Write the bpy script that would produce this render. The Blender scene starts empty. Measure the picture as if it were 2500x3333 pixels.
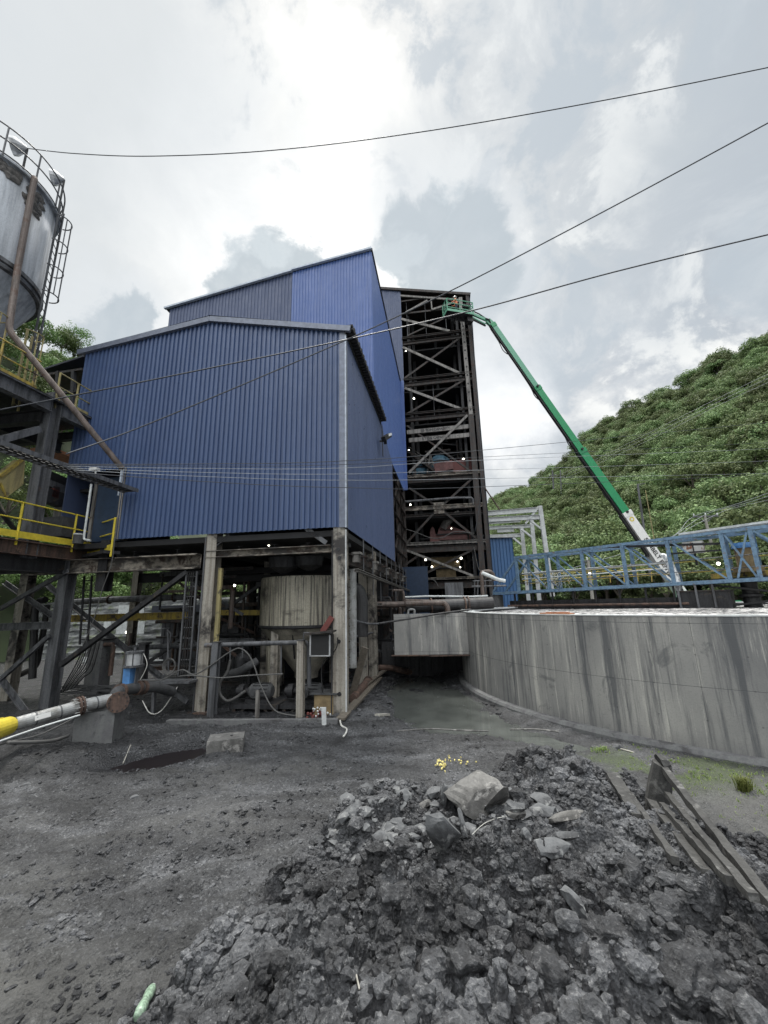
import bpy, math, random
import numpy as np
from mathutils import Matrix, Vector
random.seed(7); rng = np.random.default_rng(7)
scene = bpy.context.scene; COL = scene.collection

# ------------------------------------------------------------------ camera
F_PX = 1300.0; CX, CY = 1250.0, 1666.5; EYE = 3.0
Zc = np.array([-140, 5716, -F_PX]); Zc /= np.linalg.norm(Zc)
Fw = np.array([0, 0, -1.0]); Yc = Fw - Zc*Fw.dot(Zc); Yc /= np.linalg.norm(Yc); Xc = np.cross(Yc, Zc)
C2W = np.array([Xc, Yc, Zc])
cam_d = bpy.data.cameras.new('camera'); cam = bpy.data.objects.new('camera', cam_d); COL.objects.link(cam)
m = Matrix([list(C2W[i]) + [0] for i in range(3)] + [[0, 0, 0, 1]])
cam.matrix_world = Matrix.Translation((0, 0, EYE)) @ m
cam_d.sensor_fit = 'HORIZONTAL'; cam_d.sensor_width = 36; cam_d.lens = 36*F_PX/2500
cam_d.clip_start = 0.05; cam_d.clip_end = 6000
scene.camera = cam

# ------------------------------------------------------------------ measuring helpers (points on planes of the place)
O = np.array([0, 0, EYE]); A9 = math.radians(9)
def ray(px, py): return C2W @ np.array([px-CX, -(py-CY), -F_PX])
def G(px, py, z=0.0):
    d = ray(px, py); return O + d*(z-EYE)/d[2]
def Yp(px, py, y):
    d = ray(px, py); return O + d*y/d[1]
E0 = np.array([-1.379, 11.946, 0.0])
RU = np.array([math.cos(A9), -math.sin(A9), 0]); RV = np.array([math.sin(A9), math.cos(A9), 0]); UP = np.array([0, 0, 1.0])
def B(u, v, z): return E0 + RU*u + RV*v + UP*z
def Vp(px, py, v):
    d = ray(px, py); b = E0 + RV*v - O; return O + d*(b.dot(RV)/d.dot(RV))
def Up_(px, py, u):
    d = ray(px, py); b = E0 + RU*u - O; return O + d*(b.dot(RU)/d.dot(RU))
def uvz(p): q = np.asarray(p) - E0; return q.dot(RU), q.dot(RV), q[2]

# ------------------------------------------------------------------ light
scene.view_settings.view_transform = 'Standard'; scene.view_settings.look = 'None'
scene.view_settings.exposure = 0.84; scene.view_settings.gamma = 1.0
scene.render.resolution_x = 768; scene.render.resolution_y = 1024
SUN_DIR = np.array([-.08, math.cos(math.radians(72)), math.sin(math.radians(72))]); SUN_DIR = SUN_DIR/np.linalg.norm(SUN_DIR)
sun_d = bpy.data.lights.new('sun', 'SUN'); sun_d.energy = 2.2; sun_d.angle = math.radians(8); sun_d.color = (1, .965, .9)
sun = bpy.data.objects.new('sun', sun_d); COL.objects.link(sun)
sun.rotation_euler = Vector(SUN_DIR).to_track_quat('Z', 'Y').to_euler()
sun_el = math.asin(SUN_DIR[2]); sun_rot = math.atan2(SUN_DIR[0], SUN_DIR[1])

world = bpy.data.worlds.new('World'); scene.world = world; world.use_nodes = True
WN = world.node_tree; WN.nodes.clear()
def wn(t, **k):
    n = WN.nodes.new(t)
    for a, b in k.items(): setattr(n, a, b)
    return n
def wl(a, b): WN.links.new(a, b)
def wmath(op, a, b=None, c=None, clamp=False):
    n = wn('ShaderNodeMath', operation=op); n.use_clamp = clamp
    for i, v in enumerate((a, b, c)):
        if v is None: continue
        if isinstance(v, (int, float)): n.inputs[i].default_value = v
        else: wl(v, n.inputs[i])
    return n.outputs[0]
tc = wn('ShaderNodeTexCoord'); dirv = tc.outputs['Generated']
sep = wn('ShaderNodeSeparateXYZ'); wl(dirv, sep.inputs[0])
zz = wmath('ADD', wmath('MAXIMUM', sep.outputs[2], 0.0), 0.22)
comb = wn('ShaderNodeCombineXYZ'); wl(wmath('DIVIDE', sep.outputs[0], zz), comb.inputs[0]); wl(wmath('DIVIDE', sep.outputs[1], zz), comb.inputs[1])
def wnoise(vec, scale, detail=6, rough=.55, dist=0.0, w=None):
    n = wn('ShaderNodeTexNoise'); n.inputs['Scale'].default_value = scale; n.inputs['Detail'].default_value = detail
    n.inputs['Roughness'].default_value = rough; n.inputs['Distortion'].default_value = dist; wl(vec, n.inputs['Vector']); return n
big = wnoise(comb.outputs[0], 1.1, 8, .58, .35)
fine = wnoise(dirv, 6.5, 10, .62, .25)
disn = wnoise(dirv, 5.0, 9, .62, .3)
dsub = wn('ShaderNodeVectorMath', operation='SUBTRACT'); wl(disn.outputs['Color'], dsub.inputs[0]); dsub.inputs[1].default_value = (.5, .5, .5)
dscl = wn('ShaderNodeVectorMath', operation='SCALE'); wl(dsub.outputs[0], dscl.inputs[0]); dscl.inputs['Scale'].default_value = .26
dadd = wn('ShaderNodeVectorMath', operation='ADD'); wl(dirv, dadd.inputs[0]); wl(dscl.outputs[0], dadd.inputs[1])
dnor = wn('ShaderNodeVectorMath', operation='NORMALIZE'); wl(dadd.outputs[0], dnor.inputs[0]); dd = dnor.outputs[0]
def blob(px, py, r, soft=.5, vec=None):
    d = ray(px, py); d = d/np.linalg.norm(d)
    dn = wn('ShaderNodeVectorMath', operation='DOT_PRODUCT'); wl(dd if vec is None else vec, dn.inputs[0]); dn.inputs[1].default_value = tuple(d)
    mr = wn('ShaderNodeMapRange', interpolation_type='SMOOTHSTEP')
    a = math.atan(r/F_PX)
    mr.inputs['From Min'].default_value = math.cos(a*(1+soft)); mr.inputs['From Max'].default_value = math.cos(a*max(0.05, 1-soft)); wl(dn.outputs['Value'], mr.inputs['Value'])
    return mr.outputs[0]
def wmix(f, a, b):
    n = wn('ShaderNodeMix', data_type='RGBA')
    if isinstance(f, (int, float)): n.inputs[0].default_value = f
    else: wl(f, n.inputs[0])
    for i, v in ((6, a), (7, b)):
        if isinstance(v, tuple): n.inputs[i].default_value = v + (1,)
        else: wl(v, n.inputs[i])
    return n.outputs[2]
def maxall(fs):
    r = fs[0]
    for f in fs[1:]: r = wmath('MAXIMUM', r, f)
    return r
# layered veil: bright to the left, greyer and faintly lavender to the right, mottled everywhere
def wramp(v, a, b_, lo=0., hi=1.):
    n = wn('ShaderNodeMapRange', interpolation_type='SMOOTHSTEP'); n.inputs['From Min'].default_value = a; n.inputs['From Max'].default_value = b_; n.inputs['To Min'].default_value = lo; n.inputs['To Max'].default_value = hi; wl(v, n.inputs['Value']); return n.outputs[0]
side = wramp(sep.outputs[0], -.45, .55)
veil = wmix(side, (.64, .665, .665), (.47, .50, .535))
lay = wnoise(comb.outputs[0], .55, 9, .6, .6); mot = wnoise(comb.outputs[0], 2.4, 10, .66, .5)
c = wmix(wmath('MULTIPLY', wramp(big.outputs['Fac'], .36, .64), .75), veil, wmix(side, (.72, .73, .72), (.60, .615, .635)))
c = wmix(wmath('MULTIPLY', wramp(lay.outputs['Fac'], .58, .40), .8), c, wmix(side, (.54, .575, .58), (.38, .415, .45)))
c = wmix(wmath('MULTIPLY', wramp(mot.outputs['Fac'], .46, .66), .5), c, (.82, .825, .81)); c = wmix(wmath('MULTIPLY', wramp(mot.outputs['Fac'], .50, .36), .45), c, (.47, .51, .53))
# sun glow behind the veil
g1 = blob(950, 760, 620, .98, dirv); g2 = blob(1000, 840, 270, .98, dd)
c = wmix(wmath('MULTIPLY', g1, wmath('MULTIPLY_ADD', mot.outputs['Fac'], .9, .15)), c, (.82, .815, .785)); c = wmix(wmath('MULTIPLY', g2, .85), c, (.95, .95, .925))
# bright torn cumulus
wis = maxall([blob(*b) for b in ((1620, 180, 230, .8), (1730, 430, 170, .8), (1880, 330, 150, .8), (1900, 1190, 130, .8), (2000, 120, 150, .9), (2330, 950, 110, .8), (1600, 1330, 170, .9), (2050, 1240, 110, .8), (1740, 900, 140, .8), (1000, 60, 170, .9), (2200, 1270, 150, .8), (1850, 600, 120, .9), (1350, 200, 100, .9), (2350, 1180, 160, .8))])
puff = wramp(fine.outputs['Fac'], .49, .60)
c = wmix(wmath('MULTIPLY', wmath('MULTIPLY', wis, puff), .92), c, (.86, .86, .83))
c = wmix(wmath('MULTIPLY', wmath('MULTIPLY', wis, wramp(fine.outputs['Fac'], .50, .40)), .75), c, (.44, .49, .53))
c = wmix(wmath('MULTIPLY', blob(1600, 1330, 130, .95), .85), c, (.98, .98, .97))
# soft blue grey cumulus in front of the glow
dk = [(1400, 800, 110, .42), (1510, 745, 90, .45), (1450, 900, 130, .45), (1545, 850, 80, .5), (890, 850, 75, .45), (960, 880, 60, .5), (800, 905, 70, .5), (735, 930, 50, .6), (450, 1060, 60, .5), (340, 1070, 60, .7), (1280, 860, 60, .6)]
rim = maxall([blob(a, b, r*1.5, s*1.3) for a, b, r, s in dk]); core = maxall([blob(*b) for b in dk])
core = wmath('MULTIPLY', wramp(core, .0, .8), wmath('MULTIPLY_ADD', fine.outputs['Fac'], 1.2, .25), clamp=True)
c = wmix(wmath('MULTIPLY', rim, .45), c, (.93, .935, .925))
coreC = wmix(puff, (.36, .42, .455), (.52, .575, .60))
c = wmix(wmath('MULTIPLY', core, .92), c, coreC)
soft = maxall([blob(*b) for b in ((1600, 1120, 130, .8), (1800, 60, 170, .9), (330, 1010, 130, .9), (1480, 620, 150, .95), (2250, 520, 260, .9), (1850, 830, 120, .9), (1720, 1080, 130, .9), (60, 250, 240, .95), (2100, 900, 160, .9), (520, 330, 170, .95))])
c = wmix(wmath('MULTIPLY', soft, wmath('MULTIPLY_ADD', mot.outputs['Fac'], .7, .1)), c, (.45, .50, .54))
# unseen bright cloud added overhead and behind the camera as fill light
dk2 = wn('ShaderNodeVectorMath', operation='DOT_PRODUCT'); wl(dirv, dk2.inputs[0]); dk2.inputs[1].default_value = (0, -.45, .893)
deck = wramp(dk2.outputs['Value'], .68, .92)
c = wmix(deck, c, wmix(wramp(mot.outputs['Fac'], .35, .65), (2.3, 2.36, 2.42), (3.3, 3.3, 3.25)))
sky = wn('ShaderNodeTexSky', sky_type='NISHITA'); sky.sun_disc = False; sky.sun_elevation = sun_el; sky.sun_rotation = sun_rot
b1 = wn('ShaderNodeBackground'); wl(sky.outputs[0], b1.inputs[0]); b1.inputs[1].default_value = .08
b2 = wn('ShaderNodeBackground'); wl(c, b2.inputs[0]); b2.inputs[1].default_value = .70
mx = wn('ShaderNodeMixShader'); mx.inputs[0].default_value = .94; wl(b1.outputs[0], mx.inputs[1]); wl(b2.outputs[0], mx.inputs[2])
wo = wn('ShaderNodeOutputWorld'); wl(mx.outputs[0], wo.inputs[0])

# ------------------------------------------------------------------ materials
MATS = {}
def new_mat(name):
    m = bpy.data.materials.new(name); m.use_nodes = True; return m, m.node_tree, m.node_tree.nodes['Principled BSDF']
def L(nt, a, b): nt.links.new(a, b)
def nnoise(nt, vec, scale, detail=5, rough=.6, dist=0):
    n = nt.nodes.new('ShaderNodeTexNoise'); n.inputs['Scale'].default_value = scale; n.inputs['Detail'].default_value = detail
    n.inputs['Roughness'].default_value = rough; n.inputs['Distortion'].default_value = dist
    if vec is not None: L(nt, vec, n.inputs['Vector'])
    return n.outputs['Fac']
def nramp(nt, fac, lo, hi, a=0., b=1.):
    n = nt.nodes.new('ShaderNodeMapRange'); n.inputs['From Min'].default_value = lo; n.inputs['From Max'].default_value = hi
    n.inputs['To Min'].default_value = a; n.inputs['To Max'].default_value = b; L(nt, fac, n.inputs['Value']); return n.outputs[0]
def nmix(nt, f, a, b):
    n = nt.nodes.new('ShaderNodeMix'); n.data_type = 'RGBA'
    if isinstance(f, (int, float)): n.inputs[0].default_value = f
    else: L(nt, f, n.inputs[0])
    for i, v in ((6, a), (7, b)):
        if isinstance(v, tuple): n.inputs[i].default_value = v + (1,)
        else: L(nt, v, n.inputs[i])
    return n.outputs[2]
def nmath(nt, op, a, b):
    n = nt.nodes.new('ShaderNodeMath'); n.operation = op; n.use_clamp = (op == 'MULTIPLY')
    for i, v in ((0, a), (1, b)):
        if isinstance(v, (int, float)): n.inputs[i].default_value = v
        else: L(nt, v, n.inputs[i])
    return n.outputs[0]
def nmap(nt, scale, src='Object'):
    t = nt.nodes.new('ShaderNodeTexCoord'); mp = nt.nodes.new('ShaderNodeMapping'); mp.inputs['Scale'].default_value = scale
    L(nt, t.outputs[src], mp.inputs['Vector']); return mp.outputs[0]
def nbump(nt, bs, h, strength=.3, dist=.02):
    b = nt.nodes.new('ShaderNodeBump'); b.inputs['Strength'].default_value = strength; b.inputs['Distance'].default_value = dist
    L(nt, h, b.inputs['Height']); L(nt, b.outputs[0], bs.inputs['Normal'])
def grimy(name, base, streak, patch, rough=.6, metal=0., ss=(3, 3, .35), slo=.45, shi=.6, plo=.55, phi=.62, ps=2.5, bump=.25, rvar=.15):
    """base colour with vertical streaks and irregular worn patches"""
    m, nt, bs = new_mat(name)
    v1 = nmap(nt, ss); v2 = nmap(nt, (1, 1, 1))
    s = nramp(nt, nnoise(nt, v1, 2.0, 8, .65), slo, shi); p = nramp(nt, nnoise(nt, v2, ps, 8, .68, .4), plo, phi)
    c = nmix(nt, s, base, streak); c = nmix(nt, p, c, patch)
    fn = nnoise(nt, v2, 22, 4, .7); c = nmix(nt, nramp(nt, fn, .4, .75, 0, .35), c, tuple(x*.55 for x in streak))
    L(nt, c, bs.inputs['Base Color']); bs.inputs['Metallic'].default_value = metal
    L(nt, nramp(nt, fn, .3, .7, rough-rvar, min(1, rough+rvar)), bs.inputs['Roughness'])
    nbump(nt, bs, nnoise(nt, v2, 35, 5, .7), bump, .01)
    MATS[name] = m; return m
def plain(name, col, rough=.5, metal=0., var=.25, scale=6, bump=.1, emit=0):
    m, nt, bs = new_mat(name); v = nmap(nt, (1, 1, 1)); n = nnoise(nt, v, scale, 6, .65)
    L(nt, nmix(nt, nramp(nt, n, .3, .7), tuple(x*(1-var) for x in col), tuple(min(1, x*(1+var)) for x in col)), bs.inputs['Base Color'])
    bs.inputs['Roughness'].default_value = rough; bs.inputs['Metallic'].default_value = metal
    if bump: nbump(nt, bs, nnoise(nt, v, scale*8, 3, .6), bump, .01)
    if emit: bs.inputs['Emission Color'].default_value = tuple(col)+(1,); bs.inputs['Emission Strength'].default_value = emit
    MATS[name] = m; return m
M = MATS
def cladding(name, c0, c1, dirt, rough=.42):
    m, nt, bs = new_mat(name); v1 = nmap(nt, (1.2, 1.2, .12)); v2 = nmap(nt, (1, 1, 1))
    a = nramp(nt, nnoise(nt, v1, 1.6, 6, .6), .35, .65); cc = nmix(nt, a, c0, c1)
    v3 = nmap(nt, (5, 5, .25)); st = nramp(nt, nnoise(nt, v3, 2.0, 8, .7), .52, .8, 0, .55); cc = nmix(nt, st, cc, dirt)
    sp = nramp(nt, nnoise(nt, v2, 7, 8, .7, .5), .66, .72, 0, .5); cc = nmix(nt, sp, cc, (.20, .22, .26))
    L(nt, cc, bs.inputs['Base Color']); L(nt, nramp(nt, nnoise(nt, v2, 3, 6, .6), .3, .7, rough-.1, rough+.15), bs.inputs['Roughness'])
    bs.inputs['Specular IOR Level'].default_value = .6
    nbump(nt, bs, nnoise(nt, nmap(nt, (1, 1, .4)), 2.2, 3, .5), .25, .03)
    MATS[name] = m
cladding('clad_blue', (.044, .076, .168), (.058, .096, .20), (.034, .050, .092))
cladding('clad_side', (.052, .08, .165), (.068, .10, .20), (.042, .056, .10), .36)
cladding('clad_bright', (.058, .115, .31), (.072, .135, .35), (.045, .085, .20), .4)
cladding('clad_dull', (.055, .078, .15), (.07, .095, .175), (.045, .058, .10), .5)
cladding('clad_shed', (.04, .11, .25), (.05, .14, .30), (.05, .08, .14), .5)
plain('trim', (.15, .17, .22), .4, .2); plain('trim_pale', (.40, .45, .52), .45, .1); plain('trim_dark', (.03, .035, .05), .6)
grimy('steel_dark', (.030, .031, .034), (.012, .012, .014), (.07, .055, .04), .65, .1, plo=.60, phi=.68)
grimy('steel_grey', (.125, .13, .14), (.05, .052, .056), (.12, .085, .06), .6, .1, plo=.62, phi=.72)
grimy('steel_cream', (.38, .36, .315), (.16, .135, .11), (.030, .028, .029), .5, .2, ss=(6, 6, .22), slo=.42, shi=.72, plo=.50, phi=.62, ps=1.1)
grimy('steel_peel', (.34, .31, .26), (.07, .065, .06), (.06, .042, .034), .7, 0, ss=(1, 1, 2), slo=.44, shi=.56, plo=.50, phi=.60, ps=2.5)
grimy('tower_steel', (.042, .038, .035), (.012, .012, .013), (.040, .022, .016), .65, .05, plo=.5, phi=.58, ps=5)
grimy('tower_pale', (.23, .22, .205), (.09, .085, .08), (.05, .034, .027), .6, 0, plo=.58, phi=.66, ps=5)
grimy('rust', (.11, .07, .055), (.05, .036, .03), (.16, .10, .07), .75, .1)
grimy('pipe_rust', (.145, .115, .10), (.07, .055, .048), (.10, .06, .045), .6, .1)
grimy('pipe_dark', (.022, .022, .024), (.04, .04, .042), (.012, .012, .012), .5, .05)
grimy('pipe_grey', (.33, .34, .34), (.20, .20, .19), (.10, .085, .07), .5, .15, ss=(2, 2, 2), slo=.45, shi=.62, plo=.60, phi=.66, ps=5)
grimy('silo_grey', (.46, .49, .53), (.27, .29, .315), (.14, .14, .14), .85, 0, ss=(2, 2, .12), slo=.42, shi=.62, plo=.62, phi=.70, ps=.8)
grimy('silo_scab', (.10, .095, .09), (.05, .05, .05), (.17, .16, .15), .85, 0, ps=5)
grimy('cone_cream', (.33, .31, .25), (.15, .14, .12), (.05, .046, .042), .6, .1, ss=(1.2, 1.2, .5), slo=.35, shi=.65, plo=.55, phi=.66, ps=.8)
grimy('tank_cream', (.40, .375, .30), (.075, .068, .06), (.028, .026, .025), .55, .1, ss=(9, 9, .2), slo=.45, shi=.60, plo=.52, phi=.64, ps=.55)
grimy('rock_pale', (.155, .153, .147), (.07, .069, .067), (.26, .255, .245), .85, 0, ss=(1, 1, 1), ps=5, bump=.6)
grimy('rock_grey', (.115, .12, .125), (.05, .052, .056), (.20, .205, .205), .85, 0, ss=(1, 1, 1), ps=6, bump=.6)
grimy('block_conc', (.15, .155, .155), (.11, .11, .115), (.06, .06, .062), .85, 0, ss=(1.5, 1.5, .5), ps=2, bump=.4)
grimy('mud_steel', (.06, .06, .058), (.028, .028, .028), (.14, .14, .135), .85, 0, ss=(1, 1, 1), ps=6, bump=.8)
plain('yellow', (.62, .50, .05), .5, 0, .2); grimy('yellow_worn', (.45, .34, .06), (.25, .19, .06), (.07, .055, .045), .6)
grimy('yellow_pale', (.36, .31, .14), (.22, .19, .10), (.09, .08, .05), .7)
plain('blue_truss', (.12, .235, .37), .5, 0, .2, 9); grimy('truss_worn', (.14, .235, .34), (.085, .145, .22), (.15, .12, .10), .6, 0, ss=(3, 3, 3), plo=.58, phi=.66, ps=4)
plain('blue_valve', (.08, .22, .48), .45); plain('silver', (.42, .43, .44), .35, .4)
plain('green_boom', (.018, .24, .095), .4, 0, .12); plain('green_pale', (.11, .32, .21), .4, 0, .1); plain('white_paint', (.72, .72, .70), .45, 0, .08)
plain('black', (.012, .012, .013), .6); plain('rubber', (.02, .02, .021), .7); plain('wire', (.055, .06, .07), .5, .2); plain('wire_pale', (.30, .32, .34), .5, .2)
plain('door_blue', (.018, .035, .07), .4); plain('red', (.32, .035, .03), .5); plain('red_dark', (.13, .035, .03), .6); plain('machine_red', (.16, .07, .065), .6, 0, .35, 4)
plain('machine_blue', (.10, .22, .31), .6, 0, .3, 4); plain('dusty', (.06, .062, .065), .8, 0, .4, 5); plain('hose', (.09, .09, .088), .7); plain('hose_pale', (.5, .5, .47), .6)
plain('machine_tan', (.20, .15, .08), .7, 0, .4, 4)
plain('wood', (.12, .105, .085), .8, 0, .35, 12, .4); plain('wood_pale', (.30, .29, .26), .8, 0, .3, 12, .3); plain('white_dull', (.5, .52, .52), .6, 0, .25)
plain('lamp', (1, .95, .8), .5, 0, 0, 6, 0, 5); plain('skin', (.45, .27, .2), .6); plain('orange_cloth', (.55, .18, .09), .8); plain('navy_cloth', (.03, .035, .06), .8)
plain('text_dark', (.02, .02, .022), .6, 0, 0, 6, 0); plain('yellow_scrap', (.60, .52, .20), .7, 0, .5, 14); plain('bottle_green', (.22, .31, .23), .35, 0, .8, 40); plain('lit_pale', (.55, .58, .58), .6)
plain('white_frame', (.48, .50, .50), .55, 0, .25, 3)
plain('shingle_orange', (.33, .15, .08), .8, 0, .4)
def concrete():
    m, nt, bs = new_mat('concrete')
    t = nt.nodes.new('ShaderNodeTexCoord'); mp = nt.nodes.new('ShaderNodeMapping'); L(nt, t.outputs['UV'], mp.inputs['Vector'])
    uv = mp.outputs[0]
    def sc(s):
        k = nt.nodes.new('ShaderNodeMapping'); k.inputs['Scale'].default_value = s; L(nt, uv, k.inputs['Vector']); return k.outputs[0]
    a = nramp(nt, nnoise(nt, sc((.5, .25, 1)), 1.0, 5, .6), .35, .65); c = nmix(nt, a, (.19, .192, .19), (.35, .345, .325))
    s1 = nramp(nt, nnoise(nt, sc((3.6, .13, 1)), 1.0, 9, .75), .49, .60, 0, .8); c = nmix(nt, s1, c, (.07, .075, .083))
    s2 = nramp(nt, nnoise(nt, sc((2.6, .12, 1)), 1.7, 8, .74), .53, .64, 0, .75); c = nmix(nt, s2, c, (.60, .585, .53))
    spz = nt.nodes.new('ShaderNodeSeparateXYZ'); L(nt, uv, spz.inputs[0]); low = nramp(nt, nmath(nt, 'ADD', spz.outputs[1], nmath(nt, 'MULTIPLY', nnoise(nt, sc((2.5, .6, 1)), 1.0, 8, .7), -1.1)), -.5, .35, .85, 0); c = nmix(nt, low, c, (.09, .09, .095)); p = nramp(nt, nnoise(nt, sc((1, 1, 1)), 1.3, 9, .72, .6), .58, .66, 0, .6); c = nmix(nt, p, c, (.09, .095, .10))
    br = nt.nodes.new('ShaderNodeTexBrick'); L(nt, sc((1, 1, 1)), br.inputs['Vector']); br.offset = 0
    br.inputs['Scale'].default_value = 1.0; br.inputs['Brick Width'].default_value = 2.4; br.inputs['Row Height'].default_value = 1.22; br.inputs['Mortar Size'].default_value = .008; br.inputs['Mortar Smooth'].default_value = .5
    c = nmix(nt, nramp(nt, br.outputs['Fac'], 0, 1, 0, .65), c, (.07, .075, .08))
    tv = nt.nodes.new('ShaderNodeTexVoronoi'); tv.inputs['Scale'].default_value = 1.0; tv.inputs['Randomness'].default_value = 0; L(nt, sc((1/.8, 1/.61, 1)), tv.inputs['Vector']); c = nmix(nt, nramp(nt, tv.outputs['Distance'], .014, .03, .5, 0), c, (.04, .04, .042))
    f = nnoise(nt, sc((1, 1, 1)), 30, 4, .7); c = nmix(nt, nramp(nt, f, .5, .8, 0, .4), c, (.08, .085, .09))
    L(nt, c, bs.inputs['Base Color']); bs.inputs['Roughness'].default_value = .8
    nbump(nt, bs, nmath(nt, 'ADD', f, nramp(nt, br.outputs['Fac'], 0, 1, 0, -1)), .35, .01)
    MATS['concrete'] = m
concrete()
def ground_mat(name, dark, mid, pale, heap=False):
    m, nt, bs = new_mat(name); v = nmap(nt, (1, 1, 1))
    a = nnoise(nt, v, .35 if not heap else .7, 6, .6, .5); b = nnoise(nt, v, 3.0, 8, .7); f = nnoise(nt, v, 26, 6, .75)
    c = nmix(nt, nramp(nt, a, .36, .64), dark, mid); c = nmix(nt, nramp(nt, b, .42, .68, 0, .85), c, mid)
    g2_ = nnoise(nt, nmap(nt, (.5, 1.6, 1)), 1.1, 7, .65, .6); c = nmix(nt, nramp(nt, g2_, .52, .68, 0, .75), c, tuple(x*1.9 for x in mid)); c = nmix(nt, nramp(nt, g2_, .32, .48, .9, 0), c, tuple(x*.6 for x in dark)); c = nmix(nt, nmath(nt, 'MULTIPLY', nramp(nt, f, .54, .70, 0, 1), nramp(nt, g2_, .35, .65, .12, 1)), c, pale); c = nmix(nt, nramp(nt, f, .32, .46, .8, 0), c, tuple(x*.4 for x in dark))  # low spots of the bump darkened, crevice shade put into the colour
    vo = nt.nodes.new('ShaderNodeTexVoronoi'); vo.inputs['Scale'].default_value = 38; L(nt, v, vo.inputs['Vector'])
    c = nmix(nt, nmath(nt, 'MULTIPLY', nramp(nt, vo.outputs['Distance'], .12, .25, 1, 0), nramp(nt, b, .52, .66, 0, .6)), c, tuple(x*1.1 for x in pale))
    at = nt.nodes.new('ShaderNodeAttribute'); at.attribute_name = 'zone'
    sp = nt.nodes.new('ShaderNodeSeparateColor'); L(nt, at.outputs['Color'], sp.inputs[0])
    if not heap:
        c = nmix(nt, nmath(nt, 'MULTIPLY', sp.outputs[0], nramp(nt, b, .2, .7, .3, 1)), c, (.12, .12, .115))      # sandy dried mud
        c = nmix(nt, nmath(nt, 'MULTIPLY', sp.outputs[1], nramp(nt, f, .35, .6, .2, .85)), c, (.06, .085, .03))     # thin moss and grass
        c = nmix(nt, nmath(nt, 'MULTIPLY', sp.outputs[2], .85), c, (.016, .017, .020))                               # wet black slurry, and darker ground under the plant
        L(nt, nramp(nt, sp.outputs[2], 0, 1, .75, .32), bs.inputs['Roughness'])
    else:
        bs.inputs['Roughness'].default_value = .8
        c = nmix(nt, nmath(nt, 'MULTIPLY', sp.outputs[2], .75), c, (.030, .030, .033))
    L(nt, c, bs.inputs['Base Color'])
    nbump(nt, bs, nmath(nt, 'ADD', f, nmath(nt, 'MULTIPLY', vo.outputs['Distance'], .6)), 1.0, .03)
    MATS[name] = m
ground_mat('ground', (.014, .0148, .0165), (.058, .060, .064), (.26, .265, .27))
ground_mat('heap', (.012, .0125, .0145), (.085, .088, .094), (.34, .345, .35), True)
def water_mat(name, col, rough, bs_=.1, sc=4):
    m, nt, bs = new_mat(name); v = nmap(nt, (1, 1, 1)); n = nnoise(nt, v, 1.2, 6, .6)
    L(nt, nmix(nt, nramp(nt, n, .35, .65), col, tuple(x*1.7 for x in col)), bs.inputs['Base Color']); bs.inputs['Roughness'].default_value = rough
    nbump(nt, bs, nnoise(nt, v, sc, 3, .5), bs_, .01); MATS[name] = m
water_mat('puddle', (.055, .060, .056), .10, .10, 2.5); water_mat('puddle_dark', (.007, .005, .006), .35, .3)
def foam():
    m, nt, bs = new_mat('foam'); v = nmap(nt, (1, 1, 1)); n = nnoise(nt, v, 5.5, 8, .7, .8); n2 = nnoise(nt, v, .5, 3, .5)
    f = nramp(nt, nmath(nt, 'ADD', n, nmath(nt, 'MULTIPLY', n2, .2)), .56, .60)
    L(nt, nmix(nt, f, (.62, .61, .60), (.02, .02, .022)), bs.inputs['Base Color']); bs.inputs['Roughness'].default_value = .45
    nbump(nt, bs, n, .5, .04); MATS['foam'] = m
foam()
def spray(name, dens):
    m, nt, bs = new_mat(name); v = nmap(nt, (1, 1, .25)); n = nnoise(nt, v, 14, 6, .75)
    bs.inputs['Base Color'].default_value = (.85, .87, .88, 1); bs.inputs['Roughness'].default_value = .3
    L(nt, nramp(nt, n, dens, dens+.08), bs.inputs['Alpha']); MATS[name] = m
spray('falling_water', .40)
def leaf_mat(name, c0, c1, tr=.22):
    m, nt, bs = new_mat(name)
    g = nt.nodes.new('ShaderNodeNewGeometry'); r = g.outputs['Random Per Island']
    oi = nt.nodes.new('ShaderNodeObjectInfo')
    c = nmix(nt, r, c0, c1); hs = nt.nodes.new('ShaderNodeHueSaturation'); L(nt, c, hs.inputs['Color'])
    L(nt, nramp(nt, oi.outputs['Random'], 0, 1, .475, .52), hs.inputs['Hue']); L(nt, nramp(nt, oi.outputs['Random'], 0, 1, .6, 1.35), hs.inputs['Value'])
    L(nt, hs.outputs[0], bs.inputs['Base Color']); bs.inputs['Roughness'].default_value = .6; bs.inputs['Specular IOR Level'].default_value = .2
    t = nt.nodes.new('ShaderNodeBsdfTranslucent'); L(nt, hs.outputs[0], t.inputs['Color']); mxs = nt.nodes.new('ShaderNodeMixShader'); mxs.inputs[0].default_value = tr
    L(nt, bs.outputs[0], mxs.inputs[1]); L(nt, t.outputs[0], mxs.inputs[2]); L(nt, mxs.outputs[0], nt.nodes['Material Output'].inputs['Surface']); MATS[name] = m
leaf_mat('leaf', (.065, .105, .045), (.20, .265, .11)); leaf_mat('leaf_near', (.06, .105, .035), (.16, .24, .08)); leaf_mat('grass_blade', (.12, .19, .04), (.25, .30, .10))
plain('bark', (.10, .085, .07), .85, 0, .3); plain('forest_floor', (.035, .05, .022), .9, 0, .4, .2)
grimy('stone_wall', (.17, .18, .18), (.07, .075, .078), (.10, .12, .07), .85, 0, ss=(1, 1, 3), ps=1.5, bump=.6)

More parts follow.
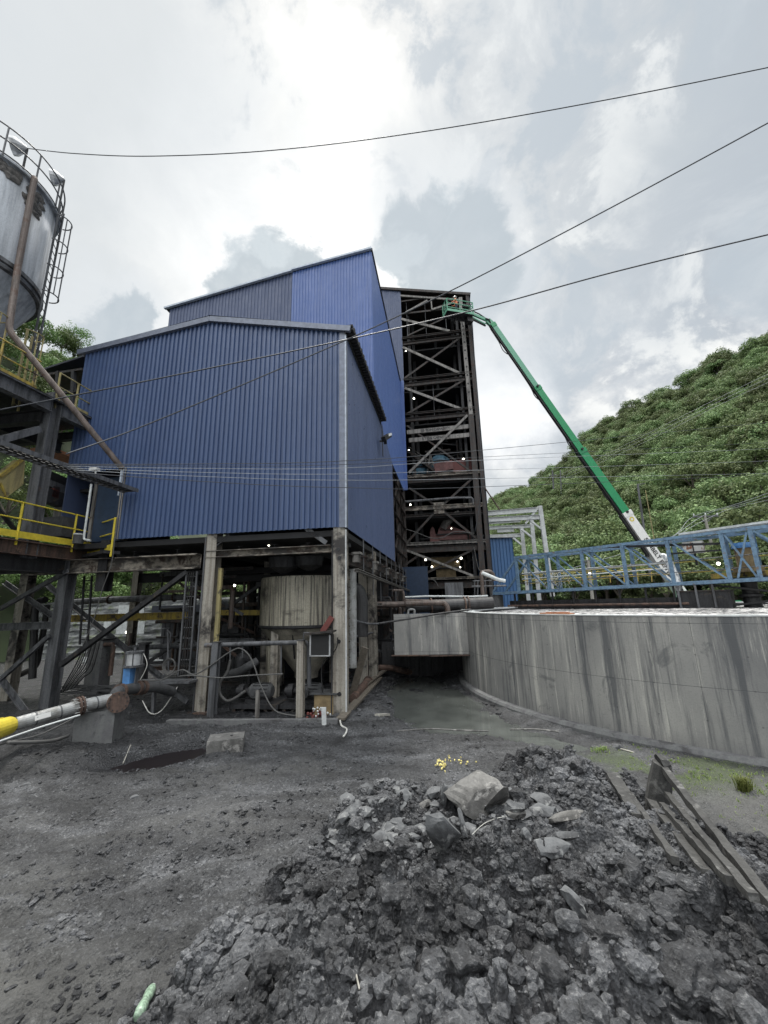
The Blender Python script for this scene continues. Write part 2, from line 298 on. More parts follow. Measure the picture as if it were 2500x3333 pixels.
# ------------------------------------------------------------------ mesh building
WPOS = {}
class MB:
    def __init__(s): s.v = []; s.f = []; s.n = 0; s.uv = None
    def add(s, vs, fs):
        vs = np.asarray(vs, float); s.v.append(vs); s.f.extend([tuple(i+s.n for i in f) for f in fs]); s.n += len(vs); return s
    def box(s, c, size, ax=None):
        """box centred at c; ax = 3 axis vectors (default world)"""
        ax = np.eye(3) if ax is None else np.asarray(ax, float); h = np.array(size)/2.
        vs = [np.asarray(c) + ax[0]*sx*h[0] + ax[1]*sy*h[1] + ax[2]*sz*h[2] for sx in (-1, 1) for sy in (-1, 1) for sz in (-1, 1)]
        return s.add(vs, [(0, 1, 3, 2), (4, 6, 7, 5), (0, 4, 5, 1), (2, 3, 7, 6), (0, 2, 6, 4), (1, 5, 7, 3)])
    def bb(s, u0, u1, v0, v1, z0, z1):
        return s.box(B((u0+u1)/2, (v0+v1)/2, (z0+z1)/2), (abs(u1-u0), abs(v1-v0), abs(z1-z0)), (RU, RV, UP))
    def beam(s, p0, p1, w, h, up=UP, prof='box', t=.02):
        p0 = np.asarray(p0, float); p1 = np.asarray(p1, float); d = p1-p0; ln = np.linalg.norm(d); d = d/ln
        up = np.asarray(up, float)
        if abs(d.dot(up)) > .97: up = RV
        x = np.cross(d, up); x /= np.linalg.norm(x); y = np.cross(x, d)
        c = (p0+p1)/2
        if prof == 'box': return s.box(c, (w, ln, h), (x, d, y))
        if prof == 'I':
            s.box(c + y*(h/2-t/2), (w, ln, t), (x, d, y)); s.box(c - y*(h/2-t/2), (w, ln, t), (x, d, y)); return s.box(c, (t, ln, h-2*t), (x, d, y))
        if prof == 'L':
            s.box(c - y*(h/2-t/2), (w, ln, t), (x, d, y)); return s.box(c - x*(w/2-t/2) + y*t/2, (t, ln, h-t), (x, d, y))
        if prof == 'C':
            s.box(c + y*(h/2-t/2), (w, ln, t), (x, d, y)); s.box(c - y*(h/2-t/2), (w, ln, t), (x, d, y)); return s.box(c - x*(w/2-t/2), (t, ln, h-2*t), (x, d, y))
    def tube(s, pts, r, n=8, cap=True, smooth_pts=0):
        P = [np.asarray(p, float) for p in pts]
        if smooth_pts: P = catmull(P, smooth_pts)
        rs = r if hasattr(r, '__len__') else [r]*len(P)
        prev = None; rings = []
        for i, p in enumerate(P):
            d = (P[min(i+1, len(P)-1)] - P[max(i-1, 0)]); d = d/(np.linalg.norm(d)+1e-9)
            if prev is None:
                a = UP if abs(d[2]) < .9 else RU
                x = np.cross(d, a)
            else: x = prev - d*prev.dot(d)
            x /= np.linalg.norm(x)+1e-9; y = np.cross(d, x); prev = x
            rings.append([p + (x*math.cos(t) + y*math.sin(t))*rs[i] for t in np.linspace(0, 2*math.pi, n, endpoint=False)])
        vs = [q for r_ in rings for q in r_]; fs = []
        for i in range(len(P)-1):
            for j in range(n): fs.append((i*n+j, i*n+(j+1) % n, (i+1)*n+(j+1) % n, (i+1)*n+j))
        if cap: fs.append(tuple(range(n))[::-1]); fs.append(tuple((len(P)-1)*n+j for j in range(n)))
        return s.add(vs, fs)
    def lathe(s, c, prof, n=32, a0=0, a1=2*math.pi, axis=None):
        """profile [(r,z)...] about a vertical axis at c"""
        c = np.asarray(c, float); full = abs(a1-a0-2*math.pi) < 1e-6; k = n if full else n+1
        X, Y_, Z_ = (np.array([1, 0, 0]), np.array([0, 1, 0]), UP) if axis is None else axis
        vs = []; fs = []
        for r, z in prof:
            for j in range(k):
                t = a0 + (a1-a0)*j/n; vs.append(c + X*r*math.cos(t) + Y_*r*math.sin(t) + Z_*z)
        for i in range(len(prof)-1):
            for j in range(n):
                j2 = (j+1) % k; fs.append((i*k+j, i*k+j2, (i+1)*k+j2, (i+1)*k+j))
        return s.add(vs, fs)
    def quad(s, *p): return s.add(p, [tuple(range(len(p)))])
    def build(s, name, mat, parent=None, loc=None, smooth=False, label=None):
        V = np.concatenate(s.v) if s.v else np.zeros((0, 3))
        if parent is not None: org = WPOS[parent.name]
        else:
            lo, hi = V.min(0), V.max(0); org = np.array([(lo[0]+hi[0])/2, (lo[1]+hi[1])/2, lo[2]]) if loc is None else np.asarray(loc, float)
        me = bpy.data.meshes.new(name); me.from_pydata((V-org).tolist(), [], s.f); me.update()
        if smooth: me.polygons.foreach_set('use_smooth', [True]*len(me.polygons))
        ob = bpy.data.objects.new(name, me); COL.objects.link(ob)
        me.materials.append(MATS[mat] if isinstance(mat, str) else mat)
        if parent is not None: ob.parent = parent; WPOS[ob.name] = org
        else: ob.location = org; WPOS[ob.name] = org
        if label: ob['label'] = label
        return ob
def catmull(P, n):
    out = []
    for i in range(len(P)-1):
        p0 = P[max(i-1, 0)]; p1 = P[i]; p2 = P[i+1]; p3 = P[min(i+2, len(P)-1)]
        for k in range(n):
            t = k/n; out.append(.5*((2*p1) + (-p0+p2)*t + (2*p0-5*p1+4*p2-p3)*t*t + (-p0+3*p1-3*p2+p3)*t**3))
    out.append(P[-1]); return out
def tag(o, label, cat, group=None, kind=None):
    if label: o['label'] = label
    if cat: o['category'] = cat
    if group: o['group'] = group
    if kind: o['kind'] = kind
    return o
def thing(name, label, cat, loc, group=None):
    o = bpy.data.objects.new(name, None); COL.objects.link(o); o.location = tuple(loc); o.empty_display_size = .2
    WPOS[o.name] = np.asarray(loc, float); return tag(o, label, cat, group)
def struct(ob): ob['kind'] = 'structure'; return ob
def text_obj(name, s, size, p, xdir, ydir, mat, parent, bold=.0):
    cu = bpy.data.curves.new(name, 'FONT'); cu.body = s; cu.size = size; cu.extrude = .003; cu.offset = bold; cu.align_x = 'CENTER'; cu.align_y = 'CENTER'
    tmp = bpy.data.objects.new('tmp_text', cu); COL.objects.link(tmp); dg = bpy.context.evaluated_depsgraph_get(); dg.update()
    me = bpy.data.meshes.new_from_object(tmp.evaluated_get(dg)); bpy.data.objects.remove(tmp); me.name = name
    x = np.array(xdir, float); x = x/np.linalg.norm(x); y = np.array(ydir, float); y = y - x*y.dot(x); y = y/np.linalg.norm(y); z = np.cross(x, y)
    V = np.array([v.co[:] for v in me.vertices]); W = np.asarray(p) + V[:, :1]*x + V[:, 1:2]*y + V[:, 2:]*z - WPOS[parent.name]
    me.vertices.foreach_set('co', W.ravel()); me.materials.clear(); me.materials.append(MATS[mat])
    ob = bpy.data.objects.new(name, me); COL.objects.link(ob); ob.parent = parent; WPOS[ob.name] = WPOS[parent.name]; return ob

# ------------------------------------------------------------------ noise
def _hash(ix, iy, seed):
    h = (ix.astype(np.int64)*374761393 + iy.astype(np.int64)*668265263 + seed*1442695) & 0xffffffff
    h = ((h ^ (h >> 13))*1274126177) & 0xffffffff
    return ((h ^ (h >> 16)) & 0xffff)/65535.0
def vnoise(x, y, seed=0):
    ix = np.floor(x); iy = np.floor(y); fx = x-ix; fy = y-iy; fx = fx*fx*(3-2*fx); fy = fy*fy*(3-2*fy)
    a = _hash(ix, iy, seed); b = _hash(ix+1, iy, seed); c_ = _hash(ix, iy+1, seed); d = _hash(ix+1, iy+1, seed)
    return (a*(1-fx)+b*fx)*(1-fy) + (c_*(1-fx)+d*fx)*fy
def fbm(x, y, oct=5, seed=0, g=.5, ridge=False):
    s = 0; a = 1.; t = 0
    for k in range(oct):
        n = vnoise(x*2**k + 17.3*k, y*2**k - 9.1*k, seed+k)
        if ridge: n = 1-np.abs(2*n-1)
        s = s + a*n; t += a; a *= g
    return s/t
def cells(x, y, s, seed=0, jit=.9):
    """distance to the nearest jittered cell point and that cell's random value"""
    X = x/s; Y = y/s; ix = np.floor(X); iy = np.floor(Y); best = np.full(x.shape, 9.); sec = np.full(x.shape, 9.); val = np.zeros(x.shape)
    for dx in (-1, 0, 1):
        for dy in (-1, 0, 1):
            cx = ix+dx; cy = iy+dy; px = cx+.5+jit*(_hash(cx, cy, seed)-.5); py = cy+.5+jit*(_hash(cx, cy, seed+5)-.5)
            d = np.hypot(X-px, Y-py); m_ = d < best; sec = np.where(m_, best, np.minimum(sec, d)); val = np.where(m_, _hash(cx, cy, seed+9), val); best = np.where(m_, d, best)
    return best, sec, val
def facets(x, y, s, seed, jit=.95, tilt=1.6):
    """angular clods: every cell is a tilted plate that falls off sharply at its border"""
    X = x/s; Y = y/s; ix = np.floor(X); iy = np.floor(Y); best = np.full(x.shape, 9.); sec = np.full(x.shape, 9.); out = np.zeros(x.shape)
    for dx in (-1, 0, 1):
        for dy in (-1, 0, 1):
            cx = ix+dx; cy = iy+dy; px = cx+.5+jit*(_hash(cx, cy, seed)-.5); py = cy+.5+jit*(_hash(cx, cy, seed+5)-.5); ex = X-px; ey = Y-py
            d = np.hypot(ex, ey); m_ = d < best; h = _hash(cx, cy, seed+9)
            hh = h + tilt*((_hash(cx, cy, seed+11)-.5)*ex + (_hash(cx, cy, seed+13)-.5)*ey)
            sec = np.where(m_, best, np.minimum(sec, d)); out = np.where(m_, hh, out); best = np.where(m_, d, best)
    return out*np.clip((sec-best)*5, 0, 1)**.6
def sstep(a, b, x):
    t = np.clip((x-a)/(b-a), 0, 1); return t*t*(3-2*t)
def poly_dist(x, y, P):
    """signed distance (positive inside) to polygon P"""
    P = np.asarray(P)[:, :2]; n = len(P); best = np.full(x.shape, 1e9); ins = np.zeros(x.shape, bool)
    for i in range(n):
        a = P[i]; b = P[(i+1) % n]; ab = b-a; t = np.clip(((x-a[0])*ab[0]+(y-a[1])*ab[1])/(ab.dot(ab)), 0, 1)
        best = np.minimum(best, np.hypot(x-a[0]-ab[0]*t, y-a[1]-ab[1]*t))
        c_ = ((a[1] > y) != (b[1] > y)); 
        with np.errstate(divide='ignore', invalid='ignore'):
            xi = (b[0]-a[0])*(y-a[1])/(b[1]-a[1]+1e-12)+a[0]
        ins ^= (c_ & (x < xi))
    return np.where(ins, best, -best)
def grid_mesh(name, X, Y, Zh, mat, zone=None, org=(0, 0, 0), smooth=True):
    nr, nc = X.shape; V = np.stack([X, Y, Zh], -1).reshape(-1, 3) - np.array(org)
    idx = np.arange(nr*nc).reshape(nr, nc); Fq = np.stack([idx[:-1, :-1], idx[:-1, 1:], idx[1:, 1:], idx[1:, :-1]], -1).reshape(-1, 4)
    me = bpy.data.meshes.new(name); me.vertices.add(len(V)); me.vertices.foreach_set('co', V.astype(np.float32).ravel())
    me.loops.add(Fq.size); me.loops.foreach_set('vertex_index', Fq.astype(np.int32).ravel()); me.polygons.add(len(Fq))
    me.polygons.foreach_set('loop_start', (np.arange(len(Fq))*4).astype(np.int32)); me.polygons.foreach_set('loop_total', np.full(len(Fq), 4, np.int32))
    me.update(calc_edges=True); me.validate()
    me.polygons.foreach_set('use_smooth', np.full(len(Fq), smooth))
    if zone is not None:
        at = me.color_attributes.new('zone', 'FLOAT_COLOR', 'POINT'); C_ = np.ones((len(V), 4), np.float32); C_[:, :3] = zone.reshape(-1, 3); at.data.foreach_set('color', C_.ravel())
    ob = bpy.data.objects.new(name, me); COL.objects.link(ob); ob.location = org; me.materials.append(MATS[mat]); WPOS[ob.name] = np.array(org, float); return ob
# image-crop to photograph coordinates, used only to measure
def k2(x, y): return .3165*x, 1150+.3165*y
def k3(x, y): return .4219*x, 1750+.4219*y
def k4(x, y): return 600+.4219*x, 1650+.4219*y
def k5(x, y): return 1150+.3014*x, 900+.3014*y
def k6(x, y): return 1150+.3014*x, 1450+.3014*y
def kc(x, y): return 1150+.3014*x, 1650+.3014*y
def k7(x, y): return 1550+.5727*x, 1550+.5727*y
def kr(x, y): return 2100+.2411*x, 1650+.2411*y
def kp(x, y): return .2712*x, 2150+.2712*y
def kh(x, y): return 1250+.7535*x, 2300+.7535*y

# ================================================================== GROUND
TC = np.array([12.55, 15.75]); TR = 9.62
POOL = [G(*p)[:2] for p in ((1290, 2200), (1400, 2190), (1500, 2230), (1600, 2310), (1720, 2365), (1900, 2400), (1870, 2425), (1700, 2400), (1560, 2375), (1400, 2370), (1290, 2320), (1250, 2255))]
POOL2 = [G(*p)[:2] for p in ((325, 2500), (420, 2465), (560, 2435), (660, 2420), (640, 2450), (530, 2480), (430, 2500))]
HEAP = [G(*p)[:2] for p in ((1190, 2600), (1090, 2680), (960, 2800), (800, 2960), (600, 3150), (380, 3333))] + [np.array(q) for q in ((-2.3, 2.4), (-2.0, .3), (3.2, .3), (5.2, 2.6), (4.9, 3.8), (4.5, 4.7), (4.0, 5.7), (3.65, 6.6), (3.4, 7.5), (2.7, 8.0), (1.8, 7.7), (1.15, 7.1), (.5, 6.9))]
# keep the first points in order, then round the near and far sides
def ground_z(x, y, detail=True):
    x = np.asarray(x, float); y = np.asarray(y, float)
    z = .10*(fbm(x*.35, y*.35, 3, 3)-.5)
    r = np.hypot(x, y); near = 1-sstep(18, 30, r)
    # mud bank at the far left, hollow with dark slurry before the plant
    z = z + .35*np.exp(-(((x+7.6)/1.6)**2+((y-8.9)/.9)**2)) + .12*np.exp(-(((x+5.2)/2)**2+((y-10.3)/.5)**2))
    dp = poly_dist(x, y, POOL2); z = z - .17*sstep(-.55, .12, dp)
    dp = poly_dist(x, y, POOL); z = z - .17*sstep(-.8, .4, dp)
    z = z + .10*np.exp(-(((x+.4)/.35)**2+((y-13.8)/2.4)**2)) + .16*sstep(10.6, 12.2, y)*(1-sstep(17, 20, y))*(fbm(x*1.9, y*1.9, 5, 13, .6)-.5)*sstep(-1.6, -.6, x)
    # wheel ruts running to the right
    q = (x*1.95 - y*3.5)/4.0; l = (x*3.5 + y*1.95)/4.0; qq = q + .25*fbm(l*.5, q*.2, 2, 8)
    zone_r = (1-sstep(-1.5, 2.0, x-(.0)))*near
    z = z + zone_r*.07*(fbm(qq*3.0, l*.2, 4, 11)-.5)*2 - zone_r*.04*sstep(.55, .1, np.abs(np.sin(qq*2.1)))
    if detail:
        wx = x + .1*fbm(x*4, y*4, 3, 21); wy = y + .1*fbm(x*4+9, y*4+3, 3, 22)
        rough = (.35+.9*fbm(x*.8, y*.8, 3, 31))*near
        z = z + rough*.05*np.clip(facets(wx, wy, .17, 41)-.45, 0, 1)
        z = z + rough*.034*np.clip(facets(wx, wy, .08, 42)-.3, 0, 1); z = z + rough*.02*np.clip(facets(wx, wy, .04, 43)-.3, 0, 1)
        z = z + rough*.07*(fbm(q*7, l*3.2, 6, 51, .64)-.5)
        cleat = np.sin(l*26+2*fbm(q*3, l*2, 2, 5))*np.exp(-((np.mod(qq, 1.5)-.7)/.3)**2); z = z + zone_r*.012*cleat
    return z
def gz(x, y): return float(ground_z(np.array([x]), np.array([y]), False)[0])
r_ = np.concatenate([np.exp(np.arange(math.log(1.3), math.log(26), .0042)), np.exp(np.linspace(math.log(26.2), math.log(4500), 60))])
a_ = np.radians(np.concatenate([np.linspace(-150, -50, 60)[:-1], np.arange(-50, 50, .22), np.linspace(50, 150, 60)]))
RR, AA = np.meshgrid(r_, a_, indexing='ij'); GX = RR*np.sin(AA); GY = RR*np.cos(AA); GZ = ground_z(GX, GY)
zone = np.zeros(GX.shape+(3,), np.float32)
sand = np.exp(-(((GX-5.6)/1.6)**2+((GY-6.3)/1.4)**2)) + .8*np.exp(-(((GX+3.4)/1.6)**2+((GY-3.9)/.6)**2)) + .35*sstep(.45, .7, fbm(GX*.7, GY*1.2, 4, 61))*(1-sstep(-1, 1.5, GX))
moss = sstep(.42, .62, fbm(GX*1.6, GY*1.6, 4, 71))*np.exp(-(((GX-5.1)/1.6)**2+((GY-8.1)/.8)**2))*1.6
wet_dark = np.maximum(sstep(-1.0, .1, poly_dist(GX, GY, POOL2)), .6*sstep(-.6, .1, poly_dist(GX, GY, POOL)))
wet_dark = np.maximum(wet_dark, sstep(11.3, 12.2, GY-.0*GX)*(1-sstep(-1.0, -.4, GX-.156*(GY-12))))  # also darkens the ground within the building's footprint
wet_dark = np.maximum(wet_dark, .75*np.exp(-(((GX+6.2)/2.6)**2+((GY-10.0)/1.1)**2)))
zone[..., 0] = np.clip(sand, 0, 1); zone[..., 1] = np.clip(moss, 0, 1); zone[..., 2] = np.clip(wet_dark, 0, 1)
gob = struct(grid_mesh('ground', GX, GY, GZ, 'ground', zone))
def pool(name, P, z, mat):
    c_ = np.mean(P, 0); b = MB(); b.quad(*[np.array([c_[0]+(p[0]-c_[0])*1.35, c_[1]+(p[1]-c_[1])*1.35, z]) for p in P]); o = b.build(name, mat); return struct(o)
PZ1 = float(np.mean([gz(*p) for p in POOL]))+.012; PZ2 = float(np.mean([gz(*p) for p in POOL2]))+.01
pool('puddle', POOL, PZ1, 'puddle'); pool('puddle', POOL2, PZ2, 'puddle_dark')

# ================================================================== SPOIL HEAP
def heap_h(x, y, detail=True):
    wob = .22*(fbm(x*1.4, y*1.4, 3, 91)-.5); d = poly_dist(x, y, HEAP) + wob
    H = .74 + .30*np.exp(-(((x-2.0)/.85)**2+((y-6.8)/.8)**2)) + .20*np.exp(-(((x-1.1)/1.3)**2+((y-2.8)/1.3)**2)) - .10*np.exp(-(((x-.3)/.8)**2+((y-5.3)/.7)**2))
    H = H + .16*np.exp(-(((x-2.7)/1.0)**2+((y-3.2)/1.2)**2)) - .16*np.exp(-(((x-3.5)/.7)**2+((y-4.6)/1.0)**2)) - .12*sstep(1.5, -1.5, x)
    h = H*(1-np.exp(-np.clip(d, 0, 9)/.62)) + np.minimum(d, 0)*.6
    h = h + .26*(fbm(x*1.1, y*1.1, 3, 95)-.5)*sstep(0, .5, d)
    if detail:
        k = sstep(-.15, .35, d); wx = x + .14*(fbm(x*6, y*6, 5, 101, .6)-.5); wy = y + .14*(fbm(x*6+7, y*6+2, 5, 102, .6)-.5)
        fl = .45+.8*sstep(.35, .6, fbm(x*.9, y*.9, 3, 107))
        big = facets(wx, wy, .46, 111)
        h = h + k*sstep(.0, .5, d)*(.20*(big-.4)); big2 = facets(wx+.3, wy+.2, .95, 118, .95, .8); h = h + k*sstep(.1, .6, d)*.16*(big2-.5)
        for s, am, sd in ((.22, .085, 112), (.11, .050, 113), (.055, .028, 114), (.028, .014, 115)):
            h = h + k*fl*am*(facets(wx+s*.3, wy, s, sd)-.3)
        h = h + k*.10*(fbm(x*3.5, y*3.5, 6, 121, .66)-.5) - k*sstep(.25, .7, d)*.12*sstep(.80, .93, fbm(x*1.3, y*.8, 3, 131, .5, True)) + k*.02*(fbm(x*30, y*30, 3, 122, .7)-.5)
    return h
r_ = np.exp(np.arange(math.log(1.25), math.log(9.3), .0027)); a_ = np.radians(np.concatenate([np.arange(-66, 47, .17), np.arange(47, 76, .6)]))
RR, AA = np.meshgrid(r_, a_, indexing='ij'); HX = RR*np.sin(AA); HY = RR*np.cos(AA)
HZ = ground_z(HX, HY, False) + heap_h(HX, HY) - .035
# overhanging clods: push points sideways a little
HX2 = HX + .05*(fbm(HX*9, HY*9, 4, 141)-.5); HY2 = HY + .05*(fbm(HX*9+4, HY*9+8, 4, 142)-.5)
hz = np.zeros(HX.shape+(3,), np.float32)
hz[..., 2] = np.clip(sstep(.52, .66, fbm(HX*.9, HY*.9, 3, 151)) + np.exp(-(((HX-2.1)/.8)**2+((HY-7.0)/.9)**2)), 0, 1)
hob = grid_mesh('muck_heap', HX2, HY2, HZ, 'heap', hz, smooth=False); tag(hob, 'heap of grey black muck and clods in the foreground', 'heap', kind='stuff')
def surf(x, y):
    a = np.array([x]); b = np.array([y]); g = ground_z(a, b, False)[0]; h = heap_h(a, b, True)[0]-.035
    return float(max(g, g+h))

def march(px, py):
    """where the sight line first meets the heap or the yard"""
    d = ray(px, py); d = d/np.linalg.norm(d); t = np.arange(1.5, 30, .015); P = O+d*t[:, None]
    g = ground_z(P[:, 0], P[:, 1], False); h = heap_h(P[:, 0], P[:, 1], True)-.035; k = np.nonzero(P[:, 2] < np.maximum(g, g+h))[0]
    return P[k[0]] if len(k) else G(px, py)
# ---- rocks
def ico():
    t = (1+5**.5)/2; v = np.array([(-1, t, 0), (1, t, 0), (-1, -t, 0), (1, -t, 0), (0, -1, t), (0, 1, t), (0, -1, -t), (0, 1, -t), (t, 0, -1), (t, 0, 1), (-t, 0, -1), (-t, 0, 1)], float)
    f = [(0, 11, 5), (0, 5, 1), (0, 1, 7), (0, 7, 10), (0, 10, 11), (1, 5, 9), (5, 11, 4), (11, 10, 2), (10, 7, 6), (7, 1, 8), (3, 9, 4), (3, 4, 2), (3, 2, 6), (3, 6, 8), (3, 8, 9), (4, 9, 5), (2, 4, 11), (6, 2, 10), (8, 6, 7), (9, 8, 1)]
    return v/np.linalg.norm(v[0]), np.array(f)
IV, IF = ico()
def rubble(name, pts, sizes, mat, label, flat=.6, sink=.25):
    n = len(pts); V = np.repeat(IV[None], n, 0)*(1+.35*(rng.random((n, 12, 1))-.5)); sc = np.stack([1+.6*(rng.random(n)-.3), 1+.5*(rng.random(n)-.5), flat+.5*(rng.random(n)-.5)], -1)*sizes[:, None]
    V = V*sc[:, None, :]; a = rng.random(n)*6.28; t = (rng.random(n)-.5)*1.4
    ca, sa, ct, st = np.cos(a), np.sin(a), np.cos(t), np.sin(t)
    x, y, z = V[..., 0], V[..., 1], V[..., 2]; y2 = y*ct[:, None]-z*st[:, None]; z2 = y*st[:, None]+z*ct[:, None]
    X = x*ca[:, None]-y2*sa[:, None]; Y_ = x*sa[:, None]+y2*ca[:, None]
    W = np.stack([X, Y_, z2], -1)+pts[:, None, :]; W[..., 2] += (sizes*(.35-sink))[:, None]
    Fq = (IF[None]+12*np.arange(n)[:, None, None]).reshape(-1, 3)
    me = bpy.data.meshes.new(name); me.vertices.add(12*n); me.vertices.foreach_set('co', W.astype(np.float32).ravel()); me.loops.add(Fq.size); me.loops.foreach_set('vertex_index', Fq.astype(np.int32).ravel())
    me.polygons.add(len(Fq)); me.polygons.foreach_set('loop_start', (np.arange(len(Fq))*3).astype(np.int32)); me.polygons.foreach_set('loop_total', np.full(len(Fq), 3, np.int32)); me.update(calc_edges=True); me.polygons.foreach_set('use_smooth', np.zeros(len(Fq), bool))
    ob = bpy.data.objects.new(name, me); COL.objects.link(ob); me.materials.append(MATS[mat]); tag(ob, label, 'rubble', kind='stuff'); return ob
def scatter(n, x0, x1, y0, y1, test, smin, smax, p=2.5):
    x = rng.uniform(x0, x1, n); y = rng.uniform(y0, y1, n); k = test(x, y); x = x[k]; y = y[k]
    g = ground_z(x, y, False); h = heap_h(x, y, True)-.035; z = np.maximum(g, g+h); s = smin+(smax-smin)*rng.random(len(x))**p
    return np.stack([x, y, z], -1), s
P_, S_ = scatter(42000, -2.3, 5, 1.5, 8, lambda x, y: (poly_dist(x, y, HEAP) > -.18) & (fbm(x*1.5, y*1.5, 3, 201) > .38), .007, .045, 2.6)
rubble('loose_clods', P_, S_, 'heap', 'small loose clods and crumbs lying over the muck heap', .8)
P_, S_ = scatter(2600, -1.6, 4, 1.7, 7.5, lambda x, y: (poly_dist(x, y, HEAP) > .0) & (fbm(x*1.1, y*1.1, 3, 205) > .46), .03, .10, 2.6)
rubble('muck_lumps', P_, S_, 'heap', 'fist sized lumps of muck strewn over the heap', .75, .3)
P_, S_ = scatter(900, -.9, 2.2, 4.0, 6.8, lambda x, y: (poly_dist(x, y, HEAP) > .0) & (((x-.6)/1.3)**2+((y-5.4)/1.0)**2 < 1.1), .02, .12, 2.4)
rubble('broken_stone', P_, S_, 'rock_grey', 'angular broken stones bedded in the crest of the muck heap', .4, .2)
P_, S_ = scatter(26000, -6.8, 2.4, 2.8, 11.5, lambda x, y: (poly_dist(x, y, HEAP) < .1) & (fbm((x*1.95-y*3.5)*.55, (x*3.5+y*1.95)*.10, 4, 215) > .50), .010, .040, 2.4)
rubble('track_crumbs', P_, S_, 'ground', 'dark flat crumbs pressed up in bands along the wheel ruts', .35)
P_, S_ = scatter(22000, -6.5, 2.2, 3.0, 11.5, lambda x, y: (poly_dist(x, y, HEAP) < .1) & (fbm((x*1.95-y*3.5)*.4, (x*3.5+y*1.95)*.12, 4, 211) > .44), .008, .045, 3.5)
rubble('gravel', P_, S_, 'heap', 'loose gravel and stone chips scattered over the dark yard')
P_, S_ = scatter(2600, -9.5, 7.5, 7.5, 15.5, lambda x, y: (poly_dist(x, y, POOL) < -.1) & (poly_dist(x, y, POOL2) < .0) & (np.hypot(x-TC[0], y-TC[1]) > TR+.3), .015, .07, 3)
P2_, S2_ = scatter(3800, -1.6, 3.2, 10.8, 19, lambda x, y: (poly_dist(x, y, POOL) < .12) & (np.hypot(x-TC[0], y-TC[1]) > TR+.25), .015, .09, 3); P_ = np.concatenate([P_, P2_]); S_ = np.concatenate([S_, S2_])
rubble('mud_clods', P_, S_, 'ground', 'dark mud clods strewn along the foot of the plant and the puddles')

def rock(px, py, size, mat, label, depth=None, ax=None, rot=0, tilt=0, seed=1, name='rock', lift=0., group=None, sub=3):
    """faceted stone: a subdivided block cut by random planes"""
    r = random.Random(seed); import bmesh
    bm = bmesh.new(); bmesh.ops.create_icosphere(bm, subdivisions=sub, radius=1.0)
    planes = []
    for i in range(13):
        n = Vector((r.uniform(-1, 1), r.uniform(-1, 1), r.uniform(-1, 1))).normalized(); planes.append((n, r.uniform(.42, .8)))
    for v in bm.verts:
        p = v.co.copy()
        p = Vector((max(-.82, min(.82, p.x)), max(-.82, min(.82, p.y)), max(-.7, min(.7, p.z))))
        for n, d in planes:
            k = p.dot(n)-d
            if k > 0: p -= n*k
        p *= 1+.09*(float(fbm(np.array([p.x*3.1+seed]), np.array([p.y*3.1+p.z*4.3]), 3, seed)[0])-.5)*2; v.co = p
    Rm = Matrix.Rotation(rot, 3, 'Z') @ Matrix.Rotation(tilt, 3, 'X')
    for v in bm.verts: v.co = Rm @ Vector((v.co.x*size[0], v.co.y*size[1], v.co.z*size[2]))
    me = bpy.data.meshes.new(name); bm.to_mesh(me); bm.free(); me.materials.append(MATS[mat])
    # march along the ray to the heap surface
    best = march(px, py)
    ob = bpy.data.objects.new(name, me); COL.objects.link(ob); ob.location = (best[0], best[1], best[2]+lift); tag(ob, label, 'rock', group); WPOS[ob.name] = best; return ob
rock(1540, 2625, (.50, .34, .17), 'rock_pale', 'largest pale boulder lying on top of the muck heap', rot=-.25, tilt=.35, seed=31, name='boulder', lift=.14)
rock(1625, 2640, (.16, .30, .05), 'rock_pale', 'smooth pale slab leaning against the big boulder on its right', rot=.35, tilt=-.75, seed=9, name='stone_slab', lift=.12)
rock(1450, 2760, (.22, .10, .27), 'rock_grey', 'upright pointed dark slab standing below the pale boulder', rot=-.15, tilt=.45, seed=5, name='stone_slab', lift=.12)
rock(1820, 2690, (.12, .36, .05), 'rock_pale', 'long thin pale slab lying diagonally on the right of the stones', rot=.65, tilt=-.45, seed=12, name='stone_slab', lift=.08)
rock(1830, 2740, (.07, .26, .06), 'rock_grey', 'dark bar-shaped stone just under the long pale slab', rot=.65, tilt=-.4, seed=14, name='stone_slab', lift=.04)
rock(1810, 2770, (.20, .14, .04), 'rock_grey', 'broad flat grey stone below the long thin slab', rot=.1, tilt=.5, seed=15, name='stone_slab', lift=.03)
rock(1712, 2735, (.07, .06, .07), 'rock_grey', 'round grey cobble in the middle of the broken stones', seed=16, lift=.04)
rock(1385, 2625, (.11, .06, .05), 'rock_pale', 'small pale stone at the left edge of the stony crest', rot=.7, seed=17, lift=.04)
rock(1445, 2615, (.05, .07, .20), 'rock_grey', 'narrow upright stone splinter left of the big boulder', rot=.2, tilt=.25, seed=18, lift=.08)
rock(1505, 2700, (.035, .04, .18), 'rock_grey', 'thin dark bar stone leaning between boulder and pointed slab', rot=.3, tilt=-.5, seed=19, lift=.05)
rock(1765, 2625, (.10, .16, .09), 'rock_grey', 'grey wedge stone at the right end of the stony crest', rot=.5, seed=20, lift=.06)
rock(1640, 3000, (.10, .08, .05), 'rock_grey', 'isolated stone on the front slope of the heap', rot=.3, seed=22, lift=.03)
rock(1870, 2960, (.07, .15, .09), 'rock_grey', 'tilted grey slab stone beside the deep crack of the heap', rot=.4, tilt=.6, seed=23, lift=.05)
rock(1680, 2655, (.12, .09, .05), 'rock_pale', 'low pale stone at the foot of the leaning smooth slab', rot=-.3, seed=24, lift=.02)
rock(2010, 2440, (.13, .11, .10), 'rock_grey', 'grey stone behind the dark end of the heap by the grass', seed=25, lift=.03)
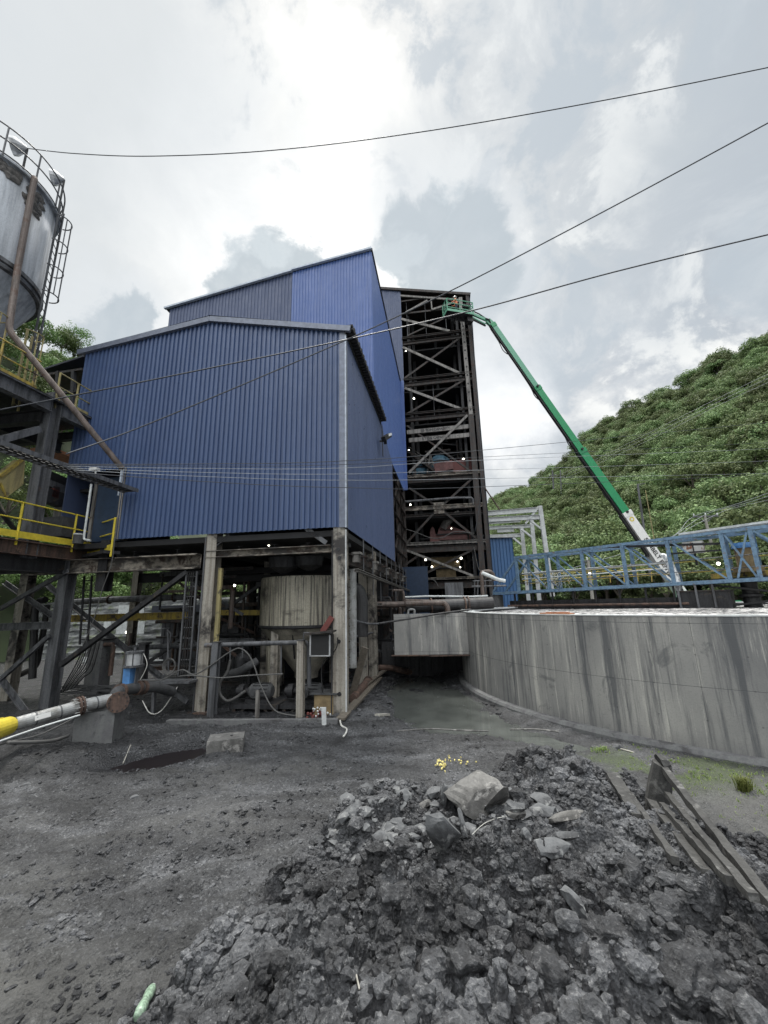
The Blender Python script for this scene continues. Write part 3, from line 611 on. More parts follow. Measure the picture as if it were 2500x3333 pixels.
for i, (a, b, s) in enumerate(((433, 2600, .10), (90, 2555, .08), (925, 2575, .06), (1190, 2690, .05), (1060, 2840, .05))):
    rock(a, b, (s, s*.8, s*.55), 'rock_grey', ['largest loose stone on the open yard left of centre', 'stone near the left edge of the yard', 'small stone in the middle of the yard', 'small stone beside the upper left foot of the heap', 'small stone beside the lower left foot of the heap'][i], seed=40+i)
# broken lumps of muck standing proud of the heap
for i, (a, b, s) in enumerate(((1740, 2460, .26), (1890, 2500, .20), (1660, 2560, .2), (1280, 2930, .20), (1090, 3040, .20), (1960, 3060, .22), (1520, 3150, .2), (2230, 3200, .28), (1300, 2760, .14), (1150, 2870, .13), (1780, 3190, .18), (2060, 2830, .16))):
    o = rock(a, b, (s, s*.85, s*.75), 'heap', ['crumbly black lump at the far summit of the heap', 'dark lump right of the far summit', 'dark lump between boulder and far summit', 'grey lump on the left shoulder of the heap', 'lump at the left flank above the torn black sheet', 'large lump right of the deep crack', 'lump in the middle of the front slope', 'largest lump at the lower right of the heap', 'small lump left of the pointed slab', 'small lump at the left edge of the heap', 'lump low on the front slope beside the crack', 'lump under the long slab on the right'][i], seed=60+i, name='clod', rot=i, sub=4)
    me = o.data; co = np.array([v.co[:] for v in me.vertices]); nrm = co/np.linalg.norm(co, axis=1)[:, None]
    n = fbm(co[:, 0]*12+i*3, co[:, 1]*12+co[:, 2]*15, 5, 300+i, .65)-.5; b_, s2, v_ = cells(co[:, 0]+co[:, 2]*.7, co[:, 1]-co[:, 2]*.6, .05, 320+i); co = co+nrm*(n*s*.7+np.sqrt(np.clip(1-(b_/.6)**2, 0, 1))*.02)[:, None]
    me.vertices.foreach_set('co', co.ravel()); me.polygons.foreach_set('use_smooth', [True]*len(me.polygons)); me.update(); o['category'] = 'clod'

# ================================================================== THICKENER TANK
tank = thing('thickener_tank', 'round open concrete settling tank with streaked wall on the right', 'tank', (TC[0], TC[1], 0))
def ring_uv(ro, z0, z1, a0, a1, n, nz=1):
    vs = []; uv = []; fs = []
    for k in range(nz+1):
        z = z0+(z1-z0)*k/nz
        for j in range(n+1):
            a = a0+(a1-a0)*j/n; vs.append((TC[0]+ro*math.cos(a), TC[1]+ro*math.sin(a), z)); uv.append((a*ro, z))
    for k in range(nz):
        for j in range(n): fs.append((k*(n+1)+j, k*(n+1)+j+1, (k+1)*(n+1)+j+1, (k+1)*(n+1)+j))
    return vs, fs, uv
def uv_mesh(name, vs, fs, uv, mat, parent):
    b = MB(); b.add(vs, fs); o = b.build(name, mat, parent, smooth=True); ul = o.data.uv_layers.new(name='UVMap')
    for lp in o.data.loops: ul.data[lp.index].uv = uv[lp.vertex_index]
    return o
RIMZ = 2.575
vs, fs, uv = ring_uv(TR, -.4, RIMZ, 0, 2*math.pi, 160); uv_mesh('tank_wall', vs, fs, uv, 'concrete', tank)
b = MB(); b.lathe((TC[0], TC[1], 0), [(TR-.001, RIMZ+.0), (TR+.012, RIMZ+.004), (TR+.012, RIMZ+.03), (TR-.28, RIMZ+.03), (TR-.28, 1.6)], 160); b.build('rim', 'white_dull', tank)
b = MB(); b.lathe((TC[0], TC[1], 0), [(TR+.002, .10), (TR+.16, .09), (TR+.2, .02), (TR+.2, -.4)], 160); b.build('footing', 'block_conc', tank)
b = MB(); b.lathe((TC[0], TC[1], 0), [(TR-.9, RIMZ-.16), (TR-.9, RIMZ-.03), (TR-.84, RIMZ-.03), (TR-.84, RIMZ-.3)], 160); b.build('weir_lip', 'steel_dark', tank)
r2 = np.linspace(0, TR-.28, 60); aa = np.linspace(0, 2*math.pi, 241); R2, A2 = np.meshgrid(r2, aa, indexing='ij'); WX = TC[0]+R2*np.cos(A2); WY = TC[1]+R2*np.sin(A2)
fo = grid_mesh('foam_water', WX, WY, RIMZ-.115+.05*(fbm(WX*1.6, WY*1.6, 5, 77)-.5), 'foam'); struct(fo)
# patches of floating scum and debris beside the rim
for i, (a, b_, l, mt, lb) in enumerate(((1560, 1993, .7, 'lit_pale', 'pale scum plate floating inside the tank near its left end'), (1600, 1996, .5, 'white_dull', 'second pale scum plate floating inside the tank'), (2070, 1993, .9, 'shingle_orange', 'rusty plate lying on the tank rim behind the bridge'))):
    p = G(a, b_, RIMZ-.05); t_ = np.array([p[0]-TC[0], p[1]-TC[1], 0]); t_ /= np.linalg.norm(t_); p = np.array([TC[0], TC[1], RIMZ+.045])+t_*(TR-.2); tx = np.array([-t_[1], t_[0], 0])
    q = MB(); q.beam(p-tx*l/2, p+tx*l/2, .22, .03); q.beam(p-tx*l*.3+t_*.05+UP*.025, p+tx*l*.35-t_*.08+UP*.03, .1, .02); o = q.build('scum_plate', mt); tag(o, lb, 'plate')
# flume wall between tank and plant, open below
fl = thing('concrete_flume', 'flat concrete channel wall spanning between plant and tank with dark opening below', 'channel wall', Yp(1390, 2190, 15.6)*[1, 1, 0])
x0 = Yp(1281, 2000, 15.5)[0]; x1 = Yp(1500, 2000, 15.0)[0]+.45
vs = [(x0, 15.5, 1.12), (x1, 15.2, 1.12), (x1, 15.2, 2.56), (x0, 15.5, 2.56)]
uv_mesh('front_wall', vs, [(0, 1, 2, 3)], [(0, 1.12), (2.3, 1.12), (2.3, 2.56), (0, 2.56)], 'concrete', fl)
b = MB(); b.quad((x0, 15.5, 2.56), (x1, 15.2, 2.56), (x1, 15.7, 2.56), (x0, 16, 2.56)); b.quad((x0, 15.5, 1.12), (x0, 15.5, 2.56), (x0, 16.2, 2.56), (x0, 16.2, 1.12)); b.quad((x0, 15.51, 1.12), (x1, 15.21, 1.12), (x1, 18.2, 1.12), (x0, 18.2, 1.12)); b.build('channel_body', 'block_conc', fl)
b = MB(); b.beam((x0-.12, 15.42, 1.11), ((x0+x1)/2-.2, 15.3, 1.10), .14, .025); b.beam(((x0+x1)/2-.18, 15.3, 1.08), (x1-.02, 15.12, 1.10), .14, .03); b.build('rusty_ledge', 'rust', fl)
b = MB()
for k in range(5): b.box((x0+.15+k*.5, 18.1, .5), (.06, .06, 1.3))
b.box(((x0+x1)/2+.3, 18.3, .5), (x1-x0+1.6, .1, 1.6)); b.build('dark_backing', 'steel_dark', fl)

# ================================================================== TRUSS BRIDGE OVER THE TANK
Lp = lambda px, py, y: Yp(px, py, y)
pA = np.array([7.8, 23.0, 0]); pB = np.array([14.3, 16.5, 0]); td = (pB-pA); td /= np.linalg.norm(td); tn = np.array([td[1], -td[0], 0]); tn = -tn if tn[1] < 0 else tn   # tn points away from the camera
def Tp(px, py, off=0.):
    """point where the sight line meets the near side plane of the bridge"""
    d = ray(px, py); n = tn; b_ = pA+tn*off-O; return O+d*(b_.dot(n)/d.dot(n))
W_T = 1.5
top_px = [(1679, 1816), (1774, 1803), (1888, 1788), (2022, 1772), (2166, 1753), (2346, 1733), (2437, 1722)]
bot_px = [(1690, 1928), (1793, 1922), (1911, 1916), (2045, 1908), (2197, 1899), (2377, 1891), (2480, 1886)]
tops = [Tp(*p) for p in top_px]; bots = [Tp(*p) for p in bot_px]
ztop = np.mean([p[2] for p in tops]); zbot = np.mean([p[2] for p in bots])
st = [ (p-pA).dot(td) for p in tops]; st[0] = (bots[0]-pA).dot(td)
stn = [((a+b_-2*pA)/2).dot(td) for a, b_ in zip(tops, bots)]
stn += [stn[-1]+1.9, stn[-1]+3.8, stn[-1]+5.7]
def TT(s, z, off=0.): return pA+td*s+tn*off+UP*z
zsl_t = np.polyfit(stn[:7], [p[2] for p in tops], 1); zsl_b = np.polyfit(stn[:7], [p[2] for p in bots], 1)
zt = lambda s: zsl_t[0]*s+zsl_t[1]
zb = lambda s: zsl_b[0]*s+zsl_b[1]
endp = Tp(1604, 1934); s_end = (endp-pA).dot(td)
br = thing('truss_bridge', 'blue steel truss walkway bridge crossing over the round tank', 'bridge', TT(stn[0], 0)*[1, 1, 0]+UP*zb(stn[0]))
for off in (0., W_T):
    b = MB(); b.beam(TT(stn[0]-.1, zt(stn[0]), off), TT(stn[-1]+.1, zt(stn[-1]), off), .16, .13); b.build('top_chord', 'truss_worn', br)
    b = MB(); b.beam(TT(s_end, zb(s_end), off), TT(stn[-1]+.1, zb(stn[-1]), off), .16, .15); b.build('bottom_chord', 'truss_worn', br)
    for i, s in enumerate(stn):
        b = MB(); b.beam(TT(s, zb(s)+.075, off), TT(s, zt(s)-.06, off), .15, .13, tn); b.build('post', 'truss_worn', br)
    for i in range(len(stn)-1):
        b = MB(); a, c_ = stn[i], stn[i+1]; b.beam(TT(a+.1, zt(a)-.1, off), TT(c_-.1, zb(c_)+.1, off), .07, .10, tn); b.build('diagonal', 'truss_worn', br)
    b = MB(); b.beam(TT(s_end, zb(s_end)+.05, off), TT(stn[0]-.02, zt(stn[0])-.1, off), .10, .12, tn); b.build('diagonal', 'truss_worn', br)
b = MB(); a, c_ = stn[5], stn[6]; b.beam(TT(a+.25, zb(a)+.1, 0), TT(c_-.1, zt(c_)-.1, 0), .07, .09, tn); b.build('diagonal', 'truss_worn', br)
for i, s in enumerate(stn):
    b = MB(); b.beam(TT(s, zt(s), .06), TT(s, zt(s), W_T-.06), .08, .08); b.build('cross_beam', 'truss_worn', br)
    b = MB(); b.beam(TT(s, zb(s), .06), TT(s, zb(s), W_T-.06), .1, .1); b.build('cross_beam', 'truss_worn', br)
for i in range(len(stn)-1):
    b = MB(); a, c_ = stn[i], stn[i+1]; b.beam(TT(a, zt(a)-.03, .1), TT(c_, zt(c_)-.03, W_T-.1), .05, .05); b.build('top_brace', 'truss_worn', br)
b = MB(); b.beam(TT(s_end+.1, zb(s_end)+.03, W_T/2), TT(stn[-1], zb(stn[-1])+.03, W_T/2), W_T-.3, .04); b.build('walkway_deck', 'steel_grey', br)
for off in (.12, W_T-.12):
    for hh in (.5, 1.0):
        b = MB(); b.tube([TT(stn[0], zb(stn[0])+hh, off), TT(stn[-1], zb(stn[-1])+hh, off)], .022, 6); b.build('handrail', 'yellow_worn' if off > 1 else 'steel_grey', br)
b = MB(); b.tube([TT(stn[0], zb(stn[0])+1.05, .6), TT(stn[4], zb(stn[4])+1.0, .7)], .05, 8); b.tube([TT(stn[0], zb(stn[0])+.75, .5), TT(stn[4], zb(stn[4])+.72, .6)], .03, 6); b.build('conduit', 'lit_pale', br)
b = MB(); s = stn[4]; b.beam(TT(stn[3]-.9, zt(s)-.05, .3), TT(stn[5], zt(stn[5])-.45, .3), .08, .1); b.beam(TT(s, zb(s)+1.35, .3), TT(stn[5], zb(stn[5])+1.3, .3), .05, .07); b.build('inner_rail', 'steel_dark', br)
# pale roof strip over the near half
b = MB(); b.beam(TT(stn[4]+.4, zt(stn[4])+.22, .8), TT(stn[-1], zt(stn[-1])+.34, .8), .5, .09); b.build('cover_panel', 'white_dull', br)
# support leg at the left end, and launder trough hung below the bridge
lg = thing('bridge_support', 'concrete pier under the left end of the blue bridge', 'pier', (*TT(s_end, 0)[:2], 0))
b = MB(); b.box(TT(s_end+.1, 1.85+zb(s_end)/2-1.0, .3)*[1, 1, 0]+UP*(zb(s_end)/2-.05), (.45, .6, zb(s_end)-.06), (td, tn, UP)); b.build('pier_post', 'block_conc', lg)
s0, s1 = s_end+.9, stn[4]+.1
tr = thing('launder_trough', 'dark steel launder trough standing in the tank under the bridge', 'trough', TT((s0+s1)/2, RIMZ-.3, .5))
b = MB(); zc = RIMZ+.13; b.beam(TT(s0, zc, .3), TT(s1, zc, .3), .04, .46); b.beam(TT(s0, zc, 1.3), TT(s1, zc, 1.3), .04, .46); b.beam(TT(s0, zc-.2, .8), TT(s1, zc-.2, .8), .96, .05); b.build('trough_body', 'steel_dark', tr)
b = MB(); b.tube([TT(s0, RIMZ+.08, .05), TT(s1+.3, RIMZ+.08, .05)], .06, 10); b.build('water_pipe', 'rust', tr)
for k in range(8):
    s = s0+.4+(s1-s0-.6)*k/7; b = MB(); b.beam(TT(s, RIMZ-.2, .2), TT(s, zb(s)-.08, .2), .08, .08, td); b.build('trough_post', 'steel_dark', tr)
fw = thing('feed_well', 'dark rust stained steel box of the feed well under the bridge', 'feed well', TT(stn[4]+.9, RIMZ-.3, .5))
b = MB(); b.box(TT(stn[4]+.95, RIMZ+.22, .7), (1.75, 1.3, .72), (td, tn, UP)); b.build('well_wall', 'steel_dark', fw)
b = MB(); b.box(TT(stn[4]+.95, RIMZ+.6, .7), (1.85, 1.4, .05), (td, tn, UP)); b.build('well_rim', 'tower_steel', fw)
for k in (0, .62, 1.2): b = MB(); s = stn[4]+.1+k; b.beam(TT(s, RIMZ-.1, -.02), TT(s, zb(s)-.1, -.02), .09, .07, td); b.build('hanger_post', 'steel_grey', fw)
pr = thing('drive_column', 'black flanged drive column under the right end of the bridge', 'column', (*Tp(2450, 1960, .7)[:2], RIMZ-.2))
cc = Tp(2450, 1960, .7); b = MB(); b.lathe((cc[0], cc[1], 0), [(.28, zb(stn[6])-.08), (.26, 3.02), (.40, 2.98), (.40, 2.90), (.27, 2.86), (.30, 2.5), (.36, 2.42), (.36, 2.3)], 20); b.build('column_body', 'black', pr, smooth=False)
for (a, c_) in (((stn[4]+1.2, zb(stn[4])-.1), (stn[6]+2.2, RIMZ+.15)), ((stn[5]-.3, RIMZ-.05), (stn[6]+3.0, RIMZ+.55))):
    b = MB(); b.beam(TT(a[0], a[1], .35), TT(c_[0], c_[1], .35), .08, .1, tn); b.build('rake_arm', 'black', pr)
# water pouring
s = stn[4]-.02; b = MB()
fp = [TT(s-.45, zb(s)+1.35, .75), TT(s-.30, zb(s)+1.33, .72), TT(s-.16, zb(s)+1.05, .68), TT(s-.02, zb(s)+.4, .6), TT(s+.08, zb(s)-.2, .5), TT(s+.14, RIMZ-.1, .45)]
b.tube(fp, [.08, .12, .15, .18, .17, .2], 12, smooth_pts=5) if False else b.tube(catmull([np.asarray(q) for q in fp], 5), list(np.interp(np.linspace(0, 5, 26), range(6), [.06, .11, .14, .17, .14, .2])), 12, cap=False)
o = b.build('falling_water', 'falling_water', smooth=True); tag(o, 'white water pouring off the bridge into the tank', 'water stream', kind='structure')
n = 420; c0 = TT(stn[1]+.2, zb(stn[1])+.25, .6)
P_ = c0 + np.stack([rng.normal(0, .38, n), rng.normal(0, .3, n), -np.abs(rng.normal(0, .5, n))+.7], -1); P_[:, 2] = np.maximum(P_[:, 2], RIMZ-.05)
o = rubble('water_spray', P_, rng.uniform(.008, .02, n), 'lit_pale', 'fine spray of water drops bursting beside the bridge', 1.2); o['category'] = 'spray'
# equipment on the near end of the bridge
ct = thing('control_cabinet', 'white rust blotched control cabinet on the blue bridge', 'cabinet', Tp(2255, 1800, 1.2))
ca = Tp(2232, 1765, .9); cb = Tp(2285, 1800, .9); c0 = (ca+cb)/2; b = MB(); b.box(c0, (.75, .35, .52), (td, tn, UP)); grimy('cab_rust', (.62, .62, .6), (.5, .5, .47), (.28, .09, .03), .6, 0, ss=(2, 2, 2), plo=.54, phi=.58, ps=4); b.build('cabinet_body', 'cab_rust', ct)
b = MB(); b.box(c0-tn*.18, (.05, .02, .4), (td, tn, UP)); b.beam(c0-UP*.26, c0-UP*.8, .06, .06); b.build('cabinet_leg', 'steel_dark', ct)
dr = thing('rake_drive', 'blue topped drive motor housing on the bridge above the black column', 'drive', TT(stn[6]-.3, zb(stn[6]), .8))
b = MB(); dc = Tp(2425, 1800, .9); b.lathe((dc[0], dc[1], 0), [(.01, dc[2]+.42), (.38, dc[2]+.42), (.42, dc[2]+.3), (.42, dc[2]+.2)], 16); b.build('drive_cap', 'blue_valve', dr)
b = MB(); b.lathe((dc[0], dc[1], 0), [(.34, dc[2]+.2), (.34, dc[2]-.55), (.5, dc[2]-.56), (.5, dc[2]-.8)], 16); b.build('drive_housing', 'machine_tan', dr)
b = MB(); b.beam(TT(stn[4]+1.2, zb(stn[4])+.28, 1.2), TT(stn[-1], zb(stn[-1])+.32, 1.2), .3, .22); o = b.build('drive_beam', 'yellow_worn', dr)
b = MB(); b.beam(TT(stn[4]+1.2, zb(stn[4])+.08, 1.2), TT(stn[-1], zb(stn[-1])+.1, 1.2), .3, .16); b.build('drive_beam', 'black', dr)
def lamp(px, py, fn, r, label, group=None, cap=True):
    p = fn(px, py); t = thing('work_lamp', label, 'lamp', p, group)
    b = MB(); b.lathe(p, [(.001, r), (r*.7, r*.72), (r, 0), (r*.7, -r*.72), (.001, -r)], 10); b.build('bulb', 'lamp', t, smooth=True)
    if cap: b = MB(); b.lathe(p, [(.02, r*2.2), (r*.5, r*1.6), (r*1.25, r*.9)], 10); b.build('lamp_shade', 'steel_dark', t)
    return t
lamp(*kr(990, 765), lambda a, b_: Tp(a, b_, .9), .07, 'bright lit work lamp on the blue bridge below the cabinet')
lamp(1920, 1866, lambda a, b_: Tp(a, b_, 1.3), .05, 'lit lamp on the left half of the blue bridge')

# ================================================================== BOOM LIFT
yb = 28.0
bl = thing('boom_lift', 'tall green and white boom lift reaching up to the open tower', 'boom lift', (Yp(2195, 1940, yb)[0]+.6, yb, 0))
q0 = Yp(2212, 1925, yb); q1 = Yp(2034, 1669, yb); q2 = Yp(1889, 1466, yb); q3 = Yp(1746, 1262, yb); q4 = Yp(1603, 1056, yb)
wv = RV*0+np.array([0, 1., 0])
for nm, a, c_, w, mt in (('base_boom', q0, q1, .62, 'white_paint'), ('second_boom', q1, q2, .56, 'green_boom'), ('third_boom', q2, q3, .47, 'green_boom'), ('tip_boom', q3, q4, .38, 'green_pale')):
    d = (c_-a)/np.linalg.norm(c_-a); b = MB(); b.beam(a-d*.4, c_+d*.0, w*.8, w, np.cross(wv, d)); o = b.build(nm, mt, bl)
    if nm != 'base_boom':
        b = MB(); sd = np.cross(wv, d); sd = sd if sd[0] < 0 else -sd; b.beam(a-d*.2+sd*(w*.5+.06), c_+sd*(w*.5+.06), w*.5, .12, sd); b.build('hose_track', 'black', bl)
    b = MB(); b.beam(c_-d*.3, c_+d*.05, w*.95, w*1.12, np.cross(wv, d)); b.build('boom_collar', 'green_boom' if nm != 'base_boom' else 'white_paint', bl)
d = (q1-q0)/np.linalg.norm(q1-q0); nrm = np.array([0, -1., 0])
tp = Yp(2108, 1790, yb)-np.array([0, .27, 0]); tp = q0+d*(tp-q0).dot(d)-np.array([0, .262, 0])
text_obj('boom_lettering', 'SUNBELT RENTALS', .40, tp-d*.9, -d, np.cross(-d, -nrm)*-1 if False else np.array([d[2], 0, -d[0]]), 'text_dark', bl, .008)
b = MB(); c_ = tp+d*2.35; b.lathe(c_, [(.17, 0), (.11, .001), (.10, .004)], 16, axis=(np.array([1., 0, 0]), UP, np.array([0, -1., 0]))); b.build('boom_emblem', 'yellow', bl)
sd = np.cross(wv, d); sd = sd if sd[0] < 0 else -sd; b = MB(); b.beam(q0+d*3+sd*.42, q1+sd*.42, .2, .16, sd); b.build('hose_track', 'black', bl)
for k in range(5): 
    f = .12+.19*k; a_q = q0+(q4-q0)*f; b = MB(); dq = (q4-q0)/np.linalg.norm(q4-q0); sq = np.cross(wv, dq); sq = sq if sq[0] < 0 else -sq; b.tube([a_q+sq*.38, a_q+sq*.52+dq*.5, a_q+sq*.40+dq*1.3, a_q+sq*.36+dq*2.6], .035, 5, smooth_pts=4); b.build('hydraulic_hose', 'black', bl)
for qq_ in (q1, q2, q3): b = MB(); b.tube([qq_-wv*.36, qq_+wv*.36], .09, 10); b.build('pin', 'steel_dark', bl)
# chassis behind the tank
cb0 = np.array([q0[0]+.6, yb, 0]); b = MB(); b.box(cb0+[0, 0, 1.1], (5, 2.6, .5)); b.box(cb0+[0, 0, 1.45], (4.2, 2.2, .2)); b.build('chassis', 'black', bl)
b = MB(); b.box(cb0+[.4, 0, 2.0], (3.6, 2.3, .8)); b.box(cb0+[1.8, 0, 2.1], (1.2, 2.5, 1.0)); b.build('turntable', 'green_boom', bl)
b = MB(); b.beam(cb0+[.6, 0, 2.3], q0, .5, .5); b.build('boom_riser', 'white_paint', bl)
for sx in (-1, 1):
    for sy in (-1, 1):
        b = MB(); b.lathe(cb0+[sx*1.8, sy*1.35, .55], [(.05, -.22), (.5, -.22), (.55, -.15), (.55, .15), (.5, .22), (.05, .22)], 20, axis=(np.array([1., 0, 0]), UP, np.array([0, 1., 0]))); w = b.build('wheel', 'rubber', bl)
        b = MB(); b.lathe(cb0+[sx*1.8, sy*1.35, .55], [(.01, -.235), (.26, -.235), (.26, .235), (.01, .235)], 12, axis=(np.array([1., 0, 0]), UP, np.array([0, 1., 0]))); b.build('rim', 'white_paint', w)
# jib and basket
j0 = Yp(1598, 1048, yb); j1 = Yp(1520, 1015, yb-.3); j0b = Yp(1580, 1052, yb); j1b = Yp(1528, 1028, yb-.3)
b = MB(); b.beam(j0, j1, .16, .2); b.beam(j0b-UP*.1, j1b, .1, .1); b.beam(Yp(1600, 1045, yb), Yp(1588, 1055, yb), .25, .5); b.build('jib', 'green_pale', bl)
b = MB(); b.tube([j0, Yp(1560, 1022, yb-.1), Yp(1530, 1008, yb-.3)], .05, 6); b.tube([j0b-UP*.25, j1b-UP*.2], .07, 8); b.tube([Yp(1600, 1062, yb), Yp(1592, 1040, yb-.2), Yp(1580, 1036, yb-.2)], .06, 6); b.build('jib_hose', 'black', bl)
bc = Yp(1492, 1030, yb-.6); ux = np.array([math.cos(.25), math.sin(.25), 0]); uy = np.array([-math.sin(.25), math.cos(.25), 0])
bk = [bc+ux*sx*1.1+uy*sy*.42 for sx, sy in ((-1, -1), (1, -1), (1, 1), (-1, 1))]
b = MB(); b.box(bc, (2.2, .9, .06), (ux, uy, UP)); o = b.build('platform_floor', 'steel_dark', bl)
b = MB()
for hh in (.35, .75, 1.12):
    for i in range(4): b.tube([bk[i]+UP*hh, bk[(i+1) % 4]+UP*hh], .035, 6)
for i in range(4):
    b.tube([bk[i], bk[i]+UP*1.12], .04, 6); mid = (bk[i]+bk[(i+1) % 4])/2; b.tube([mid, mid+UP*1.12], .025, 6)
b.box(bc-uy*.45+UP*.1, (2.2, .03, .2), (ux, uy, UP)); b.box(bc-ux*1.12+UP*.1, (.03, .9, .2), (ux, uy, UP)); b.build('platform_rail', 'green_pale', bl)
b = MB(); b.box(bc+ux*.9-UP*.25, (.5, .5, .4), (ux, uy, UP)); b.build('platform_mount', 'black', bl); b = MB(); b.box(bc+UP*1.05+ux*.7, (.5, .25, .25), (ux, uy, UP)); b.build('control_panel', 'black', bl)
for k in range(9): b = MB(); x_ = bc-ux*(.9-.22*k)-UP*.1; b.tube([x_, x_-UP*(.25+.2*(k % 3))+ux*.08, x_-UP*(.12+.1*(k % 2))+ux*.2], .03, 5); b.build('hanging_hose', 'black', bl)
# worker
def person(pos, face, name_label):
    me = bpy.data.meshes.new('person'); 
    fx = np.array([math.cos(face), math.sin(face), 0]); sx_ = np.array([-math.sin(face), math.cos(face), 0]); p = np.asarray(pos, float)
    J = dict(pel=(0, 0, .95), ch=(0.02, 0, 1.25), nk=(.04, 0, 1.48), lsh=(.02, .19, 1.42), lel=(.16, .27, 1.17), lha=(.38, .2, 1.15), rsh=(.02, -.19, 1.42), rel=(.16, -.27, 1.17), rha=(.38, -.2, 1.15), lhp=(0, .1, .9), lkn=(.04, .11, .5), lan=(0, .11, .08), lto=(.16, .12, .04), rhp=(0, -.1, .9), rkn=(.04, -.11, .5), ran=(0, -.11, .08), rto=(.16, -.12, .04), hb=(.06, 0, 1.58), hd=(.07, 0, 1.68))
    R_ = dict(pel=.15, ch=.17, nk=.065, lsh=.08, lel=.055, lha=.04, rsh=.08, rel=.055, rha=.04, lhp=.1, lkn=.07, lan=.05, lto=.045, rhp=.1, rkn=.07, ran=.05, rto=.045, hb=.085, hd=.10)
    E_ = [('pel', 'ch'), ('ch', 'nk'), ('nk', 'lsh'), ('lsh', 'lel'), ('lel', 'lha'), ('nk', 'rsh'), ('rsh', 'rel'), ('rel', 'rha'), ('pel', 'lhp'), ('lhp', 'lkn'), ('lkn', 'lan'), ('lan', 'lto'), ('pel', 'rhp'), ('rhp', 'rkn'), ('rkn', 'ran'), ('ran', 'rto'), ('nk', 'hb'), ('hb', 'hd')]
    ks = list(J); vs = [tuple(fx*J[k][0]+sx_*J[k][1]+UP*J[k][2]) for k in ks]
    me.from_pydata(vs, [(ks.index(a), ks.index(c_)) for a, c_ in E_], []); ob = bpy.data.objects.new('person', me); COL.objects.link(ob); ob.location = p
    md = ob.modifiers.new('skin', 'SKIN'); 
    for i, k in enumerate(ks): me.skin_vertices[0].data[i].radius = (R_[k], R_[k])
    me.skin_vertices[0].data[0].use_root = True
    s2 = ob.modifiers.new('sub', 'SUBSURF'); s2.levels = 1; s2.render_levels = 1
    dg = bpy.context.evaluated_depsgraph_get(); dg.update(); m2 = bpy.data.meshes.new_from_object(ob.evaluated_get(dg)); ob.modifiers.clear(); ob.data = m2
    m2.materials.clear()
    for k in ('orange_cloth', 'navy_cloth', 'skin'): m2.materials.append(MATS[k])
    for f in m2.polygons:
        z = f.center[2]; f.material_index = 1 if z < .97 else (2 if z > 1.5 else 0); f.use_smooth = True
    tag(ob, name_label, 'person'); WPOS[ob.name] = p
    h0 = p+fx*.07+UP*1.72; b = MB(); b.lathe(h0, [(.001, .13), (.07, .115), (.115, .06), (.125, 0), (.16, -.01), (.16, -.02), (.12, -.02)], 14); b.build('hard_hat', 'white_paint', ob, smooth=True)
    return ob
person(bc+UP*.03-ux*.1, 2.9, 'worker in orange shirt and white helmet standing in the green basket')
# ================================================================== LOW BLUE BUILDING
plain('shed_grey', (.03, .032, .036), .8, 0, .5, 1.5); plain('dark_inside', (.006, .009, .017), .8, 0, .3, 2); plain('under_deck', (.012, .0125, .014), .8, 0, .5, 1.2)  # inside colours kept near-black to hold the interior shade
def interp(x, xs, ys): return float(np.interp(x, xs, ys))
def corr(b, P, s0, s1, zb_, zt_, nrm, pitch=.19, dep=.035, cuts=()):
    """ribbed sheet: P(s) gives the foot point along the wall, zb_/zt_ give lower and upper edge"""
    prof = [(0, 0), (.18, 0), (.30, 1), (.70, 1), (.82, 0)]
    ss = []; k = 0
    while s0+k*pitch < s1:
        for f, d in prof:
            s = s0+(k+f)*pitch
            if s < s1: ss.append((s, d*dep))
        k += 1
    ss.append((s1, 0)); 
    for c_ in cuts: ss += [(c_-.0005, 0), (c_+.0005, 0)]
    ss.sort(); vs = []; fs = []
    for s, d in ss:
        p = P(s)+nrm*d; vs += [p*[1, 1, 0]+UP*zb_(s), p*[1, 1, 0]+UP*zt_(s)]
    for i in range(len(ss)-1): fs.append((2*i, 2*i+2, 2*i+3, 2*i+1))
    b.add(vs, fs); return b
lowb = thing('processing_building', 'low dark blue ribbed metal building raised on stained steel columns', 'building', B(-4.9, 0, 0))
gt = lambda u: interp(u, [-10, -4.82, .2], [12.56, 13.2, 12.02])
gb = lambda u: 7.75 if u < -7.65 else 5.28
b = corr(MB(), lambda u: B(u, 0, 0), -10.0, .2, gb, gt, -RV, pitch=.172, dep=.055, cuts=(-7.65,)); b.build('front_wall', 'clad_blue', lowb)
b = corr(MB(), lambda v: B(.2, v, 0), .0, 11.0, lambda v: 5.27, lambda v: interp(v, [0, 7.1, 11], [12.1, 12.0, 11.25]), RU, pitch=.15, dep=.022); b.build('side_wall', 'clad_side', lowb)
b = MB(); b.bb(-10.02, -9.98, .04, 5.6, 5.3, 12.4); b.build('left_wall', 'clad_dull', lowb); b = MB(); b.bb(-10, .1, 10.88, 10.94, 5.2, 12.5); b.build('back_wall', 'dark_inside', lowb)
b = MB(); b.bb(.205, .25, -.06, -.03, 5.25, 12.05); b.build('corner_trim', 'trim_pale', lowb)
b = MB(); b.bb(.02, .203, -.058, -.052, 5.26, 12.0); b.bb(.206, .25, -.03, .14, 5.26, 12.0); b.build('corner_flashing', 'trim', lowb)
b = MB()
for u0, u1 in ((-10.25, -4.82), (-4.82, .42)):
    z0, z1 = gt(max(u0, -10)), gt(min(u1, .2)); d = (B(u1, -.14, z1)-B(u0, -.14, z0)); b.beam(B(u0, -.10, z0+.02), B(u1, -.10, z1+.02), .12, .20)
b.build('gable_fascia', 'trim', lowb)
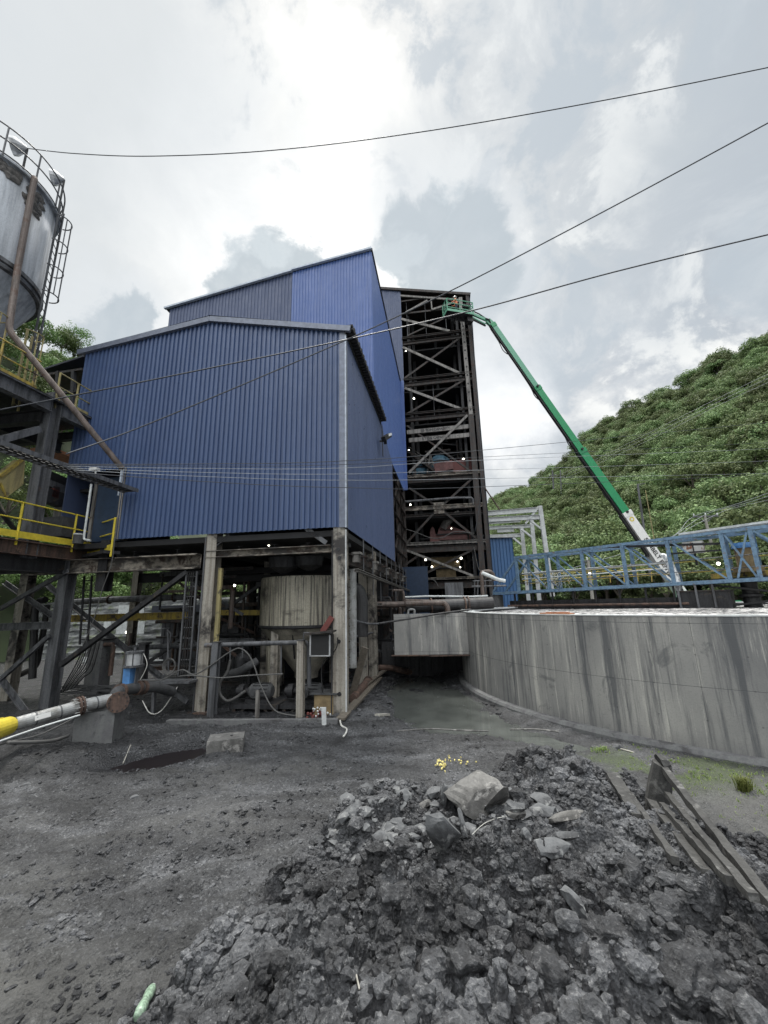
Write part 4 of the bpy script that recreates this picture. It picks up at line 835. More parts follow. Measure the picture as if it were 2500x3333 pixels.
b = MB(); b.quad(B(-10.3, -.15, 12.66), B(-4.82, -.15, 13.36), B(-4.82, 5.6, 13.36), B(-10.3, 5.6, 12.66)); b.quad(B(-4.82, -.15, 13.36), B(.5, -.15, 12.12), B(.5, 5.58, 12.12), B(-4.82, 5.58, 13.36)); b.build('roof', 'trim_dark', lowb)
b = MB(); 
for k in range(38): v0 = -.1+k*.19; b.bb(.26, .50+.02*(k % 2), v0, v0+.12, 12.02-.0*k, 12.22)
b.bb(.235, .47, -.1, 7.1, 12.10, 12.20); b.bb(.205, .25, -.1, 7.1, 11.9, 12.12); b.build('eave', 'black', lowb)
b = MB(); b.bb(-.9, -.1, 1.2, 2.4, 12.75, 12.85); b.bb(-.8, -.2, 1.3, 2.3, 12.2, 12.75); b.build('roof_vent', 'trim_dark', lowb)
def col(u, v, z0, z1, mt, w=.34, h=.34, parent=lowb, t=.03, nm='column'):
    b = MB(); b.beam(B(u, v, z0), B(u, v, z1), w, h, RV, 'I', t); return b.build(nm, mt, parent)
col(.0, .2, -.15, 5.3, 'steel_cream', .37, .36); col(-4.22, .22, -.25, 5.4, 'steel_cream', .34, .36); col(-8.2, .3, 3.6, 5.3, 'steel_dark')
b = MB(); b.bb(-4.02, -3.9, .2, .3, -.2, 4.2); b.build('column_edge', 'yellow_pale', lowb)
for u0, u1, mt in ((.19, .225, 'white_dull'), (-.225, -.19, 'steel_dark')):
    b = MB(); b.bb(u0, u1, -.01, .05, -.15, 5.2); b.build('flange_edge', mt, lowb)
b = MB(); b.bb(-4.43, -4.39, .0, .4, -.2, 5.2); b.build('column_side', 'steel_grey', lowb)
for u in (0, -4.22): b = MB(); b.bb(u-.3, u+.3, -.1, .5, -.12, .02); b.build('base_plate', 'rust', lowb)
# holes on the corner column: dark round plates
for z in (4.6, 4.35, 1.95, .55):
    b = MB(); b.lathe(B(-.0+.03*math.sin(z*5), .018, z), [(.001, .012), (.055, .012), (.06, -.002)], 10, axis=(RU, UP, -RV)); b.build('bolt_hole', 'steel_dark', lowb)
def pb(name, fn, a, c_, w, h, mt, parent, prof='box', up=UP, t=.02):
    b = MB(); b.beam(fn(*a), fn(*c_), w, h, up, prof, t); return b.build(name, mt, parent)
V15 = lambda x, y: Vp(x, y, .12)
pb('beam', V15, k4(180, 368), k4(1135, 322), .22, .22, 'steel_peel', lowb, 'C'); pb('beam', V15, k4(-330, 435), k4(110, 415), .3, .45, 'steel_peel', lowb, 'C')
pb('beam', V15, k3(570, 215), k3(1525, 182), .3, .46, 'steel_peel', lowb, 'C') if False else None
pb('beam', V15, k3(200, 240), k3(1525, 185), .3, .46, 'steel_peel', lowb, 'C')
V5 = lambda x, y: Vp(x, y, .5)
pb('brace', V15, k4(1100, 280), k4(940, 165), .12, .14, 'steel_grey', lowb, 'L'); pb('brace', V15, k4(200, 330), k4(340, 215), .12, .14, 'steel_grey', lowb, 'L')
pb('brace', V15, k3(1450, 262), k3(470, 985), .16, .13, 'steel_dark', lowb, 'L'); pb('brace', lambda x, y: Vp(x, y, 2.0), k3(350, 355), k3(1250, 1085), .16, .15, 'steel_grey', lowb, 'L')
pb('beam', lambda x, y: Vp(x, y, 3.2), k3(520, 625), k3(1440, 600), .2, .28, 'yellow_worn', lowb, 'C'); pb('beam', lambda x, y: Vp(x, y, 4), k4(255, 815), k4(605, 815), .2, .2, 'yellow_worn', lowb)
# second and third frame rows under the floor
for v in (4.2, 8.2):
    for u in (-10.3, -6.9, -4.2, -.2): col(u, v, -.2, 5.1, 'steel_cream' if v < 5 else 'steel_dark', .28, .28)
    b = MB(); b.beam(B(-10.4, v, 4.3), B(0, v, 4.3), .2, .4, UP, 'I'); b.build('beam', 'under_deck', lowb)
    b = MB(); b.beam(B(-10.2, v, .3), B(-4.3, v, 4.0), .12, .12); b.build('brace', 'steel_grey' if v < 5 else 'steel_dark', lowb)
for u in (-9, -7.2, -5.6, -3.4, -2.2, -1.1):
    b = MB(); b.beam(B(u, .3, 4.75), B(u, 10.9, 4.75), .16, .3, UP, 'I'); b.build('joist', 'under_deck', lowb)
b = MB(); b.bb(-10, .15, .06, 17.9, 5.02, 5.2); b.bb(-9.9, .1, .5, 10.8, 7.2, 7.3); b.build('floor_deck', 'under_deck', lowb)
b = MB(); b.bb(-3.9, -.05, 10.9, 11.0, -.3, 5.0); b.bb(-4.0, -3.9, 4.4, 11.0, -.3, 5.0); b.build('dark_backing', 'dark_inside', lowb)  # dark sheets added so the bay behind reads as deep shade
b = MB(); b.bb(-1.7, -1.6, 11, 17.9, -.3, 11.2); b.build('dark_backing', 'dark_inside', lowb)  # another added dark sheet, for the shade behind the girts
# hanging hoppers and clutter under the deck
b = MB(); b.lathe(B(-2.4, 1.6, 0), [(.55, 4.6), (.5, 4.25), (.1, 4.05)], 16); b.lathe(B(-1.5, 1.6, 0), [(.5, 4.6), (.45, 4.3), (.1, 4.12)], 16); b.build('chute', 'steel_dark', lowb)
pb('beam', lambda x, y: Vp(x, y, 1.6), k4(905, 290), k4(1280, 290), .2, .16, 'steel_grey', lowb)
for z in (3.95, 3.55): pb('beam', lambda x, y: Vp(x, y, 3.), uvk := (k4(330, 500) if z > 3.8 else k4(330, 560)), (k4(1130, 470) if z > 3.8 else k4(1130, 520)), .2, .22, 'under_deck', lowb)
lamp(*k4(652, 295), lambda a, c_: Vp(a, c_, 1.2), .035, 'small warm lamp under the floor beam in front of the hopper'); lamp(*k4(388, 606), lambda a, c_: Vp(a, c_, 2.5), .045, 'lit lamp in the dark left of the cone bottomed tank')
lamp(*k4(933, 383), lambda a, c_: Vp(a, c_, 2.0), .02, 'tiny lamp under the floor above the cone bottomed tank'); lamp(*k3(980, 730), lambda a, c_: Vp(a, c_, 5.), .07, 'lit floodlight behind the long diagonal brace')
# side frame rows (below and behind the side cladding)
col(.05, 4.9, -.1, 5.1, 'steel_cream', .32, .32)
for v in (8.4, 11.4, 14.6, 17.7): col(.05, v, -.1, 11.3 if v > 11 else 5.2, 'tower_steel', .26, .26)
for z in (5.0, 6.1, 7.2, 8.3, 9.4, 10.5):
    b = MB(); b.beam(B(.17, 11.1, z), B(.17, 17.8, z), .09, .12, UP, 'C', .02); b.build('girt', 'tower_steel', lowb)
for a, c_ in (((11.4, 5.2), (14.6, 8.3)), ((14.6, 5.2), (17.7, 8.3)), ((11.4, 8.3), (14.6, 11.2)), ((14.6, 11.2), (17.7, 8.3)), ((11.4, 2.2), (14.6, 5))):
    b = MB(); b.beam(B(.1, *a), B(.1, *c_), .1, .1); b.build('brace', 'tower_steel', lowb)
b = MB(); b.beam(B(.15, .4, 4.35), B(.15, 17.8, 4.35), .16, .34, UP, 'C', .025); b.build('side_beam', 'tower_steel', lowb)
b = MB(); b.beam(B(.42, .45, 4.0), B(.42, 17.5, 3.75), .14, .09, UP, 'C', .02); b.build('cable_channel', 'tower_pale', lowb)
b = MB(); b.beam(B(.35, 4.6, 2.95), B(.35, 14, 2.9), .14, .1, UP, 'C', .02); b.build('cable_channel', 'tower_pale', lowb)
for k in range(14):
    v = .9+k*1.05; b = MB(); b.bb(.16, .45, v, v+.35, 4.55, 4.62); b.bb(.18, .38, v+.04, v+.1, 4.3, 4.55); b.bb(.18, .38, v+.25, v+.31, 4.3, 4.55); b.build('bracket', 'tower_steel' if k % 3 else 'tower_pale', lowb)
for k in range(9):
    v = 2+k*1.7; b = MB(); b.tube([B(.32, v, 5.2), B(.32, v, 3.9-.6*(k % 3))], .022, 5); b.build('hanger_rod', 'steel_grey', lowb)
# entrance at the left end
b = MB(); b.bb(-9.0, -7.75, .35, .4, 5.3, 7.6); o = b.build('door', 'door_blue', lowb); b = MB(); b.bb(-7.95, -7.88, .3, .35, 6.2, 6.4); b.build('handle', 'steel_grey', o)
b = MB(); b.bb(-7.72, -7.6, -.03, .4, 5.28, 7.8); b.build('door_frame', 'steel_cream', lowb)
b = MB(); b.bb(-9.12, -9.02, .3, .5, 5.3, 7.7); b.build('door_frame', 'tower_pale', lowb)

# ================================================================== TALL BLUE BUILDING
tall = thing('upper_building', 'taller bright blue ribbed building rising behind the low blue one', 'building', B(-5.5, 5.6, 12))
g2 = lambda u: interp(u, [-11.4, -4.15, .17], [19.3, 20.45, 21.0])
b = corr(MB(), lambda u: B(u, 5.6, 0), -11.35, -4.15, lambda u: 11.6, g2, -RV, .19, .035); b.build('front_wall', 'clad_dull', tall, label='dull purplish blue left part of the upper front wall')
b = corr(MB(), lambda u: B(u, 5.55, 0), -4.15, .17, lambda u: 11.6, g2, -RV, .16, .03); b.build('front_wall', 'clad_bright', tall, label='bright new blue right part of the upper front wall')
b = corr(MB(), lambda v: B(.17, v, 0), 5.55, 17.7, lambda v: 11.3, lambda v: interp(v, [5.6, 17.7], [21.0, 20.5]), RU, .2, .02); b.build('side_wall', 'clad_bright', tall)
b = corr(MB(), lambda u: B(u, 17.68, 0), .19, .47, lambda u: 11.35, lambda u: 20.6, -RV, .09, .02); b.build('corner_return', 'clad_bright', tall)
b = MB(); b.quad(B(-11.6, 5.45, 19.35), B(-4.15, 5.45, 20.53), B(-4.15, 17.7, 20.4), B(-11.6, 17.7, 19.3)); b.quad(B(-4.15, 5.45, 20.53), B(.25, 5.45, 21.1), B(.25, 17.7, 20.6), B(-4.15, 17.7, 20.4)); b.build('roof', 'trim_dark', tall)
b = MB(); b.beam(B(-11.6, 5.47, 19.33), B(-4.15, 5.47, 20.5), .14, .1); b.beam(B(-4.15, 5.44, 20.52), B(.22, 5.44, 21.07), .14, .1); b.build('roof_edge', 'trim_pale', tall)
b = MB(); b.bb(-11.38, -11.33, 5.62, 17.7, 11.7, 19.25); b.build('left_wall', 'clad_dull', tall)
b = MB(); b.bb(.02, .15, 5.7, 17.6, 11.2, 11.28); b.build('sill', 'black', tall)

# ================================================================== OPEN STEEL TOWER
tow = thing('open_tower', 'tall open fronted steel tower with dark floors and cross bracing', 'tower', B(2.3, 18, 0))
P18 = lambda x, y: Vp(x, y, 18.0); P182 = lambda x, y: Vp(x, y, 18.12)
rt = lambda u: interp(u, [-4, .46, 6.3], [30.6, 29.5, 28.05])
b = corr(MB(), lambda u: B(u, 18, 0), -4, .47, lambda u: 19.8, lambda u: rt(u)-.05, -RV, .17, .03); b.build('cladding_strip', 'clad_dull', tow)
b = MB(); b.quad(B(-4, 17.85, rt(-4)), B(6.35, 17.85, rt(6.35)), B(6.35, 27, rt(6.35)), B(-4, 27, rt(-4))); b.beam(B(-4, 17.9, rt(-4)), B(6.35, 17.9, rt(6.35)), .12, .22); b.build('roof', 'tower_steel', tow)
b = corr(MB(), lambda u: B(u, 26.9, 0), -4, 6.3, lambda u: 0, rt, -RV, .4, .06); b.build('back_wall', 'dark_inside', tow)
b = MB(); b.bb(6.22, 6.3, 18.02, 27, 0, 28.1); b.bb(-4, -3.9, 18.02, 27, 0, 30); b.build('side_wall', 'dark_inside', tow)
b = MB(); b.bb(5.95, 6.21, 17.9, 18.1, 1.8, 28.0); b.build('corner_trim', 'tower_steel', tow)
def tcol(a, c_, w, mt): b = MB(); b.beam(P18(*a), P18(*c_), w, .3, RV, 'I', .03); return b.build('column', mt, tow)
tcol(k5(1200, 300), k5(1250, 1400), .34, 'tower_pale') if False else None
b = MB(); b.beam(B(5.62, 18.05, 17.2), B(5.50, 18.05, 27.9), .30, .3, RV, 'I', .03); o = b.build('column', 'tower_pale', tow)
for k in range(13):
    b = MB(); b.lathe(B(5.62-.12*(k*.75)/10, 17.89, 17.6+k*.75), [(.001, .015), (.07, .015), (.075, 0)], 10, axis=(RU, UP, -RV)); b.build('bolt_hole', 'steel_dark', tow)
b = MB(); b.beam(B(5.55, 18.05, -.1), B(5.62, 18.05, 17.2), .40, .34, RV, 'I', .03); b.build('column', 'tower_steel', tow)
b = MB(); b.beam(B(.0, 18.05, -.1), B(.0, 18.05, 19), .40, .34, RV, 'I', .03); b.build('column', 'tower_steel', tow)
b = MB(); b.beam(B(5.1, 18.6, -.1), B(5.1, 18.6, 27), .2, .2, RV, 'I', .03); b.build('column', 'steel_dark', tow)
for z, h, mt, off in ((24.72, .16, 'tower_steel', 0), (24.28, .30, 'tower_steel', .15), (20.85, .16, 'tower_steel', 0), (20.42, .34, 'tower_steel', .15), (17.75, .16, 'tower_steel', 0), (17.32, .34, 'tower_steel', .15), (12.48, .22, 'steel_peel', 0), (12.15, .35, 'tower_steel', .12), (9.92, .30, 'steel_peel', 0), (9.4, .2, 'tower_steel', .2), (7.22, .22, 'tower_pale', 0), (6.8, .45, 'tower_steel', .12), (4.62, .16, 'steel_peel', 0), (4.15, .5, 'tower_steel', .2)):
    u0 = .45 if z > 11 else (.0 if z > 5 else 1.3); u1 = 5.95
    b = MB(); b.beam(B(u0, 18+off, z), B(u1, 18+off, z-.0), .22, h, UP, 'I', .03); b.build('floor_beam', mt, tow)
tbeams = []
for z0, a, c_ in ((16.25, k5(580, 1685), k5(1270, 1618)), (15.5, k5(600, 1772), k5(1255, 1712))):
    b = MB(); b.beam(P182(*a), P182(*c_), .16, .34); o = b.build('crane_beam', 'tower_pale', tow); tbeams.append((P182(*a), P182(*c_)))
for (a, c_), s in zip(tbeams, ('10 TON CAPACITY', '5 TON CAPACITY')):
    d = c_-a; p = a+d*.45-RV*.09; text_obj('lettering', s, .27, p, d, UP, 'text_dark', tow, .008)
for a, c_, w, mt in ((k5(510, 208), k5(1150, 255), .16, 'tower_pale'), (k5(565, 390), k5(800, 258), .14, 'tower_pale'), (k5(840, 250), k5(850, 360), .16, 'tower_pale'), (k5(850, 358), k5(1150, 262), .16, 'tower_pale'), (k5(515, 272), k5(1000, 205), .1, 'tower_steel'), (k5(520, 405), k5(1010, 350), .14, 'tower_steel'),
        (k5(520, 460), k5(1040, 590), .2, 'tower_pale'), (k5(590, 640), k5(1040, 425), .12, 'tower_steel'), (k5(535, 765), k5(1155, 1048), .2, 'tower_pale'), (k5(1165, 655), k5(555, 1100), .16, 'tower_steel'),
        (k5(555, 1205), k5(1175, 1435), .2, 'tower_pale'), (k5(1200, 1115), k5(575, 1490), .16, 'tower_steel'), (k5(1232, 1500), k6(600, 295), .18, 'tower_pale'), (k5(580, 1612), k6(1255, 268), .12, 'tower_steel'),
        (k6(605, 460), k6(885, 642), .15, 'tower_steel'), (k6(968, 642), k6(1290, 352), .16, 'tower_steel'), (k6(580, 1048), k6(892, 708), .16, 'tower_steel'), (k6(968, 706), k6(1340, 1012), .16, 'tower_steel'),
        (k6(570, 1130), k6(1295, 1408), .16, 'tower_pale'), (k6(690, 1428), k6(1345, 1098), .15, 'tower_steel'), (k6(530, 1312), k6(700, 1192), .16, 'tower_steel')):
    pb('brace', P18 if mt == 'tower_pale' else P182, a, c_, .1, w, mt, tow, up=RV*-1 if False else UP)
b = MB(); b.box(P18(*k6(925, 675)), (.75, .06, .85), (RU, RV, UP)); b.build('gusset_plate', 'steel_peel', tow)
for z in (24.5, 20.6, 17.5, 12.0, 9.3, 7.0, 4.3):
    b = MB(); b.bb(-3.9, 6.2, 18.3 if z < 13 else 19.5, 26.8, z-.12, z); b.build('floor', 'under_deck', tow)
for u, v in ((1.2, 21), (3.2, 22.5), (4.8, 20.8), (2, 24.5), (.9, 19.6)):
    b = MB(); b.beam(B(u, v, 0), B(u, v, 28), .25, .25); b.build('inner_column', 'steel_dark', tow)
for k, (u, z0, z1) in enumerate(((5.0, 4.6, 7.0), (5.15, 7.3, 9.7), (1.0, 17.5, 20.4), (2.8, 17.5, 20.4), (.9, 24.5, 28.5), (2.5, 24.8, 28.8), (4.2, 25, 28.2))):
    b = MB(); b.tube([B(u, 18.4, z0), B(u, 18.4, z1)], .03, 5); b.build('hanger_rod', 'steel_grey', tow)
# inside the tower: tanks, stair, hopper, crusher
P20 = lambda x, y: Vp(x, y, 19.6); P21 = lambda x, y: Vp(x, y, 20.5)
for px, py, r, mt, lb in ((k6(930, 210)+(1.0, 'machine_blue', 'larger pale blue round vessel behind the tower bracing')), (k6(725, 262)+(.75, 'machine_blue', 'smaller pale blue vessel left of the larger one in the tower'))):
    p = P21(px, py); t = thing('blue_vessel', lb, 'vessel', p-UP*r*.7); b = MB(); b.lathe(p, [(.001, r*.8), (r*.5, r*.7), (r*.85, r*.4), (r, 0), (r, -r*.6), (r*.9, -r*.7)], 16); b.build('shell', mt, t, smooth=True); b = MB(); b.lathe(p, [(r*1.02, .08), (r*1.06, 0), (r*1.02, -.08)], 16); b.build('band', 'steel_dark', t)
t = thing('red_machine', 'faded red machine housing on the tower floor under the vessels', 'machine', P20(*k6(1050, 290)))
b = MB(); b.beam(P20(*k6(880, 265)), P20(*k6(1075, 225)), 1.0, .75); b.build('housing', 'machine_red', t); b = MB(); b.beam(P20(*k6(1075, 250)), P20(*k6(1310, 215)), 1.0, .95); b.build('housing', 'red_dark', t); b = MB(); b.beam(P20(*k6(830, 110)), P20(*k6(800, 300)), .12, .16); b.beam(P20(*k6(835, 110)), P20(*k6(880, 260)), .12, .16); b.build('a_frame', 'tower_pale', t)
t = thing('tower_stair', 'steep steel stair with handrails inside the open tower', 'stair', P21(*k6(760, 160)))
b = MB(); b.beam(P20(*k6(595, 75)), P20(*k6(900, 300)), .7, .2); b.build('stringer', 'tower_steel', t); b = MB()
for o_ in (0, 28, 56): b.tube([P20(*k6(600, 70-o_)), P20(*k6(870, 250-o_))], .025, 5)
for k in range(5): b.tube([P20(*k6(600+60*k, 70+40*k)), P20(*k6(600+60*k, 70+40*k-58))], .025, 5)
b.build('handrail', 'tower_pale', t)
b = MB(); pp = [k6(605, 470), k6(620, 300)]
t = thing('crusher', 'rounded faded red crusher with black lettering on a tower floor', 'machine', P20(*k6(1090, 1000)))
c0 = P20(*k6(915, 1022)); c1 = P20(*k6(1270, 1012)); sc_ = np.linalg.norm(c1-c0); d = (c1-c0)/sc_
prof = [(0, 0), (0, .45), (.03, .75), (.09, .98), (.17, 1.08), (.28, 1.10), (.42, .98), (.60, .80), (.80, .62), (1, .48), (1, 0)]
hh = 1.12; vs = [c0+d*sc_*x+UP*y*hh for x, y in prof]; n = len(prof); vs += [v+RV*1.2 for v in vs]; fs = [tuple(range(n)), tuple(range(n, 2*n))[::-1]]+[(i, (i+1) % n, n+(i+1) % n, n+i) for i in range(n)]
b = MB(); b.add(vs, fs); b.build('crusher_body', 'machine_red', t); text_obj('lettering', 'McLanahan', .24, c0+d*sc_*.28+UP*.72*hh-RV*.02, d, UP, 'text_dark', t, .006)
b = MB(); c2 = P20(*k6(830, 1040)); prof = [(0, 0), (.02, .7), (.1, 1.05), (.25, 1.2), (.38, 1.0), (.42, .6), (.7, .45), (.75, 0)]; vs = [c2+d*x*1.05+UP*y for x, y in prof]; n = len(prof); vs += [v+RV*.5 for v in vs]; b.add(vs, [tuple(range(n)), tuple(range(n, 2*n))[::-1]]+[(i, (i+1) % n, n+(i+1) % n, n+i) for i in range(n)]); b.build('guard', 'machine_red', t)
b = MB(); b.tube([P20(*k6(965, 900)), P20(*k6(990, 850)), P20(*k6(1080, 770)), P20(*k6(1150, 730))], [.28, .3, .3, .28], 12); b.build('feed_duct', 'tower_pale', t)
t = thing('hopper', 'brown box shaped hopper low inside the open tower', 'hopper', P21(*k6(1000, 1430))); c0 = P21(*k6(1000, 1320)); b = MB(); b.box(c0+UP*.35, (2.2, 1.6, .9), (RU, RV, UP)); b.box(c0-UP*.5, (1.5, 1.2, .9), (RU, RV, UP)); b.build('hopper_body', 'machine_tan', t); b = MB(); b.box(c0-UP*.08, (2.4, 1.7, .1), (RU, RV, UP)); b.box(c0+UP*.8, (2.4, 1.7, .08), (RU, RV, UP)); b.build('flange', 'steel_dark', t)
for i, (kk, px, py, rr, lb) in enumerate(((k5, 568, 812, .11, 'topmost lit lamp at the left of the open tower'), (k5, 613, 1070, .07, 'dim lamp just above the second tower beam'), (k5, 655, 1318, .11, 'lit lamp in the third bay of the tower'), (k5, 600, 1875, .08, 'lamp at the head of the tower stair'), (k6, 1190, 150, .14, 'lit lamp above the faded red machine'),
        (k6, 617, 640, .10, 'slanted lamp above the left end of the worn tower beam'), (k6, 1268, 750, .08, 'lamp right of the striped feed duct'), (k6, 1060, 897, .06, 'small lamp just above the crusher'), (k6, 781, 1233, .11, 'left lamp of the lowest bay with five lamps'), (k6, 850, 1310, .10, 'lamp lower left beside the brown hopper'), (k6, 1165, 1217, .12, 'largest lamp right above the brown hopper'), (k6, 1125, 1253, .08, 'flat lamp just left of the largest hopper lamp'), (k6, 1155, 1315, .07, 'faint lamp lowest on the right of the hopper'))):
    lamp(*kk(px, py), P20, rr*.72, lb, 'lamps inside the tower')
# pipes in the tower
def pipe(name, pts, r, mt, label, cat='pipe', group=None, n=10, sm=6, flanges=()):
    P = [np.asarray(p, float) for p in pts]; 
    # round the corners
    Q = [P[0]]
    for i in range(1, len(P)-1):
        a = P[i]-P[i-1]; c_ = P[i+1]-P[i]; la, lc = np.linalg.norm(a), np.linalg.norm(c_); k = min(la, lc, r*5)*.45
        s = P[i]-a/la*k; e = P[i]+c_/lc*k
        for t in np.linspace(0, 1, sm): Q.append((1-t)**2*s+2*t*(1-t)*P[i]+t*t*e)
    Q.append(P[-1])
    b = MB(); b.tube(Q, r, n)
    if not flanges: o = b.build(name, mt, smooth=False); return tag(o, label, cat, group)
    t_ = thing(name, label, cat, P[0]*[1, 1, 1], group); b.build('pipe_body', mt, t_)
    for f, w in flanges:
        tot = np.cumsum([0]+[np.linalg.norm(Q[i+1]-Q[i]) for i in range(len(Q)-1)]); s = f*tot[-1]; i = min(len(Q)-2, int(np.searchsorted(tot, s))-1 if s > 0 else 0); i = max(i, 0); dd_ = (Q[i+1]-Q[i]); dd_ /= np.linalg.norm(dd_); p = Q[i]+dd_*(s-tot[i])
        b = MB(); b.tube([p-dd_*w/2, p+dd_*w/2], r*1.35, 16); b.build('flange', 'rust', t_)
    return t_
pipe('process_pipe', [P18(*k6(560, 608)), P18(*k6(1100, 565)), P18(*k6(1290, 565)), P18(*k6(1295, 640))], .09, 'steel_grey', 'grey bent pipe running across a tower bay below the third lamp')
Y17 = lambda x, y: Yp(x, y, 17.3); Y20 = lambda x, y: Yp(x, y, 20.5); Y22 = lambda x, y: Yp(x, y, 22)
pipe('return_pipe', [Yp(*kc(120, 1055), 16.9), Y17(*kc(560, 1050)), Y17(*kc(760, 1038)), Y17(*kc(985, 1040)), Y17(*kc(1020, 1090)), Y17(*kc(1022, 1150))], .115, 'pipe_rust', 'rusty brown pipe bending down above the flume wall', flanges=((.45, .05),))
pipe('riser_pipe', [Y17(*kc(560, 1048))+[0, .5, .12], Y20(*kc(900, 1020)), Y20(*kc(1370, 1003)), Y20(*kc(1398, 975)), Y20(*kc(1380, 700)), Y20(*kc(1500, 695)), Y20(*kc(1525, 800))], .10, 'pipe_rust', 'rusty pipe rising beside the tower foot and looping over')
pipe('main_pipe', [Yp(*kc(560, 1085), 19), Yp(*kc(1050, 1060), 19), Yp(*kc(1505, 1035), 19)], .27, 'pipe_dark', 'fat black pipe lying behind the flume wall', n=20, flanges=((.30, .06), (.68, .06), (.72, .06)))
pipe('white_hose', [Yp(*kc(1390, 712), 20), Yp(*kc(1470, 745), 20), Yp(*kc(1560, 785), 20), Yp(*kc(1640, 800), 20)], .09, 'lit_pale', 'short white pipe between tower foot and bridge end')
pipe('handrail_pipe', [Yp(*kc(280, 1258), 14.6), Yp(*kc(560, 1215), 14.9), Yp(*kc(930, 1152), 15.2), Yp(*kc(1275, 1108), 15.4), Yp(*kc(1282, 1140), 15.4)], .035, 'pipe_dark', 'thin slanting pipe passing in front of the flume wall')
pipe('vertical_pipe', [Yp(*kc(10, 880), 15), Yp(*kc(60, 905), 15), Yp(*kc(90, 1000), 15), Yp(*kc(85, 1400), 15)], .24, 'pipe_dark', 'fat black pipe turning down beside the corner column', n=18)
pipe('tower_main', [Yp(*kc(530, 900), 18.5), Yp(*kc(545, 940), 18.5), Yp(*kc(548, 1130), 18.5)], .06, 'pipe_rust', 'thin vertical pipe at the inner corner of plant and tower')
pipe('small_pipe', [Yp(*kc(430, 900), 17), Yp(*kc(530, 900), 18.2)], .05, 'pipe_rust', 'short pipe meeting the inner corner of plant and tower')
pipe('floor_pipe', [G(*kc(210, 1740), .35)+[0, 0, 0], G(*kc(400, 1735), .3), G(*kc(530, 1770), .22), G(*kc(640, 1790), .0)], .12, 'rust', 'rusty pipe lying in the mud under the flume')
pipe('pale_pipe', [Yp(*kc(560, 975), 19.8), Yp(*kc(800, 965), 19.8), Yp(*kc(1290, 968), 20.2), Yp(*kc(1450, 960), 20.4)], .045, 'lit_pale', 'pale thin pipe running along the tower foot')
pipe('pump_pipe', [Y17(*kc(590, 1160)), Y17(*kc(595, 1105)), Y17(*kc(660, 1105)), Y17(*kc(662, 1160))], .05, 'pipe_grey', 'small grey arched pipe above the flume wall')
# clutter at the tower foot
t = thing('foot_railing', 'tower foot walkway railing and posts left of the blue bridge', 'railing', Y20(*kc(1400, 960))); b = MB()
for x in (1310, 1345, 1425, 1500): b.tube([Y20(*kc(x, 800)), Y20(*kc(x, 960))], .03, 6)
b.build('post', 'steel_grey', t); b = MB(); b.tube([Y20(*kc(1290, 800)), Y20(*kc(1510, 795))], .03, 6); b.tube([Y20(*kc(1280, 860)), Y20(*kc(1650, 850))], .05, 6); b.build('rail', 'steel_grey', t)
t = thing('motor_box', 'grey junction box on posts at the tower foot', 'box', Y20(*kc(1090, 1000))); b = MB(); b.box(Y20(*kc(1090, 905)), (.9, .4, .8), (RU, RV, UP)); b.build('box_body', 'steel_grey', t); b = MB(); b.beam(Y20(*kc(1050, 870)), Y20(*kc(1050, 1000)), .06, .06); b.beam(Y20(*kc(1130, 870)), Y20(*kc(1130, 1000)), .06, .06); b.build('leg', 'steel_dark', t)
for x, mt in ((660, 'door_blue'), (960, 'dusty')):
    pass
b = MB(); b.box(Yp(*kc(655, 900), 28), (2.0, .1, 3.2), (RU, RV, UP)); o = b.build('switch_room', 'door_blue'); tag(o, 'dark blue panel cabinet inside the tower foot', 'cabinet')
# slurry hoses crossing the tower face
def cable(pts, r, mt, label, name='cable', cat='cable', group=None, sm=8, n=6):
    b = MB(); b.tube(catmull([np.asarray(p, float) for p in pts], sm), r, n); o = b.build(name, mt, smooth=True); return tag(o, label, cat, group)
cable([P18(*k6(560, 905))-RV*.2, P18(*k6(700, 950))-RV*.2, P18(*k6(830, 1000))-RV*.2, P18(*k6(960, 1000))-RV*.2, P18(*k6(1100, 935))-RV*.2, P18(*k6(1310, 955))-RV*.2], .03, 'hose', 'black hose sagging across the crusher bay')
cable([P18(*k6(570, 1365))-RV*.2, P18(*k6(700, 1440))-RV*.2, P18(*k6(860, 1450))-RV*.2, P18(*k6(920, 1525))-RV*.2], .03, 'hose', 'hose hanging at the lower left of the tower')
cable([P18(*k6(1300, 1100))-RV*.2, P18(*k6(1330, 1250))-RV*.2, P18(*k6(1350, 1330))-RV*.2, P18(*k6(1420, 1420))-RV*.2], .03, 'hose', 'hose hanging at the lower right of the tower')
cable([Vp(*k5(1285, 470), 17.6), Vp(*k5(1320, 1000), 17.6), Vp(*k5(1355, 1500), 17.6), Vp(*k6(1385, 260), 17.6), Vp(*k6(1370, 600), 17.6), Vp(*k6(1310, 950), 17.6)], .02, 'wire', 'thin line hanging from the lift basket down the tower edge')
cable([Vp(*k6(1410, 440), 18), Vp(*k6(1580, 695), 18)], .05, 'rust', 'slanting stay rod from the tower to the white frame', 'stay_rod', 'rod')

# security camera on the side wall
t = thing('security_camera', 'white security camera on a black bracket on the blue side wall', 'camera', B(.25, 7.7, 11.3)); S = lambda x, y, u=.55: Up_(*k5(x, y), u)
b = MB(); b.beam(Up_(*k5(285, 1780), .23), S(355, 1775), .07, .07); b.beam(S(345, 1765), S(348, 1810), .14, .14); b.build('bracket', 'black', t)
b = MB(); b.beam(S(325, 1755), S(390, 1715, .75), .22, .2); b.build('camera_body', 'black', t); b = MB(); b.beam(S(362, 1722, .66), S(398, 1708, .8), .24, .12); b.build('sun_hood', 'white_dull', t)
b = MB(); b.bb(.225, .24, 7.3, 7.55, 10.3, 12.0); b.build('mount_plate', 'trim_dark', t)

